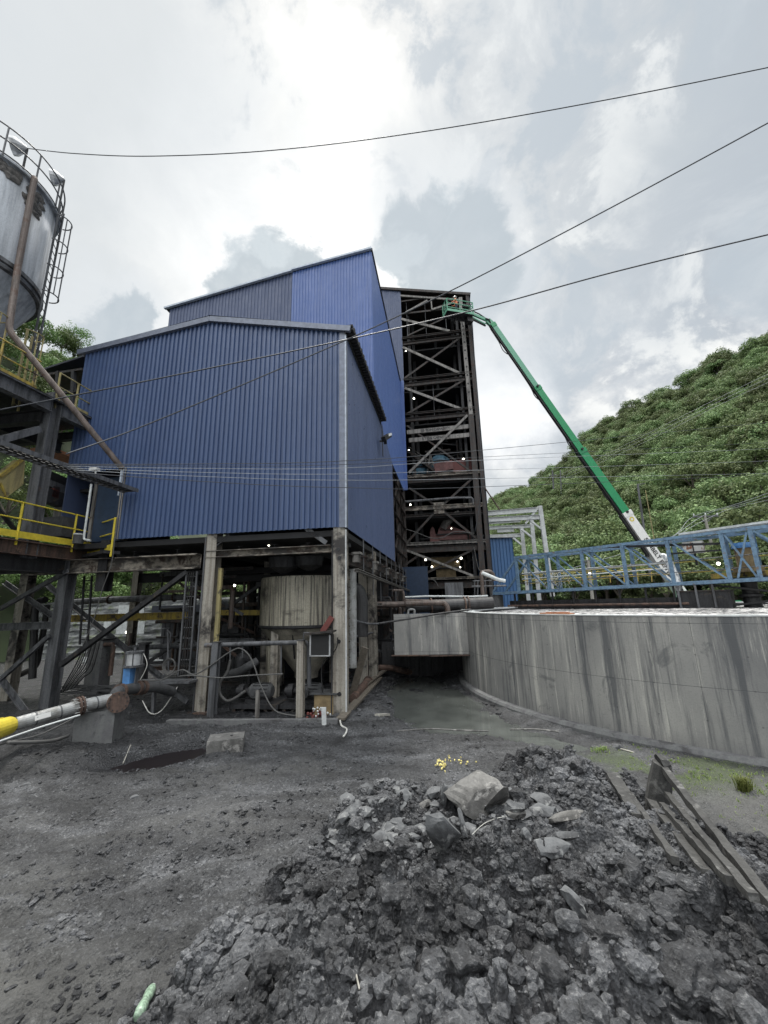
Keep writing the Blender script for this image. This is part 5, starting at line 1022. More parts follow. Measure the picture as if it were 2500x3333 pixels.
# ================================================================== WHITE FRAME AND BLUE SHED
t = thing('blue_shed', 'small blue ribbed shed between tower and white steel frame', 'shed', Yp(1636, 1900, 32)*[1, 1, 0]); x0 = Yp(1592, 1800, 32)[0]; x1 = Yp(1672, 1800, 32)[0]; z1 = Yp(1636, 1752, 32)[2]
XA = (np.array([1., 0, 0]), np.array([0, 1., 0]), UP)
b = corr(MB(), lambda x: np.array([x, 32., 0]), x0-1, x1, lambda s: 0, lambda s: z1, np.array([0, -1., 0]), .26, .06); b.build('front_wall', 'clad_shed', t)
b = MB(); b.box(((x0+x1)/2-.5, 33.6, z1/2), (x1-x0+.9, 3, z1-.02)); b.build('shed_body', 'clad_dull', t); b = MB(); b.box(((x0+x1)/2-.5, 33.5, z1+.15), (x1-x0+1.6, 3.6, .25)); b.build('roof', 'white_frame', t)
t = thing('steel_portal', 'tall white steel portal frame standing right of the tower', 'portal', Yp(1760, 1900, 31)*[1, 1, 0]); Y31 = lambda x, y: Yp(x, y, 31); Y34 = lambda x, y: Yp(x, y, 34)
for a, c_, w, fn in ((k7(362, 170), k7(400, 440), .3, Y31), (k7(315, 250), k7(345, 560), .2, Y34), (k7(258, 290), k7(288, 600), .2, Y34)):
    pb('post', fn, a, (c_[0]+(c_[0]-a[0])*.9, c_[1]+(c_[1]-a[1])*.9), .3, w, 'white_frame', t, 'box')
for a, c_, w, fn in ((k7(60, 212), k7(345, 190), .38, Y31), (k7(62, 248), k7(362, 232), .36, Y31), (k7(70, 295), k7(308, 283), .28, Y34), (k7(72, 345), k7(252, 335), .3, Y34), (k7(65, 268), k7(250, 255), .15, Y34), (k7(120, 310), k7(215, 305), .3, Y34)):
    pb('beam', fn, a, c_, .25, w, 'white_frame', t, 'I')
for a, c_ in ((k7(300, 245), k7(370, 300)), (k7(255, 300), k7(315, 345)), (k7(210, 350), k7(255, 388)), (k7(280, 270), k7(355, 175))): pb('brace', Y31, a, c_, .12, .14, 'white_frame', t)
t = thing('yellow_railing', 'far yellow handrail seen through the left bays of the bridge', 'railing', Yp(1790, 1890, 27)); b = MB(); Y27 = lambda x, y: Yp(x, y, 27)
for yy in (1862, 1878): b.tube([Y27(1700, yy+12), Y27(2140, yy-12)], .03, 6)
b.build('rail', 'yellow_worn', t); b = MB()
for x in range(1715, 2140, 45): b.tube([Y27(x, 1873-.027*(x-1700)+0), Y27(x+2, 1905-.027*(x-1700))], .03, 6)
b.build('post', 'yellow_worn', t)

# ---- denser steelwork, pipes and cable runs in the shade
rr = random.Random(77)
def clutter(name, lb, fn, n, box, mts, parent):
    """many thin members, each its own part"""
    for k in range(n):
        u = rr.uniform(*box[0]); v = rr.uniform(*box[1]); z = rr.uniform(*box[2]); q = rr.random(); mt = rr.choice(mts); b = MB()
        if q < .4: l = rr.uniform(1.2, 3.5); b.beam(B(u, v, z), B(min(u+l, box[0][1]+.5), v, z+rr.uniform(-.03, .03)), rr.uniform(.05, .14), rr.uniform(.06, .2), UP, rr.choice(('box', 'C', 'I')), .015); nm = 'cross_member'
        elif q < .7: l = rr.uniform(.8, 3); b.tube([B(u, v, max(box[2][0]-.3, z-l)), B(u, v, z)], rr.uniform(.025, .09), 8); nm = 'vertical_pipe'
        elif q < .85: l = rr.uniform(.8, 2.4); b.tube([B(u, v, z), B(u+l*.6, v, z), B(u+l*.62, v, z-.12), B(u+l*.62, v, z-l*.6)], rr.uniform(.04, .1), 8); nm = 'bent_pipe'
        else: l = rr.uniform(1, 2.5); b.beam(B(u, v, z), B(u+l, v, z-l*rr.uniform(-.8, .8)), .07, .09, UP, 'L', .015); nm = 'brace'
        b.build(nm, mt, parent)
clutter('', '', None, 70, ((-9.8, -4.5), (1.2, 9), (.2, 4.6)), ['steel_dark', 'steel_grey', 'rust', 'tower_steel', 'pipe_rust'], lowb)
clutter('', '', None, 44, ((-3.9, -.6), (5.2, 9.5), (.3, 4.8)), ['steel_dark', 'tower_steel', 'rust', 'pipe_dark'], lowb)
clutter('', '', None, 22, ((-1.2, .0), (6, 17), (.5, 4.6)), ['steel_dark', 'tower_steel', 'pipe_rust', 'steel_grey'], lowb)
clutter('', '', None, 60, ((.3, 5.0), (18.9, 23), (1.5, 17)), ['steel_dark', 'tower_steel', 'steel_dark', 'pipe_dark'], tow)
# ================================================================== SILO AND ITS PLATFORM (left)
SC = np.array([-14.08, 11.39, 0]); SR = 2.0
silo = thing('silo', 'weathered grey steel silo with cone bottom and roof railing at the far left', 'silo', SC+UP*10)
ZT, ZB = 17.75, 14.1
b = MB(); b.lathe(SC, [(.02, ZT+.5), (SR, ZT), (SR, ZB)], 96); b.build('shell', 'silo_grey', silo, smooth=True)
b = MB(); b.lathe(SC, [(SR, ZB), (.35, 10.6), (.35, 9.9)], 64); b.build('cone', 'silo_grey', silo, smooth=True)
b = MB(); b.lathe(SC, [(SR, ZB+.14), (SR+.07, ZB+.12), (SR+.07, ZB-.02), (SR, ZB-.04)], 96); b.lathe(SC, [(SR, ZB-.10), (SR+.04, ZB-.12), (SR+.02, ZB-.2), (SR-.1, ZB-.22)], 96); b.build('ring_band', 'steel_grey', silo)
b = MB(); b.lathe(SC, [(SR-.05, ZT+.05), (SR+.12, ZT+.05), (SR+.12, ZT-.03), (SR-.05, ZT-.03)], 96); b.build('roof_edge', 'silo_grey', silo)
b = MB(); rr = random.Random(4)
def scab(a0, a1, z0, z1, n=14):
    for k in range(n):
        a = math.radians(rr.uniform(a0, a1)); z = rr.uniform(z0, z1); w = rr.uniform(.08, .26); h = rr.uniform(.08, .22); ra = np.array([math.cos(a), math.sin(a), 0]); ta = np.array([-ra[1], ra[0], 0])
        c_ = SC+ra*(SR+.01)+UP*z; vs = [c_+ra*.05]+[c_+ta*w*math.cos(t)*rr.uniform(.6, 1)+UP*h*math.sin(t)*rr.uniform(.6, 1.1)+ra*.005 for t in np.linspace(0, 6.28, 9)[:-1]]
        b.add(vs, [(0, i+1, (i+1) % 8+1) for i in range(8)])
b.build('scab_patch', 'silo_scab', silo) if False else None
b = MB(); scab(-60, -22, 17.25, 17.6, 30); scab(-12, 4, 16.7, 17.5, 18); scab(-6, 6, 16.4, 17.3, 8); b.build('scab_patch', 'silo_scab', silo)
b = MB()
for z in (.0, .55, 1.1): b.tube([SC+np.array([(SR+.12)*math.cos(a), (SR+.12)*math.sin(a), ZT+.1+z]) for a in np.linspace(0, 2*math.pi, 73)], .026, 6, cap=False)
b.build('roof_rail', 'steel_grey', silo)
for k in range(14): a = math.radians(-60+k*25.7); p = SC+np.array([(SR+.12)*math.cos(a), (SR+.12)*math.sin(a), ZT]); b = MB(); b.tube([p, p+UP*1.2], .03, 6); b.build('rail_post', 'steel_grey', silo)
def cyl_at(px, py, out=.0, z=None):
    """point where the sight line meets the silo's cylinder"""
    d = ray(px, py); R = SR+out; ox, oy = -SC[0], -SC[1]; a_ = d[0]**2+d[1]**2; b_ = 2*(ox*d[0]+oy*d[1]); c_ = ox*ox+oy*oy-R*R; D = b_*b_-4*a_*c_
    t = (-b_-math.sqrt(max(D, 0)))/(2*a_); return O+d*t
# floodlights on the roof
for px, py, top, lb in ((185, 710, (212, 585), 'floodlight on a pole at the right rim of the silo'), (72, 560, (84, 485), 'floodlight on a short pole above the silo roof where the long wire starts')):
    p = cyl_at(px, py, -.02); q = p*[1, 1, 0]+UP*Yp(*top, p[1])[2]; t = thing('floodlight', lb, 'floodlight', p); b = MB(); b.tube([p, q], .035, 8); b.tube([p+RU*.06, q-UP*.2], .015, 5); b.build('pole', 'steel_dark', t)
    b = MB(); d = -RU*.8-RV*.5-UP*.15; d /= np.linalg.norm(d); b.tube([q, q+d*.12, q+d*.3, q+d*.42], [.07, .16, .28, .29], 14); b.build('lamp_head', 'silver', t)
# down pipe
def cone_pt(px, py, y): return Yp(px, py, y)
p1 = cyl_at(112, 580, .18); p2 = cyl_at(58, 870, .18); 
pipe('down_pipe', [p1-np.array([.0, -.3, -.05])-RU*.35, p1+UP*.1, p2, Up_(28, 1075, -9.9), Vp(398, 1525, -.25)], .095, 'pipe_rust', 'rusty pipe running down the silo and slanting across to the blue wall', n=12)
b = MB(); q = Vp(398, 1525, -.25); b.beam(q-UP*.05, q-UP*.95, .06, .06); o = b.build('pipe_support', 'trim_pale'); tag(o, 'short pale post under the end of the slanting rusty pipe', 'support')
# caged ladder
az = math.radians(-44.45); LDp = np.array([math.sin(az)*17.2, math.cos(az)*17.2, 0]); ldir = LDp-SC*[1, 1, 0]; ldir /= np.linalg.norm(ldir); lt = np.array([-ldir[1], ldir[0], 0])
def cage(name, label, base, z0, z1, mt, hoops, rungs=True):
    t = thing(name, label, 'ladder', base+UP*z0); b = MB()
    for s in (-1, 1): b.beam(base+lt*s*.2+UP*z0, base+lt*s*.2+UP*z1, .05, .05)
    b.build('stile', mt, t); z = z0+.15
    while z < z1: b = MB(); b.tube([base-lt*.2+UP*z, base+lt*.2+UP*z], .014, 5); b.build('rung', mt, t); z += .3
    b = MB()
    for z in hoops: b.tube([base+lt*.22*math.cos(a)*1.6+ldir*(.38*math.sin(a))+lt*-.0+UP*z for a in np.linspace(0, math.pi, 13)], .022, 5)
    for a in (.9, 1.57, 2.24): b.tube([base+lt*.35*math.cos(a)+ldir*.38*math.sin(a)+UP*hoops[0], base+lt*.35*math.cos(a)+ldir*.38*math.sin(a)+UP*hoops[-1]], .02, 5)
    b.build('safety_cage', mt, t); return t
cage('caged_ladder', 'grey caged ladder climbing the right side of the silo', LDp, 11.6, 18.0, 'steel_grey', [14.1, 15.2, 16.3, 17.4])
cage('caged_ladder', 'yellow caged ladder rising from the platform below the silo', LDp-lt*.55, 9.4, 12.2, 'yellow_pale', [10.2, 11.2, 12.1])
cage('caged_ladder', 'second yellow ladder further left under the silo cone', LDp-lt*1.5-ldir*.6, 9.4, 12.4, 'yellow_pale', [10.6, 12.0])

plat = thing('silo_platform', 'heavy grey steel frame carrying the silo with a deck below', 'platform', B(-9.5, -1.5, 0))
UL = lambda x, y: Up_(x, y, -9.4)
def ib(name, a, c_, w, h, mt='steel_grey', up=UP, par=plat, prof='I', t=.03): b = MB(); b.beam(a, c_, w, h, up, prof, t); return b.build(name, mt, par)
ib('column', B(-9.55, -1.25, 4.6), B(-9.55, -1.25, 10.1), .34, .36, up=RV); ib('column', B(-9.6, .25, -.2), B(-9.6, .25, 4.75), .36, .36, 'steel_grey', RV)
ib('column', B(-14.6, -1.5, 4.6), B(-14.6, -1.5, 9.85), .3, .3, 'steel_dark', RV); ib('column', B(-12.45, 1.3, -.3), B(-12.45, 1.3, 4.7), .34, .34, 'steel_cream', RV); ib('column', B(-14.6, .25, -.2), B(-14.6, .25, 4.7), .34, .34, 'steel_dark', RV)
ib('beam', B(-9.4, -7, 9.58), B(-9.4, -1.45, 9.58), .26, .46); ib('beam', B(-9.4, -1.05, 9.58), B(-9.4, .55, 9.58), .26, .46); ib('beam', B(-14.8, -1.5, 9.2), B(-9.6, -1.5, 9.2), .26, .4, 'steel_dark'); ib('beam', B(-14.8, .6, 9.5), B(-9.4, .6, 9.5), .2, .3, 'steel_dark'); ib('beam', B(-11.5, -6.5, 9.2), B(-11.5, .9, 9.2), .2, .4, 'steel_dark')
ib('brace', B(-9.5, -1.6, 8.7), B(-9.5, -4.4, 6.5), .2, .2, 'steel_grey', RU, prof='box'); ib('brace', B(-9.6, -1.5, 5.3), B(-9.6, -3.6, 7.3), .14, .18, 'steel_dark', RU, prof='L')
ib('beam', B(-9.42, -6, 4.87), B(-9.42, .78, 4.87), .26, .42, 'rust'); ib('beam', B(-9.6, -6, 4.45), B(-9.6, .5, 4.45), .3, .5, 'steel_dark'); ib('beam', B(-14.6, .2, 4.5), B(-9.8, .2, 4.5), .26, .4, 'steel_dark'); ib('beam', B(-9.6, .5, 4.7), B(-9.4, 1.6, 4.7), .2, .2, 'steel_dark')
b = MB(); b.bb(-14.5, -9.45, -6, .8, 5.05, 5.13); b.bb(-9.45-.9, -9.4, .8, 1.7, 5.05, 5.12); b.build('deck', 'steel_dark', plat)
b = MB(); b.bb(-14.5, -9.3, -6.5, .6, 9.8, 9.86); b.build('upper_deck', 'steel_dark', plat)
for a, c_ in ((k3(0, 1090), k3(375, 755)), (k3(0, 1080), k3(205, 1355)), (k3(0, 545), k3(520, 255)), (k3(30, 345), k3(400, 600))): ib('brace', Vp(*a, .0 if a != k3(30, 345) else 1.2), Vp(*c_, .0 if a != k3(30, 345) else 1.2), .1, .17, 'steel_grey', prof='L')
ib('beam', Vp(*k3(0, 690), .25), Vp(*k3(460, 672), .25), .2, .24, 'steel_grey')
# yellow handrail along the deck
def rail(name, label, pts, zb0, posts, mt, h=1.07, toe=True, n_rails=2):
    t = thing(name, label, 'handrail', pts[0]+UP*zb0)
    for k in range(len(pts)-1):
        for i in range(n_rails): b = MB(); hh = h*(1-i*.47); b.tube([pts[k]+UP*(zb0+hh), pts[k+1]+UP*(zb0+hh)], .024, 8); b.build('rail', mt, t)
        if toe: b = MB(); b.beam(pts[k]+UP*(zb0+.1), pts[k+1]+UP*(zb0+.1), .02, .2); b.build('toe_board', mt, t)
    for p in posts: b = MB(); b.beam(p+UP*(zb0-.22), p+UP*(zb0+h+.02), .075, .075, RU, 'L', .012); b.build('post', mt, t)
    return t
rail('deck_handrail', 'bright yellow handrail with toe board along the steel deck', [B(-9.36, -5, 0), B(-9.36, .72, 0)], 5.15, [B(-9.36, v, 0) for v in (-3.4, -1.75, .05, .7)], 'yellow')
pe = Vp(364, 1795, -.12); pm = (B(-9.36, .72, 0)*[1, 1, 0]+pe*[1, 1, 0])/2
rail('deck_handrail', 'short yellow handrail in front of the dark blue door', [B(-9.36, .72, 0), pe*[1, 1, 0]], pe[2]+.05, [pe*[1, 1, 0]], 'yellow')
b = MB(); b.beam(B(-9.36, .72, pe[2]-.02), pe-UP*.02+RV*.0, .5, .1); b.build('deck', 'steel_dark', plat)
rail('upper_handrail', 'pale yellow handrail on the upper platform beside the blue wall', [B(-9.5, -1.2, 0), B(-9.5, .85, 0), B(-10.6, .85, 0)], 9.86, [B(-9.5, v, 0) for v in (-1.2, -.5, .2, .85)]+[B(-10.6, .85, 0)], 'yellow_pale')
rail('upper_handrail', 'pale yellow handrail on the platform under the silo', [B(-9.5, -5.5, 0), B(-9.5, -1.9, 0)], 9.86, [B(-9.5, v, 0) for v in (-5, -4, -3, -2)], 'yellow_worn')
# cable tray
t = thing('cable_tray', 'long grey cable tray slanting across the lower left of the blue wall', 'cable tray', Up_(0, 1440, -6.95)); a = Up_(0, 1440, -6.95); c_ = Up_(440, 1592, -6.95); a = a-(c_-a)*.25; zc = (a[2]+c_[2])/2; a[2] = c_[2] = zc
c_ = B(-6.95, -.12, zc); a = B(-6.95, -6.2, zc)
b = MB(); b.beam(a, c_, .03, .12); b.beam(a-RU*.5, c_-RU*.5, .03, .12); b.build('side_rail', 'steel_grey', t); b = MB()
for k in range(30): p = a+(c_-a)*(k+.5)/30; b.box(p-RU*.25-UP*.04, (.5, .035, .03), (RU, RV, UP))
b.build('rung', 'steel_dark', t)
for k in range(5): cable([a-RU*(.1+.08*k)+UP*.02, (a+c_)/2-RU*(.12+.07*k)-UP*.03*(k % 2), c_-RU*(.1+.08*k)], .022, 'black', ['first', 'second', 'third', 'fourth', 'fifth'][k]+' black cable lying in the long cable tray counted from its outer rail', group='cables in the tray')
t = thing('junction_box', 'white junction box standing on the cable tray', 'junction box', Vp(300, 1545, -.6)); b = MB(); b.box(Vp(308, 1528, -.5), (.28, .16, .1), (RU, RV, UP)); b.build('box_body', 'white_paint', t); b = MB(); q = Vp(312, 1532, -.5); b.tube([q, q-UP*.4], .03, 6); b.build('stem', 'white_paint', t)
pipe('conduit', [Vp(*k2(940, 1345), -.3), Vp(*k2(905, 1600), -.3), Vp(*k2(865, 1880), -.3), Vp(*k2(865, 1915), -.3), Vp(*k2(930, 1925), -.3)], .035, 'lit_pale', 'pale conduit dropping from the cable tray beside the dark blue door')
# clutter behind the deck
t = thing('yellow_chute', 'pale yellow sheet chute hanging at the left edge above the deck', 'chute', Up_(30, 1600, -9.9)); Q = [Up_(*k2(*p), -9.9) for p in ((0, 1270), (230, 1090), (260, 1110), (240, 1350), (70, 1480), (0, 1330))]
b = MB(); b.add(Q+[q+RU*-.35 for q in Q], [tuple(range(6)), tuple(range(6, 12))[::-1]]+[(i, (i+1) % 6, 6+(i+1) % 6, 6+i) for i in range(6)]); b.build('chute_body', 'yellow_pale', t); b = MB(); b.beam(Q[0], Q[1], .12, .07); b.beam(Q[5], Q[4], .06, .05); b.build('rim', 'yellow_worn', t)
t = thing('conveyor_frame', 'dark conveyor gallery slanting behind the deck', 'conveyor', B(-11.5, 1, 5.2)); U11 = lambda x, y: Up_(x, y, -10.6)
for a, c_, w, mt in ((k2(430, 1290), k2(880, 1530), .35, 'steel_grey'), (k2(440, 1240), k2(780, 1380), .3, 'black'), (k2(380, 1430), k2(860, 1600), .5, 'steel_dark')): pb('girder', U11, a, c_, .3, w, mt, t)
b = MB(); b.box(U11(*k2(640, 1620)), (.4, .3, .9), (RU, RV, UP)); b.build('guard', 'tower_pale', t); b = MB(); b.box(U11(*k2(540, 1430)), (.3, .25, .4), (RU, RV, UP)); b.build('motor_cap', 'red_dark', t); b = MB(); b.box(U11(*k2(520, 1800)), (1.5, .5, .7), (RU, RV, UP)); b.build('housing', 'dusty', t)
t = thing('gas_drum', 'small green grey drum with pale lid behind the yellow rail', 'drum', Vp(*k2(800, 1960), -.1)); q = Vp(*k2(800, 1960), -.1); b = MB(); b.lathe(q, [(.01, 0), (.16, 0), (.16, .3), (.01, .3)], 14); b.build('drum_body', 'dusty', t); b = MB(); b.lathe(q, [(.165, .3), (.165, .34), (.01, .35)], 14); b.build('lid', 'lit_pale', t)
# lean-to roofs left of the building
t = thing('lean_to_roof', 'dark corrugated lean-to roof left of the blue building', 'roof', B(-12, 2, 11.3)); V2 = lambda x, y: Vp(x, y, 1.6)
a, c_ = V2(*k2(420, 175)), V2(*k2(900, 20)); b = MB(); b.quad(a, c_, c_+RV*4+UP*.4, a+RV*4+UP*.4); b.beam(a, c_, .08, .08); b.build('upper_roof', 'trim_dark', t); a, c_ = V2(*k2(420, 230)), V2(*k2(850, 165)); b = MB(); b.quad(a, c_, c_+RV*4, a+RV*4); b.beam(a, c_, .08, .1); b.build('lower_roof', 'tower_steel', t)
b = MB(); 
for x in (600, 760): b.beam(V2(*k2(x, 190)), V2(*k2(x-20, 760)), .14, .14)
b.beam(V2(*k2(440, 440)), V2(*k2(800, 385)), .1, .12); b.beam(V2(*k2(520, 775)), V2(*k2(780, 755)), .1, .12); b.build('post', 'steel_dark', t)
b = MB(); q0_, q1_ = V2(*k2(500, 1060)), V2(*k2(700, 1040)); b.beam(q0_, q1_, 1.5, .12); o = b.build('orange_roof', 'shingle_orange'); tag(o, 'edge of a rusty orange roof behind the cable tray', 'roof')
# ladders on the column row
def ladder(lbl, a, c_, w, fn, mt, cab=True):
    A_, C_ = fn(*a), fn(*c_); t = thing('ladder', lbl, 'ladder', C_); d = C_-A_; ln = np.linalg.norm(d); s = RU*w/2
    b = MB(); b.beam(A_-s, C_-s, .05, .05); b.beam(A_+s, C_+s, .05, .05); b.build('stile', mt, t); n = int(ln/.3)
    for k in range(n): p = A_+d*(k+.5)/n; b = MB(); b.tube([p-s, p+s], .02, 5); b.build('rung', mt, t)
    if cab:
        for k in range(4): cable([A_+RU*(-.12+.07*k)-RV*.06, (A_+C_)/2+RU*(-.1+.07*k)-RV*.07, C_+RU*(-.13+.08*k)-RV*.05], .014, 'black', ['leftmost', 'second', 'third', 'rightmost'][k]+' black cable clipped down the ladder beside the column', group='cables on the ladder')
ladder('cable laden steel ladder beside the second column', k3(1482, 262), k3(1418, 1070), .36, V15, 'steel_grey'); ladder('narrow dark ladder hanging in the left bay', k3(680, 295), k3(645, 825), .3, lambda x, y: Vp(x, y, .6), 'steel_dark', False)

# ---- under the left bay: pipes and back shed
t = thing('back_shed', 'dark corrugated shed wall with pale patches behind the left bay', 'shed', B(-8, 10, 0)); b = corr(MB(), lambda u: B(u, 10.2, 0), -13.5, -3.9, lambda s: -.2, lambda s: 2.75, -RV, .3, .04); b.build('wall', 'shed_grey', t, label='dark dirty corrugated wall'); b = MB(); b.bb(-13.8, -3.9, 9.6, 12, 2.75, 3.15); b.build('roof', 'trim_dark', t)
V10 = lambda x, y: Vp(x, y, 10.12)
for x0_, y0_, x1_, y1_ in ((920, 522, 1110, 582), (905, 650, 1110, 740), (805, 650, 850, 740), (1590, 690, 1640, 735), (640, 920, 700, 1060), (1180, 940, 1250, 1020)):
    a, c_ = V10(*k3(x0_, y0_)), V10(*k3(x1_, y1_)); b = MB(); b.box((a+c_)/2, (abs((c_-a).dot(RU)), .04, abs(c_[2]-a[2])), (RU, RV, UP)); b.build('pale_patch', 'lit_pale', t)  # pale panels carry the brightness of open gaps in their colour
P3 = lambda x, y: Vp(x, y, 3.4)
pipe('overhead_pipe', [P3(*k3(540, 500)), P3(*k3(800, 480)), P3(*k3(1440, 458))], .13, 'steel_grey', 'fat grey pipe crossing high behind the left bay', flanges=((.35, .05), (.9, .05)))
pipe('cross_pipe', [P3(*k3(1000, 850)), P3(*k3(1430, 832)), P3(*k3(1660, 828))], .1, 'steel_grey', 'grey pipe crossing at mid height behind the second column')
pipe('drain_pipe', [Vp(*k3(350, 480), 1.5), Vp(*k3(290, 490), 1.5), Vp(*k3(270, 560), 1.5), Vp(*k3(250, 1090), 1.5)], .12, 'pipe_dark', 'dark vertical pipe with a bend left of the big column')
pipe('drain_pipe', [Vp(*k3(365, 520), 1.8), Vp(*k3(340, 700), 1.8), Vp(*k3(280, 1000), 1.8), Vp(*k3(60, 1100), 1.6)], .1, 'pipe_dark', 'dark pipe sloping down to the left edge below the deck')
pipe('valve_stem', [Vp(*k3(1300, 1060), .9), Vp(*k3(1295, 730), .9)], .03, 'steel_grey', 'thin valve stem standing in the middle bay'); pipe('valve_stem', [Vp(*k3(1270, 1060), 1.0), Vp(*k3(1318, 740), 1.0), Vp(*k3(1290, 710), 1.0)], .025, 'steel_grey', 'second thinner stem beside the valve stem')
b = MB(); q = Vp(*k3(1275, 700), .9); b.tube([q+RU*.13*math.cos(a)+RV*.13*math.sin(a) for a in np.linspace(0, 6.28, 17)], .014, 5, cap=False); b.tube([q-RU*.13, q+RU*.13], .01, 5); o = b.build('hand_wheel', 'steel_grey'); tag(o, 'round valve hand wheel on top of the stem', 'hand wheel')
t = thing('concrete_plinth', 'grey concrete plinth standing in the left bay', 'plinth', Vp(*k3(745, 1100), 1.5)*[1, 1, 0]); q = Vp(*k3(750, 1100), 1.5)*[1, 1, 0]; b = MB(); b.box(q+UP*.95, (.55, .5, 2.0), (RU, RV, UP)); b.build('plinth_body', 'block_conc', t); b = MB(); b.box(q+UP*1.97, (.62, .56, .05), (RU, RV, UP)); b.build('plinth_cap', 'steel_dark', t)
V1 = lambda x, y: Vp(x, y, .7)
t = thing('inner_post', 'squat dark steel post in the middle of the left bay', 'post', V1(*k3(1100, 1090))); b = MB(); b.beam(V1(*k3(1115, 820)), V1(*k3(1100, 1100)), .22, .2, RV, 'I'); b.build('post_body', 'steel_dark', t); b = MB(); b.box(V1(*k3(1117, 815)), (.3, .28, .06), (RU, RV, UP)); b.build('cap_plate', 'steel_dark', t)
t = thing('low_steel_rack', 'low steel grating rack with cables lying between column and valve', 'rack', Vp(*k3(1300, 1110), -.1)); b = MB(); b.beam(Vp(*k3(1060, 1112), -.1), Vp(*k3(1505, 1105), -.1), .5, .06); b.build('grating', 'steel_grey', t); b = MB(); b.beam(Vp(*k3(1190, 1180), -.1), Vp(*k3(1180, 1370), -.1), .09, .09); b.beam(Vp(*k3(1190, 1180), -.1), Vp(*k3(1240, 1120), -.1), .06, .06); b.build('leg', 'steel_grey', t); b = MB(); b.beam(Vp(*k3(1290, 1150), -.0), Vp(*k3(1450, 1265), -.0), .1, .13); b.build('brace', 'steel_grey', t)
# debris bank of slats and rods
b = MB(); rr = random.Random(9)
for k in range(60): x = rr.uniform(450, 980); y = rr.uniform(1130, 1230); p = Vp(*k3(x, y), rr.uniform(.8, 2.5)); p[2] = max(p[2], .05); b.beam(p, p+RU*rr.uniform(.3, 1.4)+RV*rr.uniform(-.3, .3)+UP*rr.uniform(-.05, .1), .03, .03)
o = b.build('scrap_steel', 'dusty'); tag(o, 'pile of dusty scrap steel bars behind the big column', 'scrap', kind='stuff')
# blue actuated valve and its pipeline
q = Yp(*k3(1000, 1130), 10.9); t = thing('actuated_valve', 'blue and silver actuator standing on the dark pipe', 'valve', q); vy = 10.9
b = MB(); b.beam(Yp(*k3(990, 1150), vy), Yp(*k3(1003, 1005), vy), .2, .2); b.build('bracket', 'blue_valve', t); a = Yp(*k3(1033, 990), vy); c_ = Yp(*k3(1040, 885), vy); b = MB(); b.tube([a, c_], .19, 20); b.build('cylinder', 'silver', t)
b = MB(); b.tube([a-UP*.02, a+UP*.03], .24, 20); b.build('end_plate', 'steel_grey', t); b = MB(); b.tube([c_-UP*.02, c_+UP*.03], .22, 20); b.build('end_plate', 'steel_grey', t); b = MB()
for k in range(6): an = k*1.05; o_ = RU*.2*math.cos(an)+RV*.2*math.sin(an); b.tube([a+o_, c_+o_], .012, 5)
b.tube([c_+UP*.03, c_+UP*.12], .03, 6); b.build('tie_rod', 'steel_grey', t)
b = MB(); b.beam(a-UP*.02+RU*.12, a-UP*.42+RU*.1, .04, .08); b.build('yoke', 'steel_grey', t)
PY = 9.6
pl = [Yp(*kp(-260, 905), 7.6), Yp(*kp(190, 760), 8.55), Yp(*kp(960, 545), 9.45), Yp(*kp(1330, 470), 9.95)]
mainp = thing('slurry_pipe', 'pale grey flanged pipe running to the left edge over a concrete block', 'pipe', pl[0])
b = MB(); b.tube([pl[1], pl[2]], .125, 20); b.build('pipe_body', 'pipe_grey', mainp); b = MB(); b.tube([pl[2], pl[3]], .13, 20); b.build('pipe_body', 'pipe_grey', mainp)
dd_ = (pl[2]-pl[1]); dd_ /= np.linalg.norm(dd_); b = MB(); b.tube([pl[2]-dd_*.05, pl[2]-dd_*.012], .2, 20); b.tube([pl[2]+dd_*.012, pl[2]+dd_*.05], .2, 20); b.build('flange', 'rust', mainp)
b = MB()
for k in range(10): an = k*.628; e1 = np.cross(dd_, UP); e1 /= np.linalg.norm(e1); e2 = np.cross(e1, dd_); o_ = (e1*math.cos(an)+e2*math.sin(an))*.165; b.tube([pl[2]+o_-dd_*.14, pl[2]+o_+dd_*.09], .014, 5)
b.build('bolt', 'pipe_grey', mainp)
for f in (.28, .66): b = MB(); p = pl[1]+(pl[2]-pl[1])*f; b.tube([p-dd_*.012, p+dd_*.012], .131, 20); b.build('pipe_seam', 'steel_grey', mainp)
b = MB(); p = pl[2]+(pl[3]-pl[2])*.5; b.tube([p-dd_*.012, p+dd_*.012], .137, 20); b.build('pipe_seam', 'steel_grey', mainp)
b = MB(); b.tube([pl[1]-dd_*.12, pl[1]+dd_*.02], .12, 20); b.build('coupling', 'black', mainp)
b = MB(); b.tube([pl[0], pl[1]-dd_*.12], .17, 20); b.build('yellow_sleeve', 'yellow', mainp); b = MB(); b.tube([pl[1]-dd_*.35, pl[1]-dd_*.12], [.19, .14], 20)
for k in range(8): an = k*.785; o_ = (e1*math.cos(an)+e2*math.sin(an))*.18; b.beam(pl[0]+o_, pl[1]-dd_*.2+o_*.9, .03, .05)
b.build('yellow_sleeve', 'yellow', mainp)
b = MB(); c_ = pl[1]+(pl[2]-pl[1])*.36; up2 = np.cross(e1, dd_); nf = -RV*.9; p = c_+np.array([0.25, -.95, .1])/1*.0; 
fcn = O-c_; fcn -= dd_*fcn.dot(dd_); fcn /= np.linalg.norm(fcn); p = c_+fcn*.127; b.box(p, (.26, .09, .006), (dd_, np.cross(fcn, dd_), fcn)); b.build('sticker', 'white_paint', mainp)
text_obj('lettering', '1 2 Tag', .07, p+fcn*.004, dd_, UP, 'text_dark', mainp) if False else None
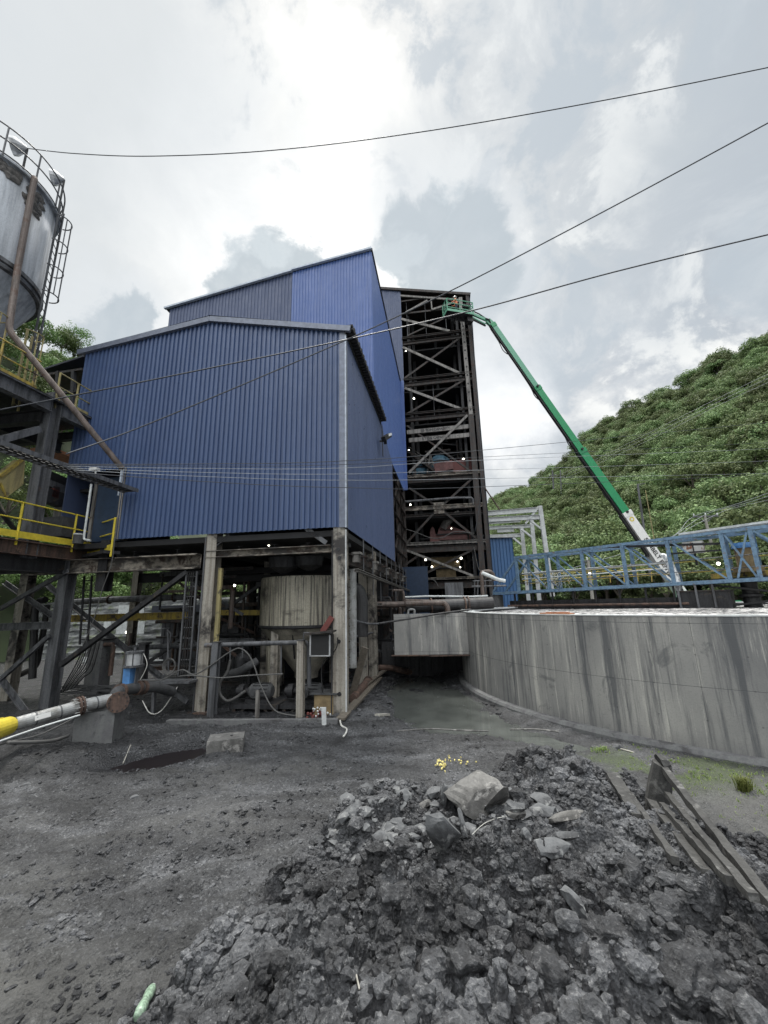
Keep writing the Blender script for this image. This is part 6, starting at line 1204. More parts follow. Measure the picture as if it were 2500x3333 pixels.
bf = Yp(*kp(1418, 500), 9.75); b = MB(); fa = (O-bf)*[1, 1, .3]; fa /= np.linalg.norm(fa); b.tube([bf-fa*.35, bf-fa*.06], .14, 20); b.build('pipe_body', 'pipe_grey', mainp); b = MB(); b.tube([bf-fa*.1, bf-fa*.055], .215, 24); b.tube([bf-fa*.045, bf], .22, 24); b.build('blind_flange', 'rust', mainp)
f1 = np.cross(fa, UP); f1 /= np.linalg.norm(f1); f2 = np.cross(f1, fa)
for k in range(12): an = k*.5236; o_ = (f1*math.cos(an)+f2*math.sin(an))*.18; b = MB(); b.tube([bf+o_, bf+o_+fa*.02], .016, 6); b.build('bolt', 'steel_dark', mainp)
pipe('dark_pipe', [Yp(*kp(1380, 440), 10.1), Yp(*kp(1400, 380), 10.2), Yp(*kp(1530, 345), 10.7), Yp(*kp(1640, 330), 11), Yp(*k3(1200, 1150), 11.6), Yp(*k3(1330, 1190), 12.4)], .13, 'dusty', 'dark muddy pipe leading from the flange into the plant', n=18, flanges=((.12, .06), (.4, .08), (.47, .08)))
pdl = Yp(*k3(715, 1345), 9.7); t = thing('pipe_pedestal', 'square concrete block carrying the grey pipe', 'pedestal', pdl*[1, 1, 0]); bx = (np.array([.97, .24, 0]), np.array([-.24, .97, 0]), UP); pb_ = pdl*[1, 1, 0]+np.array([0, .3, 0]); b = MB(); b.box(pb_+UP*(pdl[2]/2-.15), (.78, .66, pdl[2]+.3), bx); b.box(pb_+UP*(pdl[2]-.02), (.5, .4, .16), bx); b.build('block_body', 'block_conc', t)
for k, (pts, r, mt, lb) in enumerate((([kp(-50, 985), kp(500, 795), kp(960, 655)], .018, 'lit_pale', 'upper pale rod running under the grey pipe'), ([kp(-50, 1030), kp(120, 975), kp(500, 880), kp(940, 665)], .016, 'hose', 'lower thin rod running under the grey pipe'), ([kp(90, 985), kp(400, 980), kp(640, 960), kp(820, 900)], .035, 'hose', 'thick grey hose lying on the mud bank'))):
    cable([Yp(*p, y) for p, y in zip(pts, np.linspace(7.9, 9.2, len(pts)))], r, mt, lb, 'rod' if r < .03 else 'hose', 'rod' if r < .03 else 'hose')
# bundles of hoses behind the column
for k in range(9):
    x = 620+14*k; cable([V1(*k3(x+40, 800)), V1(*k3(x-20, 950+8*k)), V1(*k3(x-90, 1080)), V1(*k3(x-160, 1200-5*k))], .018, 'hose' if k % 2 else 'black', ['first', 'second', 'third', 'fourth', 'fifth', 'sixth', 'seventh', 'eighth', 'ninth'][k]+' hanging hose of the bundle behind the big grey column from the left', group='hose bundle')
c_ = V1(*k3(1395, 970)); b = MB(); b.tube([c_+RU*(.16+.0008*i)*math.cos(i*.3)+UP*(.17+.0008*i)*math.sin(i*.3)-RV*(.5+.0008*i) for i in range(84)], .014, 5); o = b.build('cable_coil', 'hose'); tag(o, 'coiled cable hanging on the ladder by the second column', 'cable coil')
cable([Vp(*k3(1100, 880), -.2), Vp(*k3(1135, 980), -.2), Vp(*k3(1080, 1100), -.2)], .012, 'hose_pale', 'thin pale cable dangling at the squat post'); cable([Vp(*k3(885, 0), -.3), Vp(*k3(860, 200), -.3), Vp(*k3(790, 400), -.3), Vp(*k3(720, 640), -.3), Vp(*k3(640, 830), -.3)], .014, 'hose', 'thin line falling from the deck corner to the scrap')
cable([Vp(*k3(1070, 1100), -.3), Vp(*k3(1250, 1095), -.4), Vp(*k3(1400, 1020), -.4), Vp(*k3(1520, 1050), -.4), k4 and Vp(*k4(350, 1120), -.4), Vp(*k4(440, 1095), -.4), Vp(*k4(520, 1180), -.4), Vp(*k4(600, 1400), -.4), Vp(*k4(700, 1570), -.4), Vp(*k4(860, 1612), -.35)], .02, 'hose', 'long grey cable looping from the rack past the posts to the ground'); cable([Vp(*k3(1380, 1070), -.45), Vp(*k4(60, 1300), -.45), Vp(*k4(280, 1318), -.45), Vp(*k4(500, 1300), -.45), Vp(*k4(760, 1288), -.45)], .02, 'hose', 'nearly level grey cable crossing the bay of the pumps')
cable([V15(*k4(355, 1180)), V15(*k4(330, 1280)), V15(*k4(280, 1350)), V15(*k4(275, 1440)), V15(*k4(330, 1495)), V15(*k4(400, 1470)), V15(*k4(470, 1420))], .045, 'hose', 'thick grey suction hose curling into the left pump', 'hose', 'hose'); cable([Vp(*k3(1100, 1260), -.3), Vp(*k3(1160, 1355), -.4), Vp(*k3(1250, 1330), -.4), Vp(*k3(1370, 1150), -.3)], .016, 'hose_pale', 'thin hose sagging under the steel rack', 'hose', 'hose')
cable([V15(*k4(1205, 1000))-RV*.3, V15(*k4(1190, 1090))-RV*.3, V15(*k4(1080, 1215))-RV*.2, V15(*k4(1085, 1420))-RV*.2], .016, 'black', 'black cable curving from the corner column down to the motors')

# ---- cone bottomed tank
tc_ = Vp(*k4(950, 885), 3.2); tc0 = tc_*[1, 1, 0]; ct = thing('cone_tank', 'stained cream cone bottomed tank standing under the blue building', 'tank', tc0); zs = 2.28
b = MB(); b.lathe(tc0, [(1.70, 3.98), (1.72, 3.9), (1.72, zs)], 64); b.build('shell', 'tank_cream', ct, smooth=True); b = MB(); b.lathe(tc0, [(1.72, zs), (.42, .62), (.42, .45)], 64); b.build('cone', 'cone_cream', ct, smooth=True); b = MB(); b.lathe(tc0, [(1.72, zs+.05), (1.75, zs+.04), (1.75, zs-.03), (1.70, zs-.06)], 64); b.build('seam_ring', 'steel_dark', ct)
b = MB(); b.lathe(tc0, [(1.72, 3.98), (.1, 4.05)], 32); b.build('tank_lid', 'steel_dark', ct)
for k in range(4):
    a = math.radians(45+90*k+10); p = tc0+np.array([math.cos(a), math.sin(a), 0])*1.45; b = MB(); b.beam(p-UP*.2, p+UP*2.5, .26, .26, RV, 'I'); b.build('leg', 'steel_cream', ct)
b = MB(); q = Vp(*k4(990, 1240), 1.45); b.tube([V15(*k4(885, 1050))*0+Vp(*k4(830, 905), 1.5), Vp(*k4(850, 1170), 2.2)], .03, 6); b.build('streak_rod', 'steel_dark', ct)
pipe('stand_pipe', [Vp(*k4(680, 1070), 2.6), Vp(*k4(678, 1360), 2.6)], .22, 'tank_cream', 'stained vertical pipe left of the cone bottomed tank', n=18)
pipe('side_pipe', [Vp(*k4(250, 460), .8), Vp(*k4(245, 640), .8), Vp(*k4(215, 800), .8), Vp(*k4(215, 1250), .8)], .07, 'steel_dark', 'dark vertical pipe just right of the second column'); pipe('side_pipe', [Vp(*k4(195, 500), .9), Vp(*k4(200, 600), .9), Vp(*k4(240, 660), .9), Vp(*k4(225, 1050), .9)], .06, 'steel_grey', 'grey pipe with a kink just right of the second column')
# posts and rail pipe in front
for a, c_, w, mt, lb in ((k4(250, 1045), k4(212, 1600), .2, 'steel_grey', 'grey steel guard post left of the pumps'), (k4(902, 1030), k4(895, 1615), .19, 'steel_cream', 'cream worn guard post before the cone bottomed tank'), (k4(568, 1410), k4(562, 1615), .09, 'tower_pale', 'short thin post before the left pump')):
    t = thing('guard_post', lb, 'post', Vp(*c_, -.28)); b = MB(); A_ = Vp(*a, -.28); C_ = Vp(*c_, -.28); b.beam(A_, C_-UP*.2, w, w*.9, RV, 'I' if w > .1 else 'box', .02); b.build('post_body', mt, t); b = MB(); b.box(A_+UP*.01, (w*1.1, w, .02), (RU, RV, UP)); b.build('cap_plate', 'dusty', t)
pipe('rail_pipe', [Vp(*k4(160, 1068), -.1), Vp(*k4(600, 1052), -.1), Vp(*k4(960, 1044), -.1), Vp(*k4(962, 1380), -.1)], .065, 'steel_grey', 'grey pipe running level behind the guard posts and turning down', n=12); pipe('rail_pipe', [Vp(*k4(920, 1030), -.12), Vp(*k4(920, 970), -.12), Vp(*k4(1135, 975), -.12)], .02, 'steel_grey', 'thin bent conduit above the cream guard post')
for x, y1 in ((355, 1180), (450, 1165), (748, 1290)): pipe('drop_pipe', [Vp(*k4(x, 1060), -.05), Vp(*k4(x-2, y1), -.05)], .022, 'steel_grey', {355: 'leftmost thin pipe hanging from the level grey pipe', 450: 'middle thin pipe hanging from the level grey pipe', 748: 'longest thin pipe hanging from the level grey pipe'}[x])
# control box
q = Vp(*k4(1060, 1065), -.25); t = thing('control_box', 'black open fronted control box hung beside the corner column', 'control box', q-UP*.3); b = MB(); b.box(q, (.62, .28, .56), (RU, RV, UP)); b.build('box_body', 'steel_dark', t); b = MB()
for s in (-1, 1): b.box(q-RV*.15+RU*s*.28, (.04, .03, .56), (RU, RV, UP)); 
b.box(q-RV*.15-UP*.27, (.6, .03, .03), (RU, RV, UP)); b.build('box_frame', 'silver', t); b = MB(); b.box(q-RV*.145, (.5, .01, .5), (RU, RV, UP)); b.build('panel', 'black', t); b = MB(); b.beam(q-RU*.42-RV*.1+UP*.31, q+RU*.4-RV*.1+UP*.38, .4, .05); b.build('hood', 'tower_steel', t)
b = MB(); b.beam(Vp(*k4(1065, 965), -.05), Vp(*k4(1140, 850), -.05), .08, .16); o = b.build('red_bracket', 'red_dark'); tag(o, 'dark red slanted bracket above the control box', 'bracket')
b = MB(); q = Vp(*k4(380, 935), 4.5); b.box(q, (.55, .2, .45), (RU, RV, UP)); b.box(q-RU*.3-RV*.1, (.25, .15, .3), (RU, RV, UP)); o = b.build('switch_box', 'dusty'); tag(o, 'grey switch boxes on the dark wall behind the left pump', 'switch box')
# pumps
def pump(lb, cx, cy, mirror=1, v=.55):
    q = Vp(cx, cy, v); t = thing('pump', lb, 'pump', q*[1, 1, 0]); m_ = mirror
    b = MB(); b.tube([q-RU*.30*m_, q-RU*.22*m_, q+RU*.35*m_, q+RU*.42*m_], [.16, .22, .22, .15], 16); b.build('motor', 'dusty', t, smooth=False); b = MB()
    for k in range(14): a = k*.45; o_ = RV*math.cos(a)*.225+UP*math.sin(a)*.225; b.beam(q+o_-RU*.15*m_, q+o_+RU*.33*m_, .02, .03)
    b.build('cooling_fins', 'steel_dark', t); b = MB(); b.tube([q-RU*.62*m_, q-RU*.45*m_], .2, 18); b.tube([q-RU*.50*m_, q-RU*.28*m_], .09, 12); b.tube([q-RU*.72*m_, q-RU*.6*m_], .11, 14); b.build('pump_casing', 'steel_dark', t)
    b = MB(); b.tube([q-RU*.02-RV*.22, q-RU*.02-RV*.34], .13, 16); b.tube([q-RU*.02-RV*.34, q-RU*.02-RV*.37], .07, 12); b.build('end_cover', 'dusty', t)
    b = MB(); zb_ = q[2]-.3; b.bb(0, 0, 0, 0, 0, 0) if False else b.box(q*[1, 1, 0]+UP*(zb_-.06), (1.5, .7, .12), (RU, RV, UP)); b.box(q*[1, 1, 0]+UP*(zb_+.05), (.7, .4, .1), (RU, RV, UP)); b.build('base_frame', 'steel_dark', t)
    for s in (-1, 1):
        for w in (-.28, .28): b = MB(); p = q*[1, 1, 0]+RU*s*.62+RV*w; b.beam(p-UP*.15, p+UP*(zb_-.1), .1, .1); b.build('leg', 'tower_steel', t); 
        b = MB(); p = q*[1, 1, 0]+RU*s*.6-RV*.28; b.beam(p+UP*(zb_-.42), p+UP*(zb_-.1)-RU*s*.3, .06, .06); b.build('knee_brace', 'tower_steel', t)
    return q
pump('dusty electric pump on a steel stand left of the cream post', *k4(580, 1420)); pump('dusty electric pump on a steel stand under the cone tank', *k4(960, 1420), 1, .6)
pipe('suction_pipe', [Vp(*k4(330, 1290), 1.3), Vp(*k4(420, 1275), 1.3), Vp(*k4(500, 1225), 1.3), Vp(*k4(560, 1190), 1.5)], .13, 'dusty', 'dusty fat bent pipe behind the left pump', n=14); pipe('suction_pipe', [Vp(*k4(440, 1290), 1.6), Vp(*k4(430, 1160), 1.6), Vp(*k4(500, 1180), 1.8)], .2, 'steel_dark', 'dark fat elbow above the left pump', n=14)
t = thing('low_cabinet', 'brown steel box at the foot of the corner column', 'cabinet', Vp(*k4(1090, 1500), .1)*[1, 1, 0]); q = Vp(*k4(1095, 1520), .25); b = MB(); b.box(q, (.55, .5, .6), (RU, RV, UP)); b.build('cabinet_body', 'machine_tan', t); b = MB(); b.box(q+UP*.32, (.8, .6, .04), (RU, RV, UP)); b.build('top_plate', 'dusty', t)
# marker stake and rags
t = thing('marker_stake', 'pale flat marker stake before the corner column', 'stake', Vp(*k4(1080, 1660), -.75)*[1, 1, 0]); b = MB(); b.beam(Vp(*k4(1076, 1545), -.75), Vp(*k4(1080, 1662), -.75)-UP*.1, .12, .03, RV); b.build('stake_body', 'white_dull', t)
rr = random.Random(5); c0 = G(*k4(1005, 1640)); c0[2] = gz(*c0[:2])
b = MB()
for k in range(16): b.lathe(c0+np.array([rr.gauss(0, .14), rr.gauss(0, .06), .03+rr.random()*.14]), [(.001, .045), (.04, .02), (.035, -.03), (.001, -.04)], 6)
o = b.build('red_rag', 'red_dark'); tag(o, 'small heap of dark red rags by the marker stake', 'rag', kind='stuff'); b = MB()
for k in range(14): b.lathe(c0+np.array([rr.gauss(.06, .14), rr.gauss(-.03, .05), .08+rr.random()*.2]), [(.001, .03), (.028, .01), (.02, -.02), (.001, -.03)], 6)
o = b.build('white_scrap', 'white_dull'); tag(o, 'white and black litter scraps lying on the red rags', 'litter', kind='stuff')
cable([G(1107, 2352)+UP*.05, G(1112, 2368)+UP*.04, G(1128, 2378)+UP*.04, G(1126, 2392)+UP*.04, G(1118, 2402)+UP*.03], .022, 'hose_pale', 'short pale hose piece lying on the yard by the corner column', 'hose', 'hose')
def lying(name, a, c_, w, h, mt, lb, cat, lift=.03):
    A_, C_ = G(*a), G(*c_); A_[2] = gz(*A_[:2])+lift; C_[2] = gz(*C_[:2])+lift; b = MB(); b.beam(A_, C_, w, h); o = b.build(name, mt); return tag(o, lb, cat)
lying('board', (1228, 2341), (1262, 2326), .16, .05, 'wood_pale', 'short pale board lying on the yard right of the corner column', 'board', .05)
lying('plank', (1108, 2350), (1235, 2215), .24, .06, 'wood', 'long dirty plank lying along the side of the building', 'plank', .12); lying('plank', (1160, 2270), (1262, 2192), .2, .05, 'wood', 'second long plank behind, lying on the first', 'plank', .2)
pb2 = MB(); pb2.beam(Vp(*k4(1395, 1085), 1.5)*1, G(*k4(1290, 1480))+UP*.0, .22, .06, RV); o = pb2.build('leaning_plank', 'wood'); tag(o, 'grey plank leaning on the plant side behind the corner column', 'plank')
pipe('fallen_pipe', [G(*k4(1300, 1480), .12), G(*k4(1420, 1340), .2)], .13, 'rust', 'rusty open pipe length lying by the leaning plank', n=16, flanges=((.97, .05),))
for k, (a, c_) in enumerate(((k4(1290, 870), k4(1560, 895)), (k4(1240, 985), k4(1450, 970)))): cable([Vp(*a, 2.0), Vp((a[0]+c_[0])/2, (a[1]+c_[1])/2+8, 3), Vp(*c_, 4.5)], .04, 'steel_grey', ['upper grey hose strung between corner column and side column', 'lower grey hose strung between corner column and side column'][k], 'hose', 'hose')
pipe('side_stack', [Vp(*k4(1300, 480), 1.2), Vp(*k4(1300, 1240), 1.2)], .12, 'pipe_grey', 'streaked vertical pipe just right of the corner column', n=14); t = thing('rust_ladder', 'thin rusty ladder on the right face of the corner column', 'ladder', Vp(*k4(1245, 1490), .5)); b = MB(); b.beam(Vp(*k4(1240, 480), .5), Vp(*k4(1245, 1500), .5), .06, .06); b.build('stile', 'rust', t)
for k in range(17): q = Vp(*k4(1240, 500+60*k), .5); b = MB(); b.tube([q, q+RU*.16], .014, 5); b.build('rung', 'rust', t)
# curb before the columns, concrete block
q0_, q1_ = G(545, 2352), G(1100, 2352); b = MB(); b.beam(q0_*[1, 1, 0]+UP*-.02, q1_*[1, 1, 0]+UP*.0, .16, .18); o = b.build('floor_curb', 'block_conc'); tag(o, 'low muddy concrete curb along the foot of the columns', 'curb')
q = G(735, 2445); q[2] = gz(*q[:2]); t = thing('concrete_block', 'flat pale concrete slab block lying at the end of the dark slurry', 'block', q); b = MB(); ax = (np.array([.96, .27, 0]), np.array([-.27, .96, 0]), UP); b.box(q+UP*.13, (.72, .5, .26), ax); b.build('block_body', 'rock_pale', t); b = MB(); b.lathe(q+UP*.26+ax[0]*.1, [(.03, 0), (.03, .01), (.001, .012)], 8); b.build('lifting_eye', 'steel_dark', t)

# ================================================================== FOREGROUND STEEL TIES IN THE HEAP
def tie(a, c_, ya, yc, w, h, lb, mt='mud_steel', lift=.0):
    A_ = Yp(*a, ya) if ya else march(*a)+UP*.05; C_ = march(*c_)+UP*.0; e_ = (O-C_)/np.linalg.norm(O-C_); C_ = C_+e_*yc
    for _k in range(14):
        q_ = [A_+(C_-A_)*f for f in np.linspace(.12, .86, 12)]; cl = min(p_[2]-surf(p_[0], p_[1]) for p_ in q_)
        if cl > lift: break
        C_ = C_+e_*.05; A_ = A_+(O-A_)/np.linalg.norm(O-A_)*.03
    t = thing('muddy_beam', lb, 'beam', (A_+C_)/2, 'muddy beams in the heap'); b = MB(); d = C_-A_; n = 14
    pts = [A_+d*k/n+np.array([0, 0, 1])*.008*math.sin(k*2.3) for k in range(n+1)]
    x = np.cross(d, UP); x /= np.linalg.norm(x); y = np.cross(x, d/np.linalg.norm(d)); rr = random.Random(hash(lb) % 99 if False else len(lb)); vs = []; fs = []
    for p in pts:
        for sx, sy in ((-1, -1), (1, -1), (1, 1), (-1, 1)): vs.append(p+x*sx*w/2*(1+rr.uniform(-.08, .08))+y*sy*h/2*(1+rr.uniform(-.12, .12)))
    for k in range(n):
        for j in range(4): fs.append((4*k+j, 4*k+(j+1) % 4, 4*k+4+(j+1) % 4, 4*k+4+j))
    fs += [(3, 2, 1, 0), (4*n, 4*n+1, 4*n+2, 4*n+3)]; b.add(vs, fs); b.build('beam_body', mt, t); return t, A_, C_
t, A_, C_ = tie(kh(1205, 265), kh(1700, 890), 5.6, .05, .065, .075, 'outermost long muddy beam sticking out of the heap with a bracket end', lift=.10)
b = MB(); e = Yp(*kh(1165, 420), 5.5); b.tube([A_+UP*.05, (A_+e)/2+RU*.02, e-UP*.1], [.10, .13, .12], 9); b.tube([A_+UP*.04-RU*.03, A_+UP*.06+RU*.07], [.11, .06], 8); b.build('bracket_end', 'mud_steel', t)
tie(kh(1225, 380), kh(1600, 830), 5.4, .04, .055, .05, 'second long muddy beam with a bright edge beside the outermost', lift=.05); tie(kh(1200, 425), kh(1500, 760), 5.3, .03, .055, .06, 'third dark muddy beam half buried in the heap', lift=.01); tie(kh(1065, 400), kh(1260, 670), None, .02, .055, .06, 'short muddy beam lying inside the others', lift=-.03); tie(kh(985, 310), kh(1110, 480), None, .03, .15, .05, 'flat muddy plate leaning at the inner end of the beams', lift=-.03); tie(kh(1150, 420), kh(1400, 720), None, .02, .09, .04, 'broad muddy plate between the short beam and the third beam', lift=-.03)
# bottle, torn sheet, yellow scraps, sticks, wire
on_surf = march
a = on_surf(455, 3320); c_ = on_surf(492, 3245); t = thing('plastic_bottle', 'crumpled green plastic bottle lying at the bottom edge of the heap', 'bottle', a); a = a+UP*.05; c_ = c_+UP*.05; d = c_-a; b = MB(); b.tube([a-d*.2, a, a+d*.25, a+d*.4, a+d*.6, a+d*.85, c_, c_+d*.05], [.03, .036, .034, .026, .034, .035, .028, .016], 12); b.build('bottle_body', 'bottle_green', t, smooth=True); b = MB(); b.tube([c_+d*.05, c_+d*.13], .016, 10); b.build('cap', 'lit_pale', t)
t = thing('torn_sheet', 'torn black rubber sheet poking out at the left foot of the heap', 'sheet', on_surf(640, 3130)); q = on_surf(600, 3140); w = on_surf(670, 3140); b = MB(); 
vs = [q, (q+w)/2+UP*.03, w, q+UP*.04+[.02, .06, 0], q+UP*.09+[.1, .1, 0], (q+w)/2+UP*.07+[.02, .04, 0], w+UP*.06+[.0, .08, 0], w+UP*.03+[.06, .02, 0]]; vs2 = [v+np.array([.0, .02, -.01]) for v in vs]; b.add(vs+vs2, [(0, 1, 5, 4, 3), (1, 2, 7, 6, 5), (8, 11, 12, 13, 9), (9, 13, 14, 15, 10), (3, 4, 12, 11), (4, 5, 13, 12), (5, 6, 14, 13), (6, 7, 15, 14)]); b.build('sheet_body', 'black', t)
b = MB(); rr = random.Random(3)
for k in range(38):
    u_ = rr.gauss(0, 1); q = G(1445+u_*13+(rr.random() < .25)*rr.uniform(40, 90), 2495+rr.gauss(0, 8)-((rr.random() < .2)*8)); q[2] = gz(q[0], q[1])+.05+rr.random()*.04; s = rr.uniform(.015, .045); ang = rr.random()*3; b.box(q, (s, s*.7, .02), (np.array([math.cos(ang), math.sin(ang), rr.uniform(-.4, .4)]), np.array([-math.sin(ang), math.cos(ang), 0]), UP))
o = b.build('yellow_scraps', 'yellow_scrap'); tag(o, 'patch of bright yellow scraps on the ground behind the heap', 'scraps', kind='stuff')
def stick(pts, r, mt, lb): return cable([on_surf(*p)+UP*.03 for p in pts], r, mt, lb, 'stick', 'stick')
stick([(1538, 2728), (1580, 2690), (1640, 2670), (1728, 2662)], .0032, 'hose_pale', 'thin pale bent wire lying over the stones of the heap'); stick([(1155, 3170), (1170, 3240)], .006, 'wood_pale', 'thin pale twig low on the heap'); stick([(2003, 2438), (2065, 2455)], .015, 'wood_pale', 'pale stick lying in the grass before the tank'); stick([(400, 2490), (425, 2430)], .012, 'wood_pale', 'pale stick standing in the dark slurry'); 
o = cable([G(1290, 2380)+UP*-.0, G(1400, 2374)+UP*.01, G(1480, 2378)+UP*.01, G(1590, 2380)+UP*.0], .016, 'rock_pale', 'pale pipe half sunk along the near edge of the murky puddle', 'pipe', 'pipe'); cable([G(1660, 2378)+UP*.02, G(1740, 2378)+UP*.03, G(1820, 2385)+UP*.02], .018, 'rock_pale', 'second pale pipe end right of the half sunk one', 'pipe', 'pipe')

# ================================================================== GRASS
def tufts(name, lb, blobs, n, hmin, hmax, kind=None, cat='grass'):
    b = MB(); rr = random.Random(len(lb))
    vs = []; fs = []
    for (px, py, sx, sy, k) in blobs:
        for i in range(k):
            q = G(px+rr.gauss(0, sx), py+rr.gauss(0, sy)); q[2] = gz(q[0], q[1])-.01
            if math.hypot(q[0]-TC[0], q[1]-TC[1]) < TR+.22: continue
            for j in range(n):
                a = rr.random()*6.28; h = rr.uniform(hmin, hmax); l = rr.uniform(.2, .7)*h; w = np.array([-math.sin(a), math.cos(a), 0])*.006; d = np.array([math.cos(a), math.sin(a), 0]); s = len(vs); o_ = np.array([rr.gauss(0, .02), rr.gauss(0, .02), 0])
                vs += [q+o_-w, q+o_+w, q+o_+d*l*.5+UP*h*.7+w*.7, q+o_+d*l*.5+UP*h*.7-w*.7, q+o_+d*l+UP*h*.75]; fs += [(s, s+1, s+2, s+3), (s+3, s+2, s+4)]
    b.add(vs, fs); o = b.build(name, 'grass_blade'); return tag(o, lb, cat, kind=kind)
tufts('grass', 'sparse low grass growing along the foot of the tank', [(1960, 2435, 25, 8, 26), (2150, 2470, 90, 14, 90), (2330, 2520, 90, 16, 110), (2470, 2570, 50, 16, 60), (2450, 2650, 60, 20, 18), (2270, 2575, 60, 12, 22), (2120, 2430, 60, 8, 30), (2100, 2500, 40, 10, 20), (2480, 2760, 30, 20, 16)], 5, .02, .07, 'stuff')
tufts('grass_tuft', 'largest tuft of long grass at the right edge before the tank', [(2425, 2570, 9, 3, 14)], 16, .12, .32, None, 'grass tuft'); tufts('grass_tuft', 'small bright grass tuft behind the top of the heap', [(1955, 2437, 14, 4, 12)], 10, .05, .14, None, 'grass tuft')

# ================================================================== WIRES AND POLES
def wire(pts, ds, r, lb, group=None, mt='wire', sag=0): 
    P = [Yp(*p, d) for p, d in zip(pts, ds)]; return cable(P, r, mt, lb, 'power_line', 'power line', group, 10, 6)
fl_ = Yp(84, 487, cyl_at(72, 560)[1]); wire([(90, 483), (250, 500), (500, 508), (900, 488), (1400, 425), (2000, 320), (2620, 195)], np.linspace(fl_[1], 8.0, 7), .014, 'highest wire crossing the sky from the silo roof to the right edge')
wire([(-60, 1345), (150, 1305), (600, 1215), (1120, 1107), (1560, 1005), (2000, 885), (2620, 735)], [10, 10.4, 10.8, 11.0, 10.6, 10, 9], .020, 'thick wire crossing before the blue wall to the right below the other', mt='wire')
wire([(215, 1478), (420, 1405), (700, 1290), (1130, 1105), (1500, 930), (2000, 670), (2620, 335)], [9.0, 10, 10.6, 10.9, 10.4, 9.5, 8], .020, 'steeper thick wire crossing the other one before the gable corner')
bund = [((200, 1512), (1120, 1500), (1560, 1466), (2500, 1375)), ((215, 1514), (1120, 1512), (1560, 1488), (2500, 1440)), ((220, 1518), (1120, 1523), (1560, 1498), (2500, 1460)), ((230, 1524), (1120, 1543), (1560, 1530), (2500, 1500)), ((240, 1530), (1120, 1563), (1560, 1558), (2500, 1540)), ((250, 1538), (1120, 1587), (1560, 1585), (2500, 1545))]
for k, bb_ in enumerate(bund): wire([bb_[0], (650, (bb_[0][1]+bb_[1][1])/2+4), bb_[1], bb_[2], bb_[3], (2700, bb_[3][1]-18)], [10.0, 10.8, 11.3, 17, 26, 30], .011 if k in (0, 5) else .008, ['first and topmost', 'second', 'third', 'fourth', 'fifth', 'sixth and lowest'][k]+' of the six level wires crossing the blue wall, counted downward', 'level wires across the blue wall', 'wire' if k in (0, 1, 5) else 'wire_pale')
def pole(lb, a, c_, y, r, mt='wood', arm=None):
    A_, C_ = Yp(*a, y), Yp(*c_, y); C_ = C_+ (C_-A_)/np.linalg.norm(C_-A_)*4; t = thing('utility_pole' if arm else 'light_pole', lb, 'pole', C_); b = MB(); b.tube([C_, A_], [r*1.3, r], 8); b.build('pole_shaft', mt, t)
    if arm:
        b = MB(); p, q = Yp(*arm[0], y), Yp(*arm[1], y); b.beam(p, q, r*1.1, r*1.3); b.beam(p+(q-p)*.2, A_-UP*1.2, r*.5, r*.5); b.beam(p+(q-p)*.8, A_-UP*1.2, r*.5, r*.5); b.build('crossarm', 'steel_grey', t); b = MB()
        for f in (.02, .5, .98): s = p+(q-p)*f; b.lathe(s, [(.09, .1), (.09, .4), (.03, .5)], 8)
        b.build('insulator', 'lit_pale', t)
    return t
pole('wooden utility pole with crossarm behind the near end of the bridge', kr(800, 120), kr(925, 620), 60, .19, 'wood_pale', (kr(655, 133), kr(985, 122)))
pole('tall thin grey light pole standing right of the boom', k7(918, 45), k7(965, 380), 48, .12, 'steel_grey'); b = MB(); b.beam(Yp(*k7(918, 47), 48), Yp(*k7(958, 42), 48), .12, .1); o = b.build('lamp_arm', 'steel_grey'); tag(o, 'short arm on top of the thin grey light pole', 'lamp arm')
pole('thin mast with wires right of the light pole', k7(962, 80), k7(1012, 360), 46, .05, 'yellow_pale'); pole('small pole on the ridge line left of the boom', k7(433, -85)[:2] if False else (1798, 1530), (1800, 1560), 150, .25, 'steel_grey', ((1788, 1549), (1810, 1547))); pole('small mast just right of the ridge pole', (1824, 1530), (1826, 1575), 150, .2, 'steel_grey'); pole('low wooden pole seen through the bridge beside its lit lamp', k7(635, 480), k7(652, 620), 50, .17, 'wood_pale', (k7(600, 487), k7(665, 478)))
for k, (a, m_, c_) in enumerate((((1560, 1870+0), kr(300, 430), kr(655, 130)), ((1700, 1890), kr(350, 420), kr(820, 100)), ((1860, 1880), kr(420, 420), kr(965, 100)))):
    wire([(a[0]+300, a[1]-20), m_, c_, (kr(1300, -60+25*k)), (2620, 1560+20*k)], [52, 55, 60, 62, 66], .03, ['upper', 'middle', 'lower'][k]+' pale line slung from the utility pole crossarm', 'lines on the utility pole', 'wire_pale')
for k in range(3): wire([(1810+5*k, 1550+8*k), (1950, 1490+9*k), (2140, 1395+12*k), (2360, 1285+12*k), (2620, 1160+16*k)], [150, 130, 110, 95, 85], .035, ['top', 'middle', 'bottom'][k]+' line climbing before the wooded hillside to the right', 'lines up the hillside', 'wire_pale')

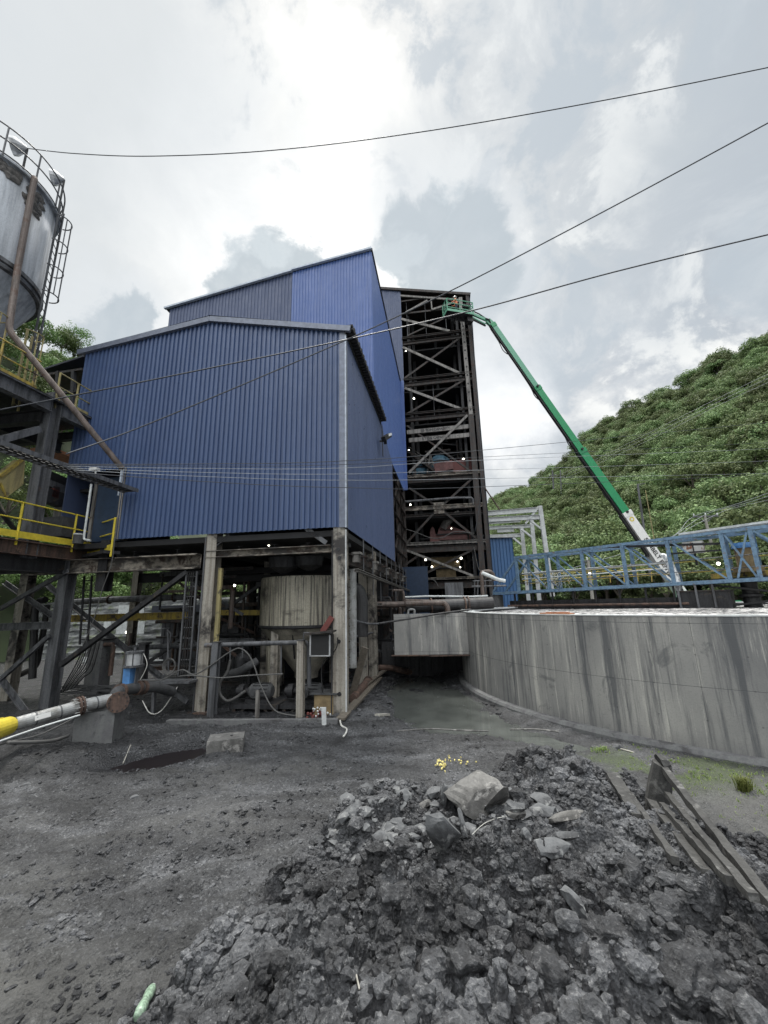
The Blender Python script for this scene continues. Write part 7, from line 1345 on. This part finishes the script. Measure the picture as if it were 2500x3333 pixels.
# ================================================================== HILLS AND WOODS
def lump_crown(name, nl, per, leaf, seed, mat, rx=1., rz=.8):
    r = np.random.default_rng(seed); L_ = []
    for i in range(nl):
        a = r.random()*6.28; u = r.uniform(-.35, 1); s = math.sqrt(max(0, 1-u*u*.95)); rad = r.uniform(.55, .85); L_.append((np.array([s*math.cos(a)*rx, s*math.sin(a)*rx, u*rz])*rad, r.uniform(.28, .46)))
    vs = []; 
    for c_, lr in L_:
        d = r.normal(size=(per, 3)); d[:, 2] = np.abs(d[:, 2])*.9-.25; d /= np.linalg.norm(d, axis=1)[:, None]; p = c_+d*lr*r.uniform(.75, 1.08, (per, 1))
        nrm = d+r.normal(size=(per, 3))*.32; nrm /= np.linalg.norm(nrm, axis=1)[:, None]; t = np.cross(nrm, r.normal(size=(per, 3))); t /= np.linalg.norm(t, axis=1)[:, None]; b_ = np.cross(nrm, t); s = leaf*r.uniform(.6, 1.3, (per, 1))
        vs.append(np.stack([p-t*s, p+b_*s*.7, p+t*s, p-b_*s*.7], 1))
    V = np.concatenate(vs).reshape(-1, 3); n = len(V)//4; me = bpy.data.meshes.new(name); me.from_pydata(V.tolist(), [], [tuple(range(4*i, 4*i+4)) for i in range(n)]); me.materials.append(MATS[mat]); me.update(); return me
CR = [lump_crown('crown', 19, 130, .052, 1, 'leaf', 1, .95), lump_crown('crown', 22, 115, .052, 2, 'leaf', .85, 1.3), lump_crown('crown', 16, 150, .055, 3, 'leaf', 1.15, .8)]
CRN = [lump_crown('crown', 36, 110, .045, 11, 'leaf_near'), lump_crown('crown', 40, 100, .045, 12, 'leaf_near', 1, 1.15), lump_crown('crown', 30, 60, .042, 13, 'leaf_near', 1.1, .9)]
tmb = MB(); tmb.tube([(0, 0, -1.9), (.03, .02, -.9), (-.02, .0, 0), (.05, .05, .5)], [.075, .055, .04, .02], 7)
for a in (.4, 2.3, 4.1, 5.2): tmb.tube([(0, 0, -.5), (.3*math.cos(a), .3*math.sin(a), .05), (.6*math.cos(a), .6*math.sin(a), .4)], [.035, .022, .01], 5)
_t = tmb.build('trunk', 'bark', loc=(0, 0, 0)); TRUNK = _t.data; bpy.data.objects.remove(_t)
def tree(p, s, k, rz, label, group, near=False):
    r = bpy.data.objects.new('tree', None); COL.objects.link(r); r.location = tuple(p); tag(r, label, 'tree', group)
    for nm, me in (('trunk', TRUNK), ('crown', (CRN if near else CR)[k])):
        o = bpy.data.objects.new(nm, me); COL.objects.link(o); o.parent = r; o.location = (0, 0, s*1.55); o.scale = (s, s, s); o.rotation_euler = (0, 0, rz)
    return r
def hill(name, az_tab, el_tab, r0_tab, r1_tab, base, canopy, PW=.92):
    az = np.radians(np.linspace(az_tab[0], az_tab[-1], 120)); tt = np.linspace(0, 1.35, 70)
    el = np.radians(np.interp(np.degrees(az), az_tab, el_tab)); r0 = np.interp(np.degrees(az), az_tab, r0_tab); r1 = np.interp(np.degrees(az), az_tab, r1_tab); zr = EYE+r1*np.tan(el)-canopy
    T, A_ = np.meshgrid(tt, az, indexing='ij'); R_ = r0+(r1-r0)*T; Zh = base+(zr-base)*np.where(T < 1, np.clip(T, 0, 1)**PW, 1-(T-1)*.8)
    X, Y_ = R_*np.sin(A_), R_*np.cos(A_); Zh = Zh + (fbm(X*.03, Y_*.03, 4, 5)-.5)*np.minimum(6, R_*.03)*np.sin(np.clip(T, 0, 1)*3.14)
    o = grid_mesh(name, X, Y_, Zh, 'forest_floor'); struct(o)
    def at(a_deg, t):
        a = math.radians(a_deg); e = math.radians(np.interp(a_deg, az_tab, el_tab)); q0 = np.interp(a_deg, az_tab, r0_tab); q1 = np.interp(a_deg, az_tab, r1_tab); z1 = EYE+q1*math.tan(e)-canopy; r = q0+(q1-q0)*t
        x, y = r*math.sin(a), r*math.cos(a); z = base+(z1-base)*(t**PW if t < 1 else 1-(t-1)*.8) + (float(fbm(np.array([x*.03]), np.array([y*.03]), 4, 5)[0])-.5)*min(6, r*.03)*math.sin(min(t, 1)*3.14); return np.array([x, y, z]), r
    return at
atR = hill('hillside', [4, 10, 15.1, 21.9, 26.1, 28.3, 34.1, 39, 42.3, 47.7, 60, 80], [10, 11.5, 12.7, 15.0, 17.6, 19.6, 22.4, 23.0, 24.4, 24.9, 25, 22], [70]*12, [300, 290, 270, 250, 240, 235, 225, 215, 210, 200, 190, 190], -1, 5.0, 1.2)
atL = hill('hillside', [-110, -70, -56, -48, -43, -40, -37.5, -34, -30, -20, -5], [20, 27, 29, 29.4, 29.2, 27.6, 26.5, 22, 18, 10, 5], [33, 33, 33.5, 34, 35, 35, 36, 37, 40, 48, 62], [60, 60, 60, 62, 64, 66, 68, 74, 80, 100, 120], 0, 2.5)
rr = random.Random(21); pts = []
for k in range(12000):
    if len(pts) >= 2400: break
    a = rr.uniform(5, 62); t = rr.random()**.75*1.02; p, r = atR(a, t)
    s = (2.6+rr.random()**1.4*2.4)
    ok = all((p[0]-q[0])**2+(p[1]-q[1])**2 > (.78*(s+q[3]))**2*.62 for q in pts[-400:])
    if ok: pts.append((p[0], p[1], p[2], s, r, rr.random()*6.28, rr.randrange(3), t))
pts.sort(key=lambda q: -q[3]/q[4])
ind = [q for q in pts if q[7] > .93 and math.degrees(math.atan2(q[0], q[1])) < 50][:50]; ids = set(id(q) for q in ind); ind += [q for q in pts if id(q) not in ids and math.degrees(math.atan2(q[0], q[1])) < 48][:120]; ids = set(id(q) for q in ind); rest = [q for q in pts if id(q) not in ids]
def place_of(p):
    d = np.array(p)-O; c_ = C2W.T @ d; x = CX+F_PX*c_[0]/-c_[2]
    return 'behind the white steel portal' if x < 1790 else ('just left of the green boom' if x < 1950 else ('behind the green boom' if x < 2130 else ('above the cabinet end of the blue bridge' if x < 2330 else 'at the right edge of the picture')))
for q in ind:
    pl_ = place_of((q[0], q[1], q[2]+3)); tree((q[0], q[1], q[2]-.4), q[3], q[6], q[5], ('skyline tree of the right hillside ' if q[7] > .93 else 'tree low on the right hillside ')+pl_, ('skyline trees of the right hillside ' if q[7] > .93 else 'near trees of the right hillside ')+pl_)
me = bpy.data.meshes.new('forest'); me.from_pydata([(q[0], q[1], q[2]+q[3]*1.1) for q in rest], [], []); 
for nm, vals, ty in (('size', [q[3] for q in rest], 'FLOAT'), ('spin', [q[5] for q in rest], 'FLOAT'), ('kind_no', [q[6] for q in rest], 'INT')):
    at_ = me.attributes.new(nm, ty, 'POINT'); at_.data.foreach_set('value', vals)
fo = bpy.data.objects.new('forest', me); COL.objects.link(fo); tag(fo, 'dense broadleaf wood covering the far hillside on the right', 'forest', kind='stuff')
ng = bpy.data.node_groups.new('forest_nodes', 'GeometryNodeTree'); ng.interface.new_socket('Geometry', in_out='INPUT', socket_type='NodeSocketGeometry'); ng.interface.new_socket('Geometry', in_out='OUTPUT', socket_type='NodeSocketGeometry')
gi = ng.nodes.new('NodeGroupInput'); go = ng.nodes.new('NodeGroupOutput'); jn = ng.nodes.new('GeometryNodeJoinGeometry')
def named(nm, ty): n = ng.nodes.new('GeometryNodeInputNamedAttribute'); n.data_type = ty; n.inputs['Name'].default_value = nm; return n.outputs['Attribute']
sz = named('size', 'FLOAT'); sp_ = named('spin', 'FLOAT'); kd = named('kind_no', 'INT'); cx_ = ng.nodes.new('ShaderNodeCombineXYZ'); ng.links.new(sp_, cx_.inputs[2])
for k in range(3):
    src = next(o for o in bpy.data.objects if o.type == 'MESH' and o.data == CR[k]); oi = ng.nodes.new('GeometryNodeObjectInfo'); oi.inputs['Object'].default_value = src; oi.transform_space = 'ORIGINAL'
    cp = ng.nodes.new('FunctionNodeCompare'); cp.data_type = 'INT'; cp.operation = 'EQUAL'; ng.links.new(kd, cp.inputs[2]); cp.inputs[3].default_value = k
    ip = ng.nodes.new('GeometryNodeInstanceOnPoints'); ng.links.new(gi.outputs[0], ip.inputs['Points']); ng.links.new(cp.outputs[0], ip.inputs['Selection']); ng.links.new(oi.outputs['Geometry'], ip.inputs['Instance'])
    ng.links.new(sz, ip.inputs['Scale']); ng.links.new(cx_.outputs[0], ip.inputs['Rotation']); ng.links.new(ip.outputs[0], jn.inputs[0])
ng.links.new(jn.outputs[0], go.inputs[0]); md = fo.modifiers.new('forest', 'NODES'); md.node_group = ng
lab = ['bushy tree on the wooded slope seen left behind the plant']
n = 0; LP = []
for k in range(9000):
    if n >= 110: break
    a = rr.uniform(-52, -37) if k % 3 else rr.uniform(-40, -20); t = rr.random()**.9 if a < -37 else rr.random()*.25; p, r = atL(a, t); s = 1.5+rr.random()*1.0
    if any((p[0]-q[0])**2+(p[1]-q[1])**2 < (.9*(s+q[2]))**2*.55 for q in LP): continue
    LP.append((p[0], p[1], s)); tree((p[0], p[1], p[2]-.3), s, rr.choice((0, 1, 0, 1, 2)), rr.random()*6.28, 'skyline tree of the left slope behind the silo ladders' if t > .9 and a < -37 else ('bushy tree of the left slope between silo and blue building' if a < -37 else 'bushy tree glimpsed under the blue building through the left bay'), 'skyline trees of the left slope' if t > .9 and a < -37 else ('trees of the left slope beside the silo' if a < -37 else 'trees seen under the building'), True); n += 1
p, r = atL(-41.0, 1.0); tree(p+UP*1.2, 2.2, 2, 1.0, 'thin open crowned tree rising above the slope beside the silo ladder', None, True)
# stone embankment at the foot of the left slope
sw = thing('stone_embankment', 'grey layered stone embankment behind the left bay', 'embankment', B(-14, 12.5, 0)); nX = 130; nZ = 30; U_, Z_ = np.meshgrid(np.linspace(-38, -3, nX), np.linspace(-.3, 3.6, nZ)); off = .35*np.floor(Z_/.45)*.45 + .25*(fbm(U_*1.5, Z_*5, 4, 9)-.5)
vs = [B(u, 11.6+o_, z) for u, z, o_ in zip(U_.ravel(), Z_.ravel(), off.ravel())]; fs = [(i*nX+j, i*nX+j+1, (i+1)*nX+j+1, (i+1)*nX+j) for i in range(nZ-1) for j in range(nX-1)]; b = MB(); b.add(vs, fs); b.build('stone_face', 'stone_wall', sw)
